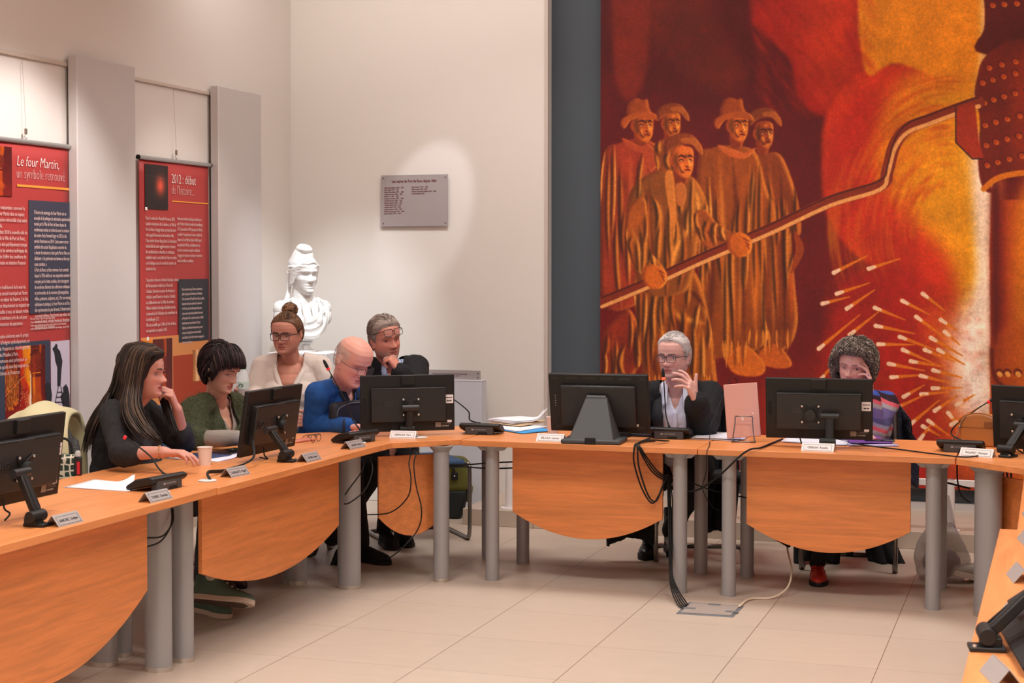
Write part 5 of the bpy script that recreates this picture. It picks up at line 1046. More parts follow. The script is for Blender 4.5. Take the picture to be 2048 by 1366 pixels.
p.locks(1300, tobun, HN, p.root, .0095, 9, .014, .0022, lambda x: np.interp(x, [-.11, -.06, -.035, -.012, .012, .035, .05, .07, .088], [-.07, -.07, -.05, .02, .0, .04, .062, .080, .09]), 5, .05)
bc = p.H((-.068, -.0, .135)); mb = MB(); R_ = np.random.RandomState(4); mb.ball(bc, (.040, .045, .036), 18)
for k in range(90):
    d = R_.randn(3); d /= np.linalg.norm(d); e = np.cross(d, R_.randn(3)); e /= np.linalg.norm(e); mb.cur = R_.randint(0, 3); mb.tube([bc+(d*math.cos(t)+e*math.sin(t))*np.array([.043, .047, .039])*(1+.05*R_.rand()) for t in np.linspace(0, 2.2, 9)], .0038*np.array([.4, .8, 1, 1, 1, 1, .9, .7, .2]), 5)
mb.build('hair_bun', HN, p.root, smooth=True, recalc=False)
p.garment('trousers', M_trou, .006, torso=False, to=0, legs=.97)
for a_, b_ in ((560, 1120), (530, 1125)): shoe(p.root, 'black_shoe', tuple(PZ(a_, b_)), tuple(p.f), M_blkc, M_rub, .25)
# ---- 4: bald man in blue
p = Person('person in a blue polo sweater, bald with thin glasses, looking down', PD(684, 768, 9.05), .55, PD(706, 722, 8.86), .66, .46, -.02, sh=.19, skin=(224, 162, 146), hd=Head(1.02, 1.0, 1.12, 1.15, 1.1), lean=.18, torso=1.2, shdrop=.05, hs=1.12)
p.add_arm(-1, PD(630, 852, 8.95), PD(700, 853, 8.74), dict(f=V3(1, -.1, -.05), n=V3(0, 0, -1), curl=(.3,)*4))
p.add_arm(1, PD(770, 850, 9.1), PD(745, 854, 8.8), dict(f=V3(-.6, -.5, -.05), n=V3(0, 0, -1)))
p.set_legs(kR=np.array([-3.66, 8.15, .52]), aR=PZ(722, 1122)+V3(0, 0, .09), kL=np.array([-3.6, 8.35, .5]), aL=PD(672, 1110, 8.9)+V3(-.03, 0, .09))
p.body(.0034, lipc=(196, 120, 112), cheek=.16, stubble=.0, scalp=(214, 178, 164), browc=(190, 150, 135), hairpaint=lambda x, y, z: (z > np.interp(x, [-.1, 0, .03, .06], [-.07, -.01, .03, .2])) & (z < np.interp(x, [-.1, -.03, .03], [.085, .07, .06]))); p.eyes((90, 100, 110), (.8, 0, -.6), .02, .34, (190, 150, 135), .0018)
p.glasses((44, 36, 40), -.004, .006, .026, .017, .0013)
p.locks(420, lambda q_: (-.3, 0, -1), hairmat('white_stubble', rgb(190, 178, 172), rgb(206, 196, 190), rgb(220, 212, 208)), p.root, .0015, 4, .006, .0011, lambda x: np.interp(x, [-.11, -.03, 0, .03, .05], [-.07, -.04, .015, .02, .3]), 6, .2, keepf=lambda q_: q_[2] < .075)
M_blue = cloth('blue_knit', rgb(28, 78, 142), bs=700, bt=.4, var=(30, .1)); M_navy = cloth('navy_rib', rgb(34, 40, 58), bs=900)
p.garment('sweater', M_blue, .016, to=1.93, kill=neckkill(.082, .025, .09, .5), ru=1.12, wr=.006, thick=.004)
for sg in (-1, 1): p.strip('polo_collar', [p.neck-p.ft*.062+p.u*.022+p.lt*sg*.01, p.neck+p.lt*sg*.070+p.u*.02-p.ft*.01, p.neck+p.lt*sg*.078+p.ft*.05-p.u*.005, p.neck+p.lt*sg*.052+p.ft*.105-p.u*.06], [.035, .05, .055, .04], M_navy, .004, up=p.u*.8+p.lt*sg*.5+p.ft*.3)
p.strip('button_placket', [p.neck+p.ft*.10-p.u*.06, p.neck+p.ft*.135-p.u*.13, p.neck+p.ft*.145-p.u*.20], .034, M_navy, .006)
MB().tube([p.arms[0][2]-V3(1, 0, 0)*.03+V3(0, math.cos(a), math.sin(a))*.037 for a in np.linspace(0, 6.28, 21)], .008, 8, False).build('sweater_cuff', M_navy, p.root, smooth=True)
p.garment('trousers', M_trou, .012, torso=False, to=0, legs=.97)
shoe(p.root, 'black_shoe', tuple(PZ(722, 1122, .0)), tuple(V3(.8, -.55, 0)), M_blkc, M_rub, .28, .0, .018); shoe(p.root, 'black_shoe', tuple(PD(672, 1118, 8.9)), tuple(V3(-.3, -.2, -.9)), M_blkc, M_rub, .28, .0, .018, up=tuple(V3(.8, -.5, 0)))
# ---- 5: man with glasses on forehead
p = Person('person in a black jacket with spectacles pushed onto the forehead, fist at the chin', PD(778, 728, 9.5), 1.2, PD(771, 678, 9.4), .98, .06, .14, sh=.165, skin=(208, 138, 118), hd=Head(1.02, 1.0, 1.1, 1.1), lean=.06, torso=1.1, shdrop=.03, hs=1.04)
p.add_arm(1, PD(826, 788, 9.3), PD(799, 741, 9.22), dict(f=V3(-.55, .1, .75), n=V3(-.75, .5, -.45), curl=((1.2, 1.3, .8),)*4, thumb=(.3, .8, .4), spread=.03))
p.add_arm(-1, PD(722, 800, 9.55), PD(742, 850, 9.3), dict(f=V3(.6, -.6, 0), n=V3(0, 0, -1)))
p.set_legs(aL=PZ(800, 1085)+V3(0, 0, .09), aR=PZ(770, 1090)+V3(0, 0, .09)); p.body(.0035, lipc=(178, 100, 92), cheek=.12, stubble=.45, browc=(120, 96, 84)); p.eyes((50, 46, 46), (1, -.3, .1), .34, .26, (116, 92, 80), .0024)
p.glasses((40, 32, 34), .052, .004, .027, .019, .0017, tilt=-.2)
HG = hairmat('grey_brown', rgb(116, 100, 92), rgb(148, 132, 122), rgb(184, 170, 162))
def hl5(x, k=0): return np.interp(x, [-.11, -.06, -.035, -.012, .012, .03, .045, .065, .088], [-.07, -.07, -.05, .018, -.02, .03, .05, .072, .082])
p.cap(lambda V_: .005+.010*np.clip((V_[:, 2]-.05)/.05, 0, 1), HG[1], hl5, noise=.002)
p.locks(2600, lambda q_: (-1, .5 if q_[1] > 0 else -.5, .6 if q_[0] > .03 else -.6), HG, p.root, .014, 6, .009, .0021, hl5, 8, .25, tt=lambda q_: .007+.011*min(1, max(0, (q_[2]-.05)/.05)))
p.garment('shirt', cloth('pale_blue_shirt', rgb(166, 180, 212), bs=900, sheen=0), .004, to=1.9, kill=lambda T, P: neckkill(.07, .0, .09, .5)(T, P) | (T[:, 2] < -.40))
for sg in (-1, 1): p.strip('shirt_collar', [p.neck-p.ft*.055+p.u*.03, p.neck+p.lt*sg*.064+p.u*.025, p.neck+p.lt*sg*.06+p.ft*.05+p.u*.0, p.neck+p.lt*sg*.055+p.ft*.10-p.u*.05], [.03, .04, .05, .03], mat('pale_blue_shirt', 0), .002, up=p.u*.6+p.lt*sg*.6+p.ft*.4)
jk = lambda w0, k_: (lambda T, P: ((T[:, 0] > -.03) & (np.abs(T[:, 1]) < np.interp(T[:, 2], [-.5, -.28, -.05, .05], [k_, k_, w0, w0]))) | ((T[:, 2] > -.015) & (np.hypot(T[:, 0], T[:, 1]) < .085)))
p.garment('jacket', M_blkc, .022, to=1.88, kill=jk(.065, .02), ru=1.2, wr=.006, thick=.005)
p.garment('trousers', M_trou, .012, torso=False, to=0, legs=.97)
for a_, b_ in ((800, 1085), (770, 1090)): shoe(p.root, 'black_shoe', tuple(PZ(a_, b_)), tuple(p.f), M_blkc, M_rub, .27)
# ---- 6: speaking man
p = Person('person in a black blazer and white shirt, speaking with a raised hand', PD(1352, 775, 8.86), 1.72, PD(1348, 713, 8.78), 2.14, .06, .0, sh=.18, skin=(216, 168, 158), hd=Head(1.05, 1.02, 1.14, 1.15, 1.2, .8), lean=.06, torso=1.08, shdrop=.05); P6 = p
p.add_arm(1, PD(1404, 858, 8.6), PD(1392, 800, 8.42), dict(f=V3(-.42, -.15, .85), n=V3(-.75, .45, -.35), curl=((.25, .45, .3), (.4, .5, .3), (.5, .55, .3), (.6, .6, .3)), thumb=(.35, .9, -.3), spread=.5, tc=-.1, s=1.05))
p.add_arm(-1, PD(1262, 868, 8.75), PD(1225, 872, 8.5), dict(f=V3(-.3, -.7, 0), n=V3(0, 0, -1)))
p.set_legs(kL=np.array([-1.78, 8.55, .5]), aL=PZ(1340, 1104)+V3(0, 0, .12), kR=np.array([-2.02, 8.5, .5]), aR=PZ(1296, 1108)+V3(0, 0, .12))
p.body(.0034, lipc=(184, 112, 106), cheek=.10, stubble=.25, browc=(120, 100, 94)); p.eyes((110, 130, 150), (1, -.08, -.02), .58, .42, (104, 84, 78), .0024)
p.glasses((34, 34, 44), .0, .004, .028, .020, .0015, square=3.2)
MB().box(p.H((.0795, 0, -.069)), (.002, .002, .002)).build('teeth', mat('teeth', rgb(226, 216, 208), .3), p.root)
HS_ = hairmat('silver', rgb(172, 164, 162), rgb(196, 188, 186), rgb(222, 214, 212))
def hl6(x, k=0): return np.interp(x, [-.11, -.06, -.035, -.012, .012, .03, .045, .065, .088], [-.07, -.07, -.05, .018, -.02, .03, .062, .086, .094])
p.cap(lambda V_: .004+.006*np.clip((V_[:, 2]-.05)/.05, 0, 1), HS_[1], hl6, noise=.002)
p.locks(1700, lambda q_: (.8, .1, .4) if q_[2] > .06 else (-.2, 0, -1), HS_, p.root, .009, 5, .007, .0018, hl6, 9, .35, tt=lambda q_: .005+.007*min(1, max(0, (q_[2]-.05)/.05)))
M_sh6 = cloth('white_dotted_shirt', rgb(214, 216, 232), bs=900, sheen=0)
p.garment('shirt', M_sh6, .006, to=1.95, kill=lambda T, P: neckkill(.068, .0, .10, .42)(T, P) | (T[:, 2] < -.42), wr=.004)
for sg in (-1, 1): p.strip('shirt_collar', [p.neck-p.ft*.055+p.u*.035, p.neck+p.lt*sg*.066+p.u*.03, p.neck+p.lt*sg*.062+p.ft*.055+p.u*.0, p.neck+p.lt*sg*.060+p.ft*.12-p.u*.075], [.03, .042, .055, .035], M_sh6, .002, up=p.u*.6+p.lt*sg*.6+p.ft*.4)
p.strip('shirt_placket', [p.neck+p.ft*.117-p.u*.11, p.neck+p.ft*.132-p.u*.2, p.neck+p.ft*.132-p.u*.3, p.neck+p.ft*.13-p.u*.38], .03, M_sh6, .004)
p.garment('blazer', M_blkc, .024, to=1.86, kill=jk(.085, .055), ru=1.25, wr=.006, thick=.006)
for sg in (-1, 1): p.strip('lapel', [p.neck+p.lt*sg*.085+p.ft*.0+p.u*.01, p.neck+p.lt*sg*.100+p.ft*.085-p.u*.06, p.neck+p.lt*sg*.095+p.ft*.140-p.u*.14, p.neck+p.lt*sg*.065+p.ft*.162-p.u*.27], [.03, .055, .07, .02], cloth('black_lapel', rgb(30, 30, 33)), .004, up=p.ft+p.lt*sg*.35)
W_ = p.arms[0][2]; E_ = p.arms[0][1]; ax = (W_-E_)/np.linalg.norm(W_-E_); u_, v_, _ = basis(ax); MB().tube([W_-ax*.035+(u_*math.cos(a)+v_*math.sin(a))*.036 for a in np.linspace(0, 6.283, 25)], .006, 8, False).build('shirt_cuff', M_sh6, p.root, smooth=True)
p.garment('trousers', M_trou, .014, torso=False, to=0, legs=.98, seed=5)
Mbk = mat('black_leather', rgb(20, 18, 18), .35)
shoe(p.root, 'laced_boot', tuple(PZ(1296, 1108, .0)), tuple(V3(-.15, -1, 0)), Mbk, M_rub, .28, .09, .03, lace=M_rub); shoe(p.root, 'laced_boot', tuple(PZ(1340, 1104, .0)), tuple(V3(.1, -1, 0)), Mbk, M_rub, .28, .09, .03, lace=M_rub)
# ---- 7: woman with curly hair
p = Person('person in a striped sweater with curly grey hair, head resting on one hand', PD(1716, 790, 8.78), 1.85, PD(1707, 733, 8.62), 2.02, .10, -.10, sh=.148, skin=(218, 166, 156), hd=Head(1.0, .98, 1.0, 1.05), male=False, lean=.10, torso=1.0, shdrop=.05)
p.add_arm(1, PD(1749, 862, 8.55), PD(1742, 789, 8.52), dict(f=V3(-.12, .08, 1), n=V3(-1, .2, 0), curl=((.15, .6, .4), (.1, .35, .3), (.25, .5, .4), (.5, .8, .5)), thumb=(.6, .7, .2), spread=.12))
p.add_arm(-1, PD(1648, 866, 8.6), PD(1690, 866, 8.35), dict(f=V3(.7, -.5, 0), n=V3(0, 0, -1)))
p.set_legs(kL=np.array([-1.0, 8.3, .52]), aL=PZ(1634, 1160)+V3(0, 0, .08), kR=np.array([-1.12, 8.35, .56]), aR=PD(1562, 1084, 8.35)+V3(.05, .02, .08))
p.body(.0035, lipc=(190, 104, 106), cheek=.10, browc=(130, 108, 98)); p.eyes((70, 64, 64), (1, .35, -.2), .34, .3, (126, 104, 94), .0018)
HC = hairmat('curly_grey', rgb(92, 81, 73), rgb(130, 116, 106), rgb(178, 164, 154))
def hl7(x, k=0): return np.interp(x, [-.11, -.06, -.035, -.012, .012, .03, .045, .065, .088], [-.085, -.085, -.07, -.04, -.045, .01, .045, .066, .074])
p.cap(lambda V_: .026+.014*np.clip(V_[:, 2]/.08, 0, 1), HC[0], hl7, noise=.012, nsc=130)
p.locks(1500, lambda q_: (.3, q_[1]*4, -1), HC, p.root, .040, 10, .0085, .0026, hl7, 10, .35, curl=.0085, allow=.012)
stc = [(110, 96, 150), (168, 158, 164), (222, 98, 112), (52, 30, 44), (66, 88, 176), (128, 112, 150), (178, 166, 176), (214, 92, 104), (150, 146, 170), (84, 80, 130)]
def stripes(T, P):
    t = (P[:, 2]*1.0+T[:, 1]*.35+.012*np.sin(P[:, 2]*50+T[:, 1]*30))/.030; i = np.floor(t).astype(int) % len(stc); return np.array(stc, float)[i]
p.garment('striped_sweater', cloth('striped_knit', (.4, .3, .4, 1), bs=700, attr='cloth'), .016, .005, to=1.9, kill=neckkill(.08, .02), ru=1.0, bust=.8, attr=stripes, thick=.004)
kn = p.arms[0][2]+V3(-.02, -.012, .098); MB().ball(kn, (.008, .008, .0095), 12).build('ring_stone', mat('blue_stone', rgb(20, 50, 170), .15), p.root, smooth=True)
p.garment('trousers', M_trou, .004, torso=False, to=0, legs=.97)
Mrd = mat('red_leather', rgb(176, 44, 34), .4); Mlc = cloth('lace_tights', rgb(34, 26, 28), var=(900, .8))
def maryjane(par, ank, toe, up=None):
    o = shoe(par, 'strap_shoe', ank, toe, Mrd, M_rub, .25, -.02, .022, up=up); 
    MB().tube([(.04+.03*abs(math.cos(a)), .036*math.cos(a), .03+.052*math.sin(a)) for a in np.linspace(0, math.pi, 15)], .008, 8, sy=.4).build('shoe_strap', Mrd, o, smooth=True)
    MB().ball((.052, 0, .062), (.042, .024, .018), 14).build('instep', Mlc, o, smooth=True); return o
maryjane(p.root, tuple(PZ(1634, 1160, .0)), tuple(V3(-.12, -1, 0)))
maryjane(p.root, tuple(PD(1562, 1084, 8.35)), tuple(V3(-.62, -.45, .42)), up=tuple(V3(.35, -.2, .8)))
# ================================================================== STATUE ON ITS PLINTH
M_plast = mat('white_gypsum', rgb(232, 232, 230), .6, bump=(90, .1, .003))
bx_, by_ = float(PY(606, 700, 9.72)[0]), 9.72
pl = empty('plinth', (bx_, by_, 0), .0, 'tall white box plinth carrying the white bust in the corner', 'plinth')
MB().box((.04, 0, .54), (.42, .36, 1.08)).build('box_body', mat('plinth_white', rgb(214, 212, 212), .7), pl, bevel=.004); ZP = 1.08
bst = empty('bust_statue', (bx_, by_, ZP), 0, 'white plaster bust of a woman in a soft cap, spotlit in the corner', 'statue')
BF = IMG(1.08); BF[2] = 0; BL = np.cross([0, 0, 1], BF); B0 = np.array([bx_, by_, ZP]); bh = Head(.98, 1.0, .96, 1.0, 1.2, .9); bh_s = 1.12; HC_ = B0+np.array([0, 0, .515])+BF*.02
def bp(f, l, u): return B0+BF*f+BL*l+np.array([0, 0, u])
def bb(p): return np.array(p)-B0
mb = MB(); Rb = np.stack([IMG(.92), np.cross([0, 0, 1], IMG(.92)), [0, 0, 1.]], 1); V_, Fs = bh.mesh(); mb.add(bb(HC_+(V_*bh_s)@Rb.T), Fs)
hp_ = lambda x, y, z: bb(HC_+Rb@(np.array([x, y, z])*bh_s))
mb.cap(hp_(-.02, 0, -.06), bb(bp(.0, 0, .33)), .062, .075, 20); Rt = np.stack([BF, BL, [0, 0, 1.]], 1)
mb.ball(bb(bp(-.01, 0, .28)), (.095, .165, .085), 24, Rt); mb.ball(bb(bp(.0, 0, .21)), (.105, .14, .10), 24, Rt); mb.ball(bb(bp(.0, 0, .14)), (.085, .105, .075), 24, Rt)
for sg in (-1, 1):
    mb.ball(bb(bp(-.01, sg*.150, .285)), (.06, .055, .06), 18, Rt); mb.ball(bb(bp(-.005, sg*.170, .235)), (.05, .035, .06), 18, Rt); mb.ball(bb(bp(.075, sg*.06, .205)), .052, 18)
    for k in range(5): mb.ball(bb(bp(.045-.02*k, sg*(.09+.02*k), .345-.008*k)), .020, 12)
# ears, soft cap with rolled top, hair waves, lappet to the shoulder
for sg in (-1, 1): mb.ball(hp_(-.01, sg*.072, -.012), (.018, .012, .028), 12)
for t_ in np.linspace(0, 1, 9): mb.ball(hp_(-.03+.02*t_, 0, .065+.05*t_), (.092*(1-.22*t_), .082*(1-.28*t_), .06), 20)
mb.ball(hp_(.0, .0, .150), (.060, .052, .036), 20, Rb); mb.ball(hp_(.03, .0, .148), (.036, .044, .026), 18, Rb); mb.cap(hp_(-.06, 0, .08), hp_(-.02, 0, .145), .055, .045)
mb.tube([hp_(.091*math.cos(a)-.004, .082*math.sin(a), .058+.014*math.cos(2*a)+.004*math.sin(7*a)) for a in np.linspace(-2.3, 2.3, 60)], .009, 10)
for sg in (-1, 1):
    for k in range(7):
        z = .045-.016*k; mb.tube(smoothpath([hp_(.082-.010*k, sg*(.030+.006*k), .050-.010*k), hp_(.055-.008*k, sg*(.066+.002*k), z+.006), hp_(.02-.006*k, sg*.080, z-.012), hp_(-.02, sg*.082, z-.02)], 6), .0085, 8)
    mb.tube(smoothpath([hp_(-.045, sg*.075, .02), hp_(-.06, sg*.07, -.05), hp_(-.055, sg*.075, -.11), hp_(-.04, sg*.10, -.16)], 6), [.016]*19, 8)
# drapery: swags across the chest
for k in range(9):
    t_ = k/8; P_ = smoothpath([bp(.02, .17-.02*t_, .33-.12*t_), bp(.105+.01*t_, .07, .25-.14*t_), bp(.115+.004*t_, -.02, .215-.12*t_), bp(.08, -.10-.02*t_, .26-.13*t_), bp(.0, -.165, .31-.13*t_)], 8); mb.tube([bb(q_) for q_ in P_], .0105+.003*math.sin(k*2.), 8)
for k in range(8):
    a = -1.4+.4*k; mb.tube([bb(q_) for q_ in smoothpath([bp(.02+.05*math.cos(a), .155*math.sin(a)*1.02, .335), bp(.05+.07*math.cos(a), .16*math.sin(a), .24), bp(.06+.05*math.cos(a), .12*math.sin(a), .13)], 6)], .010, 8)
mb.ball(bb(bp(.0, 0, .095)), (.075, .085, .035), 20, Rt)
me = remesh(mb, .0035, 'figure', 3); P = co(me); setco(me, P+nrm(me)*(.0012*snoise(P, 130, 8))[:, None]); link(me, 'figure', M_plast, bst)
MB().lathe([(.060, .070), (.066, .066), (.066, .056), (.050, .050), (.046, .036), (.060, .018), (.085, .012), (.09, .0)][::-1], 40).build('socle', M_plast, bst, smooth=35)
MB().prism([(-.02, 0), (.02, 0), (.016, .035), (-.016, .035)], -.004, .004, frame(tuple(np.array([0, 0, .014])+BF*.062), tuple(BL), (0, 0, 1))).build('cartouche', M_plast, bst, bevel=.003)
# ================================================================== PLAQUES
def plaque(A, B_, Yp, label, name='wall_plaque'):
    a = PY(*A, Yp); b = PY(*B_, Yp); w_, h_ = float(b[0]-a[0]), float(a[2]-b[2]); o = empty(name, (float(a[0]+b[0])/2, Yp, float(a[2]+b[2])/2), 0, label, 'plaque')
    MB().box((0, 0, 0), (w_, .006, h_)).build('metal_plate', mat('brushed_plate', rgb(172, 164, 164), .45, .25, bump=(300, .05, .001)), o, bevel=.001)
    for sx_ in (-1, 1):
        for sz in (-1, 1): MB().ball((sx_*(w_/2-.018), -.004, sz*(h_/2-.02)), (.005, .003, .005), 10).build('screw', mat('plaque_screw', rgb(96, 80, 62), .4, .5), o, smooth=True)
    return o, w_, h_
M_mar = mat('maroon_print', rgb(104, 44, 48), .6)
o, w_, h_ = plaque((762, 351), (896, 452), YW-.02, 'grey engraved plaque listing mayors, lit on the white wall')
Fm = lambda x, z: frame((x, -.0036, z), (1, 0, 0), (0, 0, 1))
text('Les maires de Port de Bouc depuis 1866', .0275, Fm(.0, h_/2-.052), M_mar, o, 'title_lettering', 'CENTER', .74, bold=.0007)
names = ['Isidore Barthélémy 1866 – 1870', 'Léon Vidal 1870 – 1871', 'Isidore Barthélémy 1871 – 1881', 'Grégoire Ferrier 1881 – 1881', 'Marius Vic 1882 – 1887', 'Antoine Lavéniaux 1887 – 1896', 'Fernand Bonnot 1896 – 1902', 'Bienvenu Benoît 1902 – 1904', 'Charles Roque 1904 – 1919', 'Antoine Bouc 1919 – 1924', 'Joseph Couture 1924 – 1925', 'Marcel Gassiergues 1925 – 1940', 'Jules Crébeau 1941 – 1944']
text('\n'.join(names), .0152, Fm(-w_/2+.027, h_/2-.092), M_mar, o, 'list_lettering', 'LEFT', .74, line=.985, bold=.0002)
text('\n'.join(['René Rieubon 1944 – 1980', 'Michel Vaxès 1980 – 2005', 'Patricia Fernandez-Pédinielli 2005 – 2020', 'Laurent Belsola 2020 –']), .0152, Fm(-w_/2+.232, h_/2-.090), M_mar, o, 'list_lettering', 'LEFT', .72, line=.985, bold=.0002)
wbx = empty('white_box', (float((PY(850, 900, 10.25)[0]+PY(971, 900, 10.25)[0])/2), 10.22, 0), 0, 'low white display box against the white wall behind the microphone', 'box')
wb_w = float(PY(971, 900, 10.17)[0]-PY(850, 900, 10.17)[0]); wb_h = float(PY(960, 762.5, 10.17)[2])
MB().box((0, 0, wb_h/2), (wb_w, .1, wb_h)).build('box_body', mat('box_grey_white', rgb(204, 206, 214), .6), wbx, bevel=.003)
MB().box((0, 0, wb_h+.001), (wb_w+.004, .104, .006)).build('box_lid', mat('box_grey_white', 0), wbx, bevel=.001)
o, w_, h_ = plaque((838, 738.5), (961, 761.5), 10.22, 'small grey plaque standing on the low white box', 'desk_plaque')
text('Cette salle a été inaugurée le 20 mai 2018 sous le mandat\nde Mme le Maire, Port de Bouc 1866 – 2018', .0135, Fm(-w_/2+.10, .004), M_mar, o, 'inscription', 'LEFT', .8)
# ================================================================== BANNERS
def banner(y0, y1, ztop, zbot, label):
    o = empty('banner', (XL+.028, y0, 0), math.pi/2, label, 'banner', None); w_ = y1-y0   # local x runs along the wall, -y faces the room
    sh = MB().grid(np.array([[(x, .0015*math.sin(x*9+z*3), z) for x in np.linspace(0, w_, 12)] for z in np.linspace(zbot, ztop, 24)])).build('printed_sheet', mat('red_print', rgb(172, 58, 56), .55), o, smooth=True, recalc=False)
    so = sh.modifiers.new('s', 'SOLIDIFY'); so.thickness = .002
    MB().cyl((-.012, -.004, ztop+.008), (w_+.012, -.004, ztop+.008), .013, n=20).build('top_rail', mat('alu_rail', rgb(170, 168, 166), .35, .6), o, smooth=40)
    for x in (-.016, w_+.016): MB().cyl((x-.004, -.004, ztop+.008), (x+.004, -.004, ztop+.008), .0145, n=20).build('end_cap', M_rub, o, smooth=40)
    MB().cyl((-.01, -.004, zbot), (w_+.01, -.004, zbot), .012, n=20).build('bottom_rail', mat('alu_rail', 0), o, smooth=40)
    xm = w_*.51; wr_ = MB().tube([(xm, -.004, ztop+.07), (xm-.004, .012, zr-.02)], .0009, 6).build('hanging_wire', mat('steel_wire', rgb(150, 132, 120), .4, .6), o)
    MB().box((xm, -.004, ztop+.062), (.012, .01, .03)).tube([(xm, -.004, ztop+.05), (xm-.012, -.004, ztop+.035), (xm, -.004, ztop+.022), (xm+.012, -.004, ztop+.03)], .002, 6).build('hook', mat('hook_metal', rgb(140, 125, 112), .4, .6), o)
    return o, w_
def bq(px, py, o): p = PX(px, py, XL+.028); return float(p[1])-o.location.y, float(p[2])
def rect(o, a, b, m_, name, d=.004, t=.001):
    (x0, z1_), (x1, z0_) = bq(*a, o), bq(*b, o); return MB().box(((x0+x1)/2, -d, (z0_+z1_)/2), (x1-x0, t, z1_-z0_)).build(name, m_, o), (x0, x1, z0_, z1_)
def btext(o, s_, px, py, size, m_, sx=1., name='lettering', line=1.15, shear=0, d=.0055, **k):
    x, z = bq(px, py, o); return text(s_, size, frame((x, -d, z), (1, 0, 0), (0, 0, 1)), m_, o, name, 'LEFT', sx, ext=.0003, line=line, shear=shear, **k)
def picture(o, a, b, box, name, d=.0045, img=None):
    (x0, z1_), (x1, z0_) = bq(*a, o), bq(*b, o); n1, n2 = 150, 110; XX, ZZ = np.meshgrid(np.linspace(0, 1, n2), np.linspace(0, 1, n1)); I_ = CV if img is None else img
    U, Vv = box[0]+(box[2]-box[0])*XX, box[1]+(box[3]-box[1])*ZZ; P_ = np.stack([x0+(x1-x0)*XX, -d+0*XX, z1_+(z0_-z1_)*ZZ], -1)
    ob = canvas_mesh(name, P_, I_, U, Vv, o, M_pic); so = ob.modifiers.new('s', 'SOLIDIFY'); so.thickness = .001; return ob
M_pic = mat('printed_picture', (.5, .2, .1, 1), .5, attr='paint'); M_dkp = mat('dark_slate_print', rgb(58, 58, 74), .55); M_org = mat('orange_print', rgb(238, 150, 60), .5); M_wh2 = mat('soft_white_print', rgb(214, 186, 180), .6)
ya = float(PX(2, 268, XL+.028)[1]); 
b1, w1_ = banner(float(PX(137, 280, XL+.028)[1])-.80, float(PX(137, 280, XL+.028)[1]), 2.30, .34, 'red printed banner at the left edge headed Le four Martin')
btext(b1, 'Le four Martin,', 31, 331, .078, M_white, .80, 'title_lettering', shear=.25, bold=-.0012); btext(b1, 'un symbole retrouvé', 31, 355.5, .078, M_wh2, .66, 'title_lettering', bold=-.0018)
rect(b1, (33, 373), (137, 376.3), M_org, 'orange_rule')
picture(b1, (-60, 285), (23, 393), (700, 150, 1290, 1250), 'picture')
T1 = "sa restauration, concevoir la\nFour Martin dans un espace\nfication mémorielle s'est avéré\nielle.\ndébut 2018 la nouvelle salle du\nl de la Ville de Port de Bouc,\ne a été spécifiquement conçue\nff et les services techniques de\natin d'offrir des conditions de\ntimales en situation d'exposi-\n.\n\n\non traditionnel de la voix du\ndu conseil municipal est l'écrin\ne en valeur de l'œuvre, à la fois\nson détachement en majesté sur\nessible à tous, en laissant volon-\nte intérieure près du sol pour\nimmersion du spectateur.\n\nnsuite cohérente avec le projet\nIl d'intégrer symboliquement, en\nde Vouzaron au réaménagement\ndes Métallos à Paris.\n retrouve ainsi sa fonction de\nlle qu'elle avait été imaginée et\nchâteau de Vouzaron."
btext(b1, T1, -6, 418, .0295, M_wh2, .67, 'body_lettering', 1.07)
rect(b1, (56, 400), (139.5, 624), M_dkp, 'dark_text_box')
T2 = "L'histoire du sauvetage du Four Martin est un\nexemple de la politique de valorisation patrimoniale\nmenée par la Ville de Port de Bouc depuis de\nnombreuses années et renforcée avec la création\ndu centre d'arts Fernand Léger en 2012 et du\nservice Patrimoine en 2014. Cette œuvre est un\nsymbole très actuel d'application concrète du\n« devoir de mémoire » dont parle Pierre Nora en\ndéclarant : « le patrimoine est devenu un bien qui\nnous constitue. »\nÀ Port de Bouc, ce bien commun s'est construit\ndepuis le XIXe siècle sur une empreinte ouvrière forte\nmarquée par les luttes sociales, dont témoignent\nde nombreux éléments des collections artistiques\net patrimoniales de la commune (photographies,\nvidéos, peintures, sculptures, etc.). Par son message\nstylistique et plastique, Le Four Martin en est l'un\ndes représentants les plus fervents. Il devient ainsi\nun nouvel emblème d'attachement aux valeurs du\nmonde du travail, véritable fondement identitaire\npatrimonial de la commune."
btext(b1, T2, 66, 428, .0285, M_wh2, .56, 'body_lettering', 1.07, d=.0062)
btext(b1, "© Le Four Martin - Ville de Port de Bouc, atelier\nà l'usine de Vouzaron - 1953\n© Accrochage définitif du Four Martin dans la salle du conseil municipal\nde Port de Bouc par les équipes du restaurateur Alain Aurégan - Janvier 2018", 59, 640, .016, M_wh2, .7, 'caption_lettering', 1.1)
rect(b1, (-60, 692), (100, 860), mat('slate_photo', rgb(52, 58, 76), .6), 'photo_ground', .004)
picture(b1, (8, 695), (90, 842), (20, 240, 1300, 1353), 'picture', .0055)
rect(b1, (100, 683), (139, 860), mat('lilac_photo', rgb(196, 184, 198), .6), 'photo_wall', .0042)
M_sil = mat('silhouette_print', rgb(34, 34, 40), .7)
def sil(o, pts, nm='silhouette', d=.0058):
    P_ = [bq(*q_, o) for q_ in pts]; return MB().prism([(x, z) for x, z in P_], 0, .0006, frame((0, -d, 0), (1, 0, 0), (0, 0, 1))).build(nm, M_sil, o)
sil(b1, [(107, 693), (110, 687), (113, 690), (113, 696), (118, 702), (123, 722), (121, 740), (119, 772), (113, 772), (113, 735), (109, 722), (107, 706), (103, 697)])
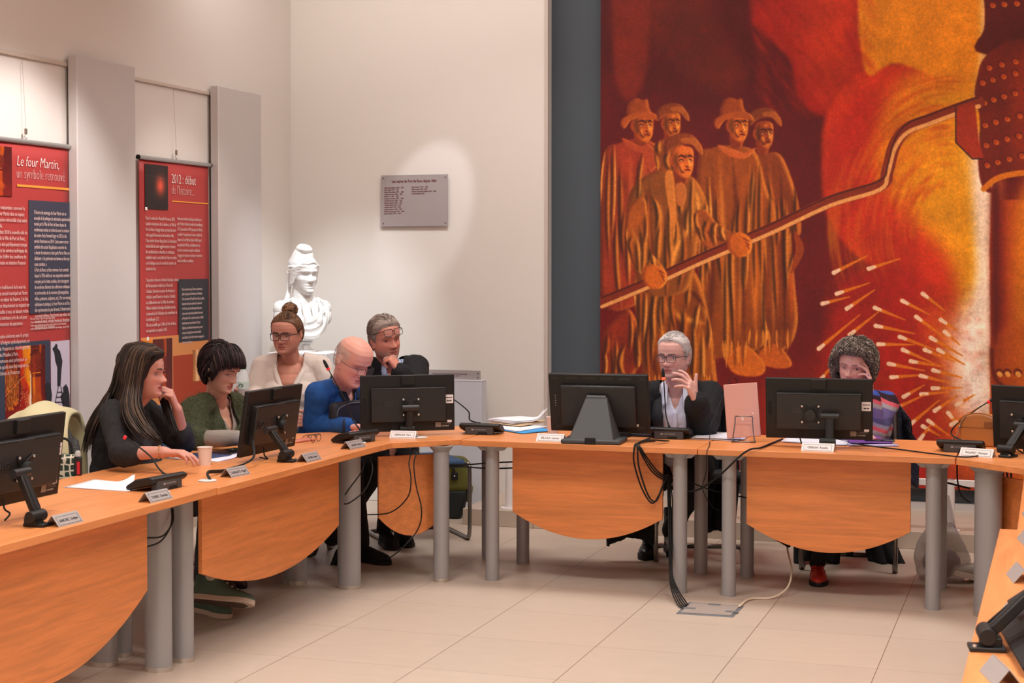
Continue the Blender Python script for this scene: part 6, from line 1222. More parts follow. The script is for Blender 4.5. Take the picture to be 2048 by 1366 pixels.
sil(b1, [(88, 772), (93, 764), (99, 768), (102, 790), (100, 815), (92, 815), (89, 790)]); sil(b1, [(124, 775), (130, 768), (134, 775), (137, 790), (138, 816), (125, 816), (119, 792), (125, 784)])
for ln_ in ([(115, 773), (107, 812)], [(120, 773), (126, 812)], [(112, 784), (123, 784)], [(110, 794), (124, 794)], [(108, 804), (125, 804)]):
    (xa, za), (xb, zb_) = bq(*ln_[0], b1), bq(*ln_[1], b1); MB().tube([(xa, -.0058, za), (xb, -.0058, zb_)], .0022, 5).build('ladder_line', M_sil, b1)
y1b = float(PX(417, 322, XL+.028)[1]); y0b = float(PX(278, 306, XL+.028)[1])
b2, w2_ = banner(y0b, y1b, 2.29, .34, 'dark red printed banner headed 2012 début de l’histoire, between the two grey panels')
b2.children[0].data.materials[0] = mat('dark_red_print', rgb(146, 54, 54), .55)
btext(b2, '2012 : début', 341.5, 366, .083, M_white, .70, 'title_lettering', bold=-.0012); btext(b2, "de l'histoire...", 341.5, 388, .083, M_wh2, .62, 'title_lettering', bold=-.0018); rect(b2, (343, 403.5), (415, 406.3), M_org, 'orange_rule')
im = np.zeros((200, 100, 3)); yy2, xx2 = np.mgrid[0:200, 0:100]; im[:] = np.array([38, 26, 26])/255.; g2_ = np.exp(-((xx2-66)/19.)**2-((yy2-92)/40.)**2)[..., None]; im += g2_*np.array([190, 58, 34])/255.; im += (.06*np.exp(-((yy2-50-xx2*.1)/3.)**2))[..., None]; im -= (.05*((xx2 % 9) < 2)*(yy2 > 140))[..., None]
picture(b2, (288.5, 327), (335, 420), (0, 0, 99, 199), 'picture', img=np.clip(im, 0, 1)); rect(b2, (288.5, 414), (293, 420.5), M_white, 'picture_number', .006)
T3 = "Dans le cadre de « Marseille-Provence 2013,\ncapitale européenne de la culture », la Ville de\nPort de Bouc s'engage dans un projet de terri-\ntoire appelé Rencontres de troisième ville.\nCette action fait une large place à la dimension\nindustrielle de notre agglomération à travers\ndes manifestations culturelles et artistiques\nmultiples visant à consolider les liens et renfor-\ncer le dialogue entre le monde du travail et le\nmonde de l'art.\n\nL'exposition itinérante Amblard-Rastibey, artistes\nde l'émancipation réalisée par Alexandre\nCourban, historien et auteur de Artistes et\nmétallos, quand l'avenir se dessine à l'atelier,\nen collaboration avec les filles des artistes,\nHélène Amblard et Evelyne Rastibey est une\ncommande de la Fédération des travailleurs de\nla métallurgie CGT.\nElle est accueillie par la Ville de Port de Bouc\nen septembre et octobre 2013."
btext(b2, T3, 289.5, 439, .0295, M_wh2, .64, 'body_lettering', 1.14)
btext(b2, "Grâce aux nombreux échanges suscités par ce\nprêt, l'Institut d'histoire sociale de la métallurgie\nCGT (association loi 1901) propose à la Ville de\ncompléter l'exposition par la mise en dépôt de\nl'œuvre Le Four Martin de Jean Amblard pour\nune période de 99 ans, immédiatement, les\nélus de la commune acceptent ce dépôt et\ns'engagent à restaurer et valoriser cette œuvre\ndans les meilleures conditions.", 353, 440, .0285, M_wh2, .56, 'body_lettering', 1.14)
rect(b2, (355.5, 558.5), (416.5, 680), mat('dark_slate_deep', rgb(46, 46, 54), .55), 'dark_text_box')
btext(b2, "Dans un premier temps, l'œuvre est présentée au\npublic des Journées du Patrimoine en l'Hôtellerie\nCent et un autour du Travail. Pour ce faire, un châssis\ntemporaire en bois est construit à la mesure de\nla toile. Ainsi, plus de mille visiteurs découvrent\ncette œuvre monumentale pendant les deux mois\nde l'exposition. Elle est ensuite conservée en Hôtel\npendant deux ans en présentation à l'espace\nd'Agricola, ses dimensions imposantes ne permet-\ntant pas un stockage dans un autre lieu public.\nvoit la Ville de Port de Bouc initier une campagne de\nrécompensée de l'œuvre.", 362, 581, .0235, M_wh2, .54, 'body_lettering', 1.28, d=.0062)
rect(b2, (281, 676), (416.5, 850), mat('ochre_photo', rgb(214, 138, 78), .6), 'photo_ground', .0036)
rect(b2, (345, 712), (416.5, 850), mat('rust_photo', rgb(168, 60, 30), .6), 'photo_wall', .0040)
picture(b2, (281, 681), (344, 790), (500, 0, 1333, 1150), 'picture'); (xg, zg) = bq(383, 700, b2)
im = np.clip(np.array([120, 66, 30])/255.+.5*rng.rand(80, 60, 1)*np.array([1, .75, .4])*np.linspace(.5, 1, 80)[:, None, None]+np.exp(-((np.arange(60)-20)/9.)**2)[None, :, None]*.35, 0, 1)
picture(b2, (384, 700), (410, 760), (0, 0, 59, 79), 'picture', .0058, im); rect(b2, (292, 674), (296, 681), M_white, 'picture_number', .006)
# ================================================================== CHAIRS
M_seat = cloth('blue_grey_fabric', rgb(52, 74, 104), bs=600)
def chair(x, y, ang, label, sm=None, back=True):
    """cantilever tube chair; ang = world angle the sitter faces"""
    o = empty('cantilever_chair', (x, y, 0), ang, label, 'chair', 'cantilever meeting chairs'); sm = sm or M_seat
    for sg in (-1, 1):
        P_ = smoothpath([(.22, sg*.25, .46), (.235, sg*.25, .43), (.24, sg*.25, .30), (.24, sg*.25, .10), (.225, sg*.25, .03), (.19, sg*.25, .0125), (.0, sg*.25, .0125), (-.18, sg*.25, .0125), (-.24, sg*.235, .0125), (-.25, sg*.18, .0125)], 5)
        MB().tube(P_, .0125, 12).build('frame', M_chrome, o, smooth=True)
        MB().tube(smoothpath([(.22, sg*.25, .46), (.0, sg*.25, .45), (-.17, sg*.25, .44), (-.22, sg*.25, .50), (-.27, sg*.24, .88)], 5), .0125, 12).build('side_tube', M_chrome, o, smooth=True)
        MB().cyl((.19, sg*.25, .0), (.19, sg*.25, .006), .014, n=14).build('foot_glide', M_rub, o)
    MB().cyl((-.25, -.19, .0125), (-.25, .19, .0125), .0125, n=14).build('cross_tube', M_chrome, o, smooth=True)
    MB().cyl((-.25, -.02, .0125), (-.25, .02, .0125), .0155, n=14).build('tube_sleeve', M_rub, o, smooth=True)
    MB().box((.0, 0, .465), (.44, .46, .05)).build('seat', sm, o, bevel=.018, seg=3)
    MB().grid(np.array([[(-.245+.03*math.cos(t*1.2)-.06*(z-.55), .23*t, z-.02*t*t) for t in np.linspace(-1, 1, 14)] for z in np.linspace(.56, .90, 10)])).build('backrest', sm, o, smooth=True, recalc=False).modifiers.new('s', 'SOLIDIFY').thickness = .035
    return o
def wang(a): v = IMG(a); return math.atan2(v[1], v[0])
def beh(pp, dist): v = pp; return v
chair(-4.52, 6.72, wang(.10), 'chair under the woman with long brown hair'); chair(-4.38, 7.55, wang(.45), 'chair under the woman in the green cardigan')
chair(-4.25, 8.62, wang(1.62)+.0, 'chair under the woman with the hair bun')
chair(-4.1, 8.38, wang(.55), 'blue backed chair under the bald man')if False else chair(-4.18, 8.02, wang(.45), 'blue backed chair under the bald man')
chair(-3.62, 9.05, wang(1.2), 'chair under the man with raised spectacles')
chair(-1.86, 8.98, wang(1.66), 'black chair under the speaking man', M_blkc); chair(-1.02, 8.98, wang(1.80), 'chair under the curly haired woman', M_blkc)
# chair with cream jacket at the left edge
cj = chair(-4.42, 5.55, -.15, 'empty chair at the left edge with a cream jacket over its back')
def drape(name, m_, pts, w_, th=.02, waves=5, amp=.015, label=None, cat=None, parent=None, wdir=None, taper=None):
    P_ = smoothpath(pts, 8); n_ = len(P_); mb = MB(); W2 = np.array(wdir); W2 = W2/np.linalg.norm(W2); rows = []
    for i in range(n_):
        t = i/(n_-1); tg = P_[min(i+1, n_-1)]-P_[max(i-1, 0)]; tg = tg/(np.linalg.norm(tg)+1e-9); nn = np.cross(tg, W2); nn = nn/(np.linalg.norm(nn)+1e-9); ww = w_*(np.interp(t, np.linspace(0, 1, len(taper)), taper) if taper else 1)
        rows.append([P_[i]+W2*ww*(u-.5)+nn*amp*(math.sin(u*waves*2*math.pi+1.3*t*3)+.5*math.sin(u*13+t*7))*(.3+.7*t)-np.array([0, 0, .10])*abs(u-.5)**2*2 for u in np.linspace(0, 1, 40)])
    ob = mb.grid(np.array(rows)).build(name, m_, parent, smooth=True, recalc=False); so = ob.modifiers.new('s', 'SOLIDIFY'); so.thickness = th; so.offset = 0; return tag(ob, label, cat) if label else ob
A_ = PD(86, 868, 7.35)
drape('cream_jacket', cloth('cream_jacket_cloth', rgb(214, 204, 164), bs=400), [A_+V3(0, .22, -.45), A_+V3(0, .2, -.05), A_+V3(0, .14, .10), A_+V3(0, 0, .125), A_+V3(0, -.12, .08), A_+V3(0, -.15, -.1), A_+V3(0, -.16, -.5)], .29, .03, 2, .012, 'cream jacket draped over the empty chair back at the left edge', 'jacket', None, V3(1, .12, 0), [1, 1, .9, .84, .95, 1.1, 1.15])
drape('patterned_scarf', mat('black_white_wool', rgb(70, 70, 70), .95, var=(300, .9)), [PD(128, 868, 7.3), PD(132, 872, 7.28), PD(136, 900, 7.26), PD(138, 960, 7.26)], .10, .03, 2, .02, 'black and white woollen scarf beside the cream jacket', 'scarf', None, V3(1, 0, 0))
# lattice pattern bag
m = bpy.data.materials.new('green_lattice_print'); m.use_nodes = True; n = m.node_tree.nodes; L = m.node_tree.links; vt = n.new('ShaderNodeTexVoronoi'); vt.feature = 'DISTANCE_TO_EDGE'; vt.inputs['Scale'].default_value = 34; vt.inputs['Randomness'].default_value = .25; tc = n.new('ShaderNodeTexCoord'); L.new(tc.outputs['Object'], vt.inputs[0]); cr = n.new('ShaderNodeValToRGB'); cr.color_ramp.interpolation = 'CONSTANT'; cr.color_ramp.elements[0].color = rgb(210, 200, 180); cr.color_ramp.elements[1].position = .11; cr.color_ramp.elements[1].color = rgb(24, 52, 40); L.new(vt.outputs[0], cr.inputs[0]); L.new(cr.outputs[0], n['Principled BSDF'].inputs['Base Color'])
B_ = PD(124, 935, 7.1); hb = empty('shoulder_bag', tuple(B_), .3, 'dark green bag with white lattice pattern hanging at the left edge', 'bag')
MB().box((0, 0, -.06), (.13, .07, .24)).build('bag_body', m, hb, bevel=.02, seg=3); MB().tube(smoothpath([(-.05, 0, .04), (-.03, 0, .12), (.03, 0, .12), (.05, 0, .04)], 6), .006, 8).build('bag_strap', M_rub, hb, smooth=True)
# ================================================================== OBJECTS ON THE TABLES
M_cup = mat('paper_cup_white', rgb(232, 214, 204), .6)
def cup(px, py, label, h=.082, logo=False, m_=None):
    p = PZ(px, py, TH); o = empty('paper_cup', (float(p[0]), float(p[1]), TH), 0, label, 'cup'); m_ = m_ or M_cup
    MB().lathe([(.0, .004), (.024, .004), (.0245, 0), (.026, 0), (.0345, h), (.0330, h), (.0245, .008), (0, .008)], 32).build('cup_wall', m_, o, smooth=50)
    MB().tube([(.0345*math.cos(a), .0345*math.sin(a), h) for a in np.linspace(0, 6.283, 33)], .0018, 8, False).build('rolled_rim', m_, o, smooth=True)
    if logo:
        for k, c_ in enumerate([(200, 60, 50), (60, 90, 150), (120, 110, 110), (190, 90, 60)]):
            a = -1.35+.2*(k % 2); z = .022+.012*(k//2); r_ = .0245+.0095*z/h+.0012; MB().box((r_*math.cos(a), r_*math.sin(a), z), (.0055, .001, .010), R=np.array([[-math.sin(a), math.cos(a), 0], [math.cos(a), math.sin(a), 0], [0, 0, 1]]).T).build('logo_square', mat('cup_logo_%d' % k, rgb(*c_), .6), o)
    return o
cup(410, 930, 'white paper cup beside the folded blue leaflet'); cup(1105, 866, 'paper cup with a small square logo left of the touchscreen', .088, True)
def sheets(name, corners, z0_, n_, m_, label, cat, jit=.006, th=.0012, curl=0.):
    """stack of sheets; corners = 4 xy points"""
    C4 = np.array(corners, float); o = empty(name, (float(C4[:, 0].mean()), float(C4[:, 1].mean()), z0_), 0, label, cat); C4 = C4-C4.mean(0); R_ = np.random.RandomState(len(label))
    for k in range(n_):
        a = R_.randn()*.03; c_, s_ = math.cos(a), math.sin(a); D4 = C4@np.array([[c_, -s_], [s_, c_]])+R_.randn(2)*jit; mb = MB(); U = np.linspace(0, 1, 10); G_ = np.array([[np.append((D4[0]*(1-u)+D4[1]*u)*(1-v)+(D4[3]*(1-u)+D4[2]*u)*v, k*th*1.3+th+curl*max(0, u+v-1.5)**2*1.0+.0006*math.sin(7*u+5*v+k)) for u in U] for v in U])
        ob = mb.grid(G_).build('sheet', m_, o, smooth=True, recalc=False); so = ob.modifiers.new('s', 'SOLIDIFY'); so.thickness = th; so.offset = -1
    return o
xy = lambda px, py: tuple(float(v) for v in PZ(px, py, TH)[:2])
sheets('printed_sheets', [xy(128, 975), xy(190, 960), xy(268, 968), xy(252, 984)], TH, 2, M_paper, 'white sheets lying by the nearest black microphone', 'paper', curl=.15)
M_bl = mat('navy_leaflet', rgb(50, 64, 104), .35); M_lb = mat('pale_blue_print', rgb(150, 190, 226), .4)
sheets('leaflet', [xy(330, 917), xy(420, 909), xy(488, 912), xy(440, 924)], TH, 2, M_paper, 'white edged leaflet under the resting hand of the long haired woman', 'leaflet', curl=.1)
sheets('blue_leaflet', [xy(330, 915), xy(400, 907), xy(476, 910), xy(410, 921)], TH+.004, 1, M_bl, 'navy blue leaflet lying under the resting hand', 'leaflet')
p_ = PZ(455, 908, TH); o = empty('tablet_computer', (float(p_[0]), float(p_[1])+.05, TH), 1.4, 'black tablet computer lying left of the oblique monitor', 'tablet'); MB().box((0, 0, .006), (.21, .15, .011)).build('tablet_body', mat('dark_brown_case', rgb(44, 32, 28), .35), o, bevel=.004); MB().box((0, 0, .0125), (.19, .13, .001)).build('tablet_glass', mat('black_glass', rgb(16, 16, 20), .08), o)
# vape / marker with red stripe
p_ = PZ(156, 951, TH); o = empty('vaporizer', (float(p_[0]), float(p_[1]), TH), .4, 'small black vaporizer with a red stripe standing on the near table', 'vaporizer')
MB().box((0, 0, .042), (.034, .02, .084)).build('body', M_blk, o, bevel=.006); MB().box((.004, -.0108, .034), (.013, .001, .055)).build('red_stripe', mat('crimson_print', rgb(190, 26, 44), .4), o); MB().lathe([(.012, .084), (.013, .098), (.009, .108), (.004, .11)], 16).build('clear_mouthpiece', mat('clear_plastic', (.8, .8, .8, 1), .1, alpha=.45), o, smooth=50)
# glasses on a pink case
p_ = PZ(616, 884, TH); gx, gy = float(p_[0]), float(p_[1]); o = empty('glasses_case', (gx-.05, gy, TH), 1.3, 'flat pink leather case under folded spectacles', 'case'); MB().box((0, 0, .006), (.17, .075, .012)).build('case_body', mat('pink_leather', rgb(206, 130, 108), .5), o, bevel=.005, seg=3); MB().box((0, .0, .0135), (.17, .004, .003)).build('case_flap', mat('pink_leather', 0), o)
o = empty('spectacles', (gx+.035, gy, TH), 1.55, 'dark folded spectacles lying by the pink case', 'spectacles'); mb = MB()
for sg in (-1, 1): mb.tube([(sg*.032+.025*math.cos(a), -.01, .023+.0195*math.sin(a)) for a in np.linspace(0, 6.283, 29)], .0016, 6, False)
mb.tube([(-.008, -.01, .03), (0, -.012, .033), (.008, -.01, .03)], .0016, 6); mb.build('front_frame', mat('tortoise', rgb(50, 36, 34), .3), o, smooth=True)
for sg in (-1, 1): MB().tube(smoothpath([(sg*.058, -.008, .032), (sg*.056, .01, .034), (sg*-.01, .03+.008*sg, .036), (sg*-.06, .028+.01*sg, .03)], 5), .0018, 6).build('temple_arm', mat('tortoise', 0), o, smooth=True)
# black bag beside the bald man
p_ = PD(698, 836, 8.92); o = empty('document_bag', (float(p_[0]), float(p_[1]), TH+.0), wang(.6)+math.pi/2, 'black zipped document bag propped against the bald man’s chest', 'bag')
MB().box((0, 0, .085), (.30, .07, .15)).build('bag_body', mat('black_nylon', rgb(34, 36, 44), .6, bump=(400, .4, .002)), o, bevel=.03, seg=4); MB().tube(smoothpath([(-.14, -.03, .08), (-.12, -.036, .13), (0, -.036, .15), (.12, -.036, .13), (.14, -.03, .08)], 6), .004, 6).build('zip', mat('zip_grey', rgb(90, 90, 98), .5), o, smooth=True)
# water bottle
p_ = PD(487, 808, 8.93); o = empty('water_bottle', tuple(p_), 0, 'clear water bottle with a green cap held beside the cream cardigan', 'bottle')
MB().lathe([(.0, 0), (.030, .0), (.032, .01), (.032, .10), (.031, .12), (.033, .13), (.032, .150), (.022, .178), (.0135, .192), (.0135, .2)], 28).build('bottle_body', mat('clear_pet', (.92, .96, .96, 1), .05, alpha=.32, spec=.8), o, smooth=50)
MB().lathe([(.0326, .085), (.0326, .125)], 28).build('bottle_label', mat('label_pale', rgb(200, 214, 206), .5), o, smooth=50); MB().tube(smoothpath([(-.015, -.033, .1), (.0, -.034, .115), (.014, -.033, .108), (.004, -.034, .098)], 4), .0018, 6).build('label_leaf', mat('label_green', rgb(30, 110, 80), .5), o)
MB().lathe([(.0155, .195), (.0155, .215), (.014, .217), (0, .217)], 24).build('screw_cap', mat('green_cap', rgb(20, 128, 70), .4), o, smooth=40)
# papers near the touchscreen
sheets('blue_folder', [xy(985, 858), xy(1050, 852), xy(1118, 862), xy(1042, 868)], TH, 1, mat('bright_blue_card', rgb(50, 150, 216), .5), 'bright blue folder under papers left of the touchscreen', 'folder', th=.003)
sheets('white_papers', [xy(978, 856), xy(1030, 850), xy(1092, 856), xy(1034, 866)], TH+.005, 3, M_paper, 'white papers on the bright blue folder', 'paper')
sheets('cream_folder', [xy(978, 852), xy(1030, 847), xy(1090, 850), xy(1040, 858)], TH+.014, 2, mat('cream_card', rgb(226, 200, 160), .6), 'cream card folder in the pile left of the touchscreen', 'folder', th=.003)
sheets('loose_papers', [xy(976, 851), xy(1040, 846), xy(1094, 852), xy(1030, 857)], TH+.024, 5, M_paper, 'crumpled white papers topping the pile left of the touchscreen', 'paper', .012, .0025, .25)
# keyboard
kb = empty('keyboard', (-1.98, 8.36, TH), .03, 'black keyboard behind the touchscreen and microphone of the speaking man', 'keyboard'); MB().box((0, 0, .009), (.42, .13, .016)).build('keyboard_body', M_blk2, kb, bevel=.003)
mb = MB()
for r_ in range(5):
    for k in range(15): mb.box((-.19+k*.027, -.05+r_*.024, .0195), (.022, .019, .006))
mb.build('keys', M_blk, kb)
sheets('white_papers', [xy(1384, 878), xy(1410, 866), xy(1492, 872), xy(1478, 882)], TH, 4, M_paper, 'white papers between the speaking man and the pink tablet', 'paper', .012, .002, .3)
# pink tablet on wire stand
tb_ = empty('tablet_on_stand', (-1.475, 8.24, TH), .12, 'rose gold tablet leaning on a clear wire stand', 'tablet'); Tm = Matrix.Translation((0, .0, .02)) @ Matrix.Rotation(.0, 4, 'Z') @ Matrix.Rotation(-.26, 4, 'X') @ Matrix.Rotation(-.09, 4, 'Y')
MB().box((0, 0, .145), (.175, .008, .285)).build('tablet_body', mat('rose_gold', rgb(206, 150, 136), .4, .25), tb_, bevel=.003).matrix_local = Tm
MB().box((0, .0045, .145), (.165, .001, .27)).build('tablet_screen', mat('screen_glow', 0), tb_).matrix_local = Tm
MB().box((-.0, -.0045, .10), (.01, .001, .022)).box((.055, -.0045, .125), (.009, .001, .009)).build('tablet_mark', mat('mark_pale', rgb(226, 196, 186), .4), tb_).matrix_local = Tm
for sg in (-1, 1): MB().tube(smoothpath([(sg*.052, .05, .004), (sg*.06, -.05, .004), (sg*.055, -.055, .02), (sg*.045, -.035, .10), (sg*.045, -.03, .135)], 4), .003, 8).build('stand_wire', M_chrome, tb_, smooth=True)
MB().tube([(-.045, -.03, .135), (.045, -.03, .135)], .003, 8).build('stand_bar', M_chrome, tb_, smooth=True); MB().tube([(-.06, -.05, .004), (.06, -.05, .004)], .003, 8).build('stand_bar', M_chrome, tb_, smooth=True)
# purple folder, phone, papers
sheets('white_papers', [xy(1563, 884), xy(1580, 873), xy(1700, 876), xy(1690, 892)], TH, 3, M_paper, 'white papers under the monitor of the curly haired woman', 'paper', .008, .0015)
sheets('folder_papers', [xy(1700, 893), xy(1690, 878), xy(1770, 880), xy(1796, 894)], TH, 3, mat('lilac_paper', rgb(186, 176, 206), .7), 'lilac papers beneath the purple folder', 'paper', .006, .0015)
sheets('purple_folder', [xy(1704, 891), xy(1694, 876), xy(1764, 878), xy(1790, 891)], TH+.008, 1, mat('violet_card', rgb(118, 64, 150), .45), 'purple folder beside the monitor of the curly haired woman', 'folder', th=.004)
o = empty('smartphone', (-.80, 8.37, TH+.0135), .2, 'black smartphone lying on the purple folder', 'phone'); MB().box((0, 0, .005), (.15, .075, .009)).build('phone_body', mat('black_glass', 0), o, bevel=.004); MB().box((0, 0, .0098), (.135, .066, .0006)).build('phone_screen', mat('dark_screen', rgb(30, 30, 40), .1), o)
# tan handbag
o = empty('handbag', (-.30, 8.44, TH), -.25, 'tan leather box handbag at the right edge behind the microphone', 'handbag'); pr = [(-.10, 0), (.10, 0), (.10, .11)]+[(.10*math.cos(a), .11+.055*math.sin(a)) for a in np.linspace(.2, math.pi-.2, 12)]+[(-.10, .11)]
M_tan = mat('tan_leather', rgb(186, 118, 58), .45, bump=(260, .3, .001)); MB().prism(pr, -.045, .045, frame((0, 0, 0), (1, 0, 0), (0, 0, 1))).build('bag_body', M_tan, o, bevel=.012, seg=4)
MB().tube([(.103*math.cos(a), -.046, .11+.058*math.sin(a)) for a in np.linspace(0, math.pi, 24)], .003, 6).tube([(-.1, -.046, .095), (.1, -.046, .095)], .0018, 6).build('piping', mat('dark_tan', rgb(140, 82, 36), .5), o, smooth=True)
MB().tube(smoothpath([(-.095, -.03, .10), (-.11, -.06, .05), (-.15, -.08, .012), (-.19, -.06, .008)], 6), .006, 8, sy=.4).build('strap', mat('dark_tan', 0), o, smooth=True); MB().tube(smoothpath([(-.06, -.047, .155), (-.08, -.052, .13), (-.09, -.052, .105), (-.1, -.045, .09)], 6), .0024, 6).ball((-.095, -.05, .095), .008, 8).build('clasp_chain', M_chrome, o, smooth=True)
MB().box((.05, -.047, .11), (.045, .003, .035)).build('buckle', mat('dark_tan', 0), o, bevel=.003)
# ================================================================== CABLES
_cl = {}
POSW = ['leftmost', 'second from the left', 'third from the left', 'fourth from the left', 'fifth from the left', 'rightmost']
def cable(pts, r, label, m_=None, name='cable', grp='loose cables'):
    k_ = _cl.get(label, 0); _cl[label] = k_+1; label = label+(', '+POSW[k_] if k_ or any(x in label for x in ('bundle', 'falling', 'strung', 'loop under', 'looping')) else '')
    o = MB().tube(smoothpath(pts, 8), r, 8).build(name, m_ or M_rub, None, smooth=True); return tag(o, label, 'cable', grp)
cz = TH+.006
for k in range(3): d_ = .004*k; cable([PD(690, 812, 8.5)*0+np.array([-3.352, 6.05+d_, TH-.02]), np.array([-3.375, 6.04+d_, TH+.012]), np.array([-3.42, 6.12, TH+.02+d_]), np.array([-3.44+d_, 6.30, cz+d_]), np.array([-3.40, 6.48+d_, TH+.04]), np.array([-3.46, 6.60+d_, TH+.10+d_])], .0042, 'black bundle cable from the cup grommet to the oblique monitor')
cable([PZ(1310, 882, TH+.01), PZ(1285, 884, TH+.01), PZ(1272, 888, TH+.006), PY(1269, 894, 7.83), PY(1268, 925, 7.86), PY(1283, 975, 7.95), PY(1303, 1006, 7.96), PY(1318, 990, 7.97), PY(1333, 955, 8.0)], .0045, 'black cable looping down the speaking man’s front panel')
cable([PZ(1300, 876, TH+.012), PZ(1280, 884, TH+.012), PZ(1274, 889, TH+.006), PY(1275, 895, 7.83), PY(1278, 935, 7.86), PY(1296, 990, 7.95), PY(1312, 1002, 7.96), PY(1326, 970, 7.97), PY(1336, 950, 8.0)], .0045, 'black cable looping down the speaking man’s front panel')
for k in range(3): cable([PZ(1330+4*k, 882, TH+.01), PZ(1295, 880, TH+.03), PZ(1276+k, 888, TH+.008), PY(1277+k*2, 895, 7.83), PY(1290+3*k, 922-2*k, 7.9), PY(1306+3*k, 945-3*k, 7.96), PY(1325, 958-4*k, 7.98), PY(1338, 950, 8.0)], .0038, 'thin black cable tied below the microphone bundle')
for k in range(5): cable([PD(1335+k*.6, 948, 8.22), PD(1336+k*1.8+1.5*math.sin(k*2), 1000, 8.2+.012*(k % 2)), PD(1338+k*1.5-2*math.sin(k*3), 1080, 8.12+.012*(k % 3)), PD(1339+k*1.3, 1145, 8.0), PD(1343+k*3.4, 1180, 7.93), PZ(1354+k*4.2, 1207-k*1.2, .012), PZ(1364+k*3, 1216-k*1.6, .008)], .0036, 'black cable falling from head table to floor outlet')
cable([PD(1340, 952, 8.25), PD(1355, 975, 8.2), PD(1375, 982, 8.15), PD(1400, 978, 8.12), PD(1440, 950, 8.0), PY(1478, 914, 7.82), PY(1500, 899, 7.83), PZ(1520, 896, TH+.008), PZ(1540, 888, TH+.006), PZ(1565, 878, TH+.008)], .0048, 'thick black cable rising over the head table edge by the pink tablet')
cable([PD(1345, 953, 8.3), PD(1380, 965, 8.3), PD(1430, 982, 8.3), PD(1494, 996, 8.35)], .0035, 'black cable sagging between the two head tables'); cable([PD(1428, 884, 8.1)*0+PZ(1420, 883, TH+.004), PZ(1418, 893, TH+.004), PY(1414, 902, 7.83), PY(1414, 915, 7.84), PD(1412, 945, 8.1), PD(1405, 975, 8.2), PD(1415, 1000, 8.3), PD(1430, 1018, 8.4), PD(1440, 1021, 8.45)], .0022, 'thin black cable hanging from the seam of the head tables')
cable([PD(1475, 765, 8.62), PD(1468, 755, 8.6), PD(1455, 770, 8.55), PD(1435, 820, 8.45), PD(1422, 850, 8.35), PZ(1419, 880, TH+.006)], .0018, 'thin charging cable hanging from the top of the pink tablet')
cable([PZ(1575, 1060, .0)*0+PD(1572, 1062, 8.5), PD(1575, 1100, 8.35), PD(1583, 1140, 8.2), PD(1575, 1175, 8.05), PZ(1545, 1195, .008), PZ(1500, 1198, .008), PZ(1478, 1213, .01)], .005, 'white cable curving across the tiles to the floor outlet', mat('white_cable', rgb(226, 208, 184), .5), grp=None)
for a_, b_ in ((0, 0), (3, 11)): cable([PD(866, 928+a_, 8.5), PD(920, 930+a_, 8.5), PD(980, 926+b_, 8.5), PD(1040, 924+b_, 8.5), PD(1100, 930, 8.5)], .004, 'black cable strung from corner table to head table')
cable([PD(826, 897, 8.35), PD(818, 925, 8.3), PD(822, 960, 8.28), PD(815, 995, 8.3), PD(780, 1025, 8.35), PD(725, 1030, 8.4)], .0035, 'black cable hanging before the corner table panel, left one'); cable([PD(838, 897, 8.33), PD(828, 925, 8.28), PD(832, 970, 8.26), PD(843, 1020, 8.26), PD(835, 1060, 8.3), PD(800, 1100, 8.3), PZ(770, 1122, .01)], .0035, 'black cable hanging before the corner table panel to the floor, right one')
cable([PD(732, 915, 8.1), PD(722, 945, 8.05), PD(700, 975, 8.0), PD(690, 990, 8.0)], .0035, 'black cable passing before the thick leg of the corner, upper one'); cable([PD(738, 912, 8.1), PD(745, 940, 8.05), PD(730, 980, 8.0), PD(700, 1005, 7.98), PD(688, 1008, 8.0)], .0035, 'black cable passing before the thick leg of the corner, lower one')
cable([PD(346, 1018, 6.55), PD(345, 1045, 6.5), PD(325, 1072, 6.45), PD(292, 1076, 6.4)], .0035, 'black cable before the nearest pair of legs, upper one'); cable([PD(344, 1016, 6.55), PD(342, 1050, 6.5), PD(322, 1082, 6.45), PD(290, 1095, 6.4)], .0035, 'black cable before the nearest pair of legs, lower one')
cable([PZ(1560+90, 874, TH+.006), PZ(1695, 884, TH+.006), PZ(1740, 892, TH+.03), PZ(1800, 899, TH+.008), PZ(1870, 908, TH+.008), PZ(1935, 914, TH+.006), PZ(1985, 905, TH+.006)], .0038, 'black cable running along the table from the monitor to the white name plate')
cable([PD(1914, 930, 8.2), PD(1915, 960, 8.2), PD(1922, 990, 8.25), PD(1940, 1005, 8.3)], .004, 'black cable hanging at the seam by the right corner table'); cable([PD(1880, 962, 8.3), PD(1900, 967, 8.3), PD(1940, 977, 8.3)], .005, 'black cable tied to the last leg of the head table')
for k in range(3): cable([PD(2006+8*k, 942, 8.3), PD(2008+8*k, 965, 8.3), PD(2018+7*k, 982, 8.25), PD(2030+6*k, 988, 8.2)], .005, 'black cable loop under the right corner table')
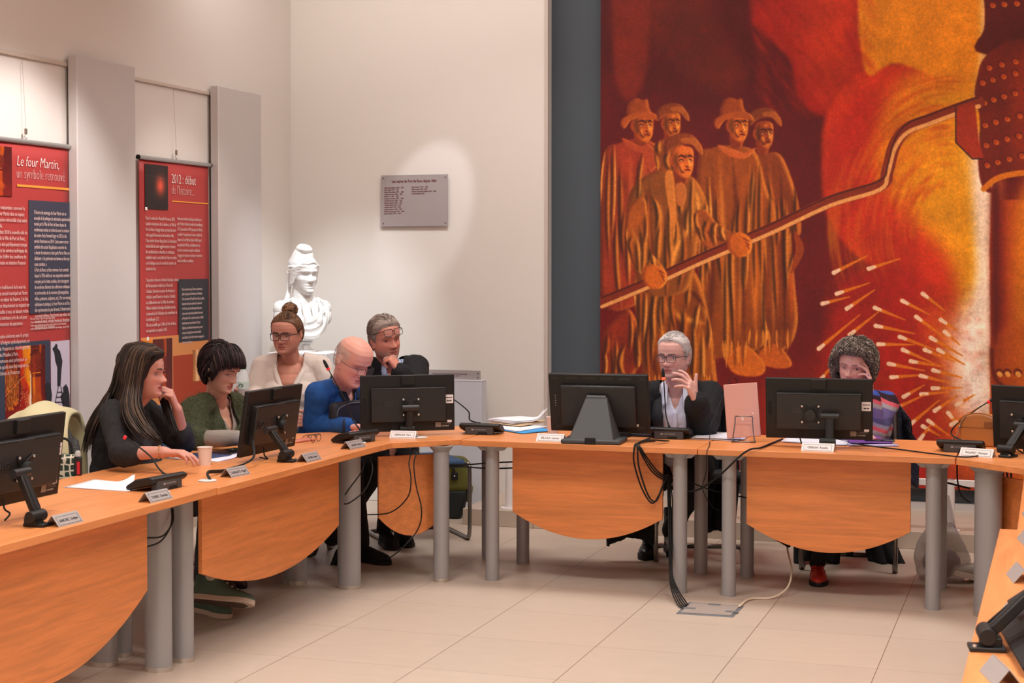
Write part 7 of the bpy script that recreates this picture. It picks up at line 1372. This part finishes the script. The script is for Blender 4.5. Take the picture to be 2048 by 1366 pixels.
# floor outlet
fo = empty('floor_outlet', tuple((PZ(1355, 1228)+PZ(1487, 1213))/2), 0, 'square grey floor outlet cover set in the tiles', 'floor outlet'); q1 = [PZ(1352, 1228)-PZ(1352, 1228)*0 for _ in (0,)]
C_ = [PZ(1352, 1228), PZ(1466, 1235), PZ(1488, 1213), PZ(1378, 1205)]; cc = sum(C_)/4; fo.location = tuple(cc); pg = [(float(c[0]-cc[0]), float(c[1]-cc[1])) for c in C_]
MB().prism(pg, .0, .003).build('outlet_frame', mat('blue_grey_metal', rgb(122, 128, 136), .4, .3), fo, bevel=.001); MB().prism([(x*.88, y*.84) for x, y in pg], .003, .006).build('outlet_lid', mat('speckled_lid', rgb(158, 146, 138), .6, var=(400, .15)), fo, bevel=.001)
for tx, ty in ((0, .1), (-.10, -.02), (.11, -.03)): MB().box((tx, ty, .0065), (.06, .035, .001)).build('tape_patch', mat('grey_tape', rgb(112, 112, 116), .5), fo)
# ================================================================== BAGS, COATS AND SHOES ON THE FLOOR
p_ = PZ(878, 1040); o = empty('backpack', (float(p_[0]), float(p_[1])+.12, 0), .2, 'olive green backpack with a black base on the floor behind the corner table', 'backpack')
pr = [(-.15, .0), (.12, .0), (.155, .18), (.165, .26), (.155, .36), (.12, .40), (-.12, .41), (-.16, .3)]
MB().prism([(x, z) for x, z in pr if z > .15]+[(-.155, .16)], -.08, .08, frame((0, 0, 0), (1, 0, 0), (0, 0, 1))).build('bag_body', cloth('olive_canvas', rgb(92, 90, 34), bs=600), o, bevel=.035, seg=4)
MB().prism([(-.145, 0), (.11, 0), (.15, .19), (-.155, .19)], -.078, .078, frame((0, 0, 0), (1, 0, 0), (0, 0, 1))).build('bag_base', mat('dark_green_black', rgb(24, 30, 28), .7), o, bevel=.02, seg=3)
MB().tube(smoothpath([(.0, -.06, .39), (.05, -.085, .37), (.07, -.088, .33), (.075, -.088, .29)], 6), .011, 8, sy=.5).build('carry_strap', M_rub, o, smooth=True); MB().box((.075, -.09, .285), (.045, .008, .05)).build('strap_patch', M_rub, o, bevel=.006); MB().ball((.075, -.096, .285), .006, 8).build('stud', M_screw, o)
MB().tube([(.13, -.06, .39), (-.13, -.065, .40)], .005, 6).build('zip', M_rub, o); MB().prism([(.14, .10), (.17, .12), (.18, .2), (.155, .24)], -.03, .02, frame((0, 0, 0), (1, 0, 0), (0, 0, 1))).build('side_pocket', mat('olive_canvas', 0), o, bevel=.008)
# plastic carrier bag
p_ = PZ(1880, 1168); o = empty('carrier_bag', (float(p_[0]), float(p_[1])+.12, 0), 0, 'translucent grey plastic carrier bag standing behind the last head table leg', 'bag'); M_pl = mat('thin_plastic', rgb(186, 176, 172), .3, alpha=.55, bump=(40, .8, .01))
mb = MB(); rows = []
for i, z in enumerate(np.linspace(0, .30, 14)):
    rr_ = np.interp(z, [0, .03, .12, .2, .30], [.11, .135, .145, .12, .06]); rows.append([(rr_*math.cos(a)*(1+.05*math.sin(5*a+z*20)), .75*rr_*math.sin(a)*(1+.06*math.sin(7*a+z*9)), z) for a in np.linspace(0, 2*math.pi, 48)])
mb.grid(np.array(rows)).build('bag_body', M_pl, o, smooth=True, recalc=False)
for sg in (-1, 1): MB().grid(np.array([[(sg*(.045-.02*t)+w_*.028*(1-.5*t), .0+.01*math.sin(6*w_), .28+.17*t) for w_ in np.linspace(-1, 1, 8)] for t in np.linspace(0, 1, 8)])).build('handle', M_pl, o, smooth=True, recalc=False)
MB().ball((0, 0, .09), (.10, .08, .08), 16).build('contents', mat('dark_contents', rgb(96, 92, 110), .7), o, smooth=True)
# sneaker of a person out of frame
sn = shoe(None, 'sneaker', tuple(PD(1965, 1165, 8.45)), tuple(V3(-.8, -.45, .25)), mat('pale_grey_mesh', rgb(176, 172, 166), .8), mat('white_sole', rgb(216, 208, 198), .6), .28, 0, .026, up=tuple(V3(.25, .1, 1)), lace=Mlace); tag(sn, 'grey and white sneaker showing beside the thick right corner leg', 'shoe')
# coats
drape('black_coat', M_blkc, [PD(1432, 800, 9.15), PD(1440, 850, 9.2), PD(1440, 950, 9.2), PD(1432, 1060, 9.15)], .20, .03, 3, .02, 'long black coat hanging behind the speaking man', 'coat', None, V3(1, 0, 0), [.5, .95, 1.0, .9]); MB().ball(PD(1441, 836, 9.1), .006, 8)
drape('black_coat', M_blkc, [PD(1262, 1010, 8.95), PD(1262, 1075, 8.95)], .26, .03, 3, .015, 'black coat hem hanging left of the boots', 'coat', None, V3(1, 0, 0))
drape('puffer_jacket', mat('navy_nylon', rgb(24, 30, 50), .35, bump=(30, .8, .02)), [PD(1778, 795, 9.12), PD(1792, 830, 9.15), PD(1798, 880, 9.2), PD(1800, 960, 9.2)], .20, .05, 2, .02, 'navy puffer jacket over the chair of the curly haired woman', 'jacket', None, V3(1, 0, 0), [.25, .7, 1.0, .9])
drape('black_coat', M_blkc, [PD(1610, 1010, 9.0), PD(1632, 1070, 8.95), PD(1632, 1118, 8.9)], .24, .03, 3, .015, 'black coat hem under the table left of the red shoe leg', 'coat', None, V3(1, 0, 0)); drape('black_scarf', M_blkc, [PD(1745, 1040, 9.1), PD(1765, 1090, 9.0), PD(1785, 1128, 8.9)], .17, .03, 3, .02, 'black scarf trailing to the floor right of the chair tubes', 'scarf', None, V3(1, 0, 0))
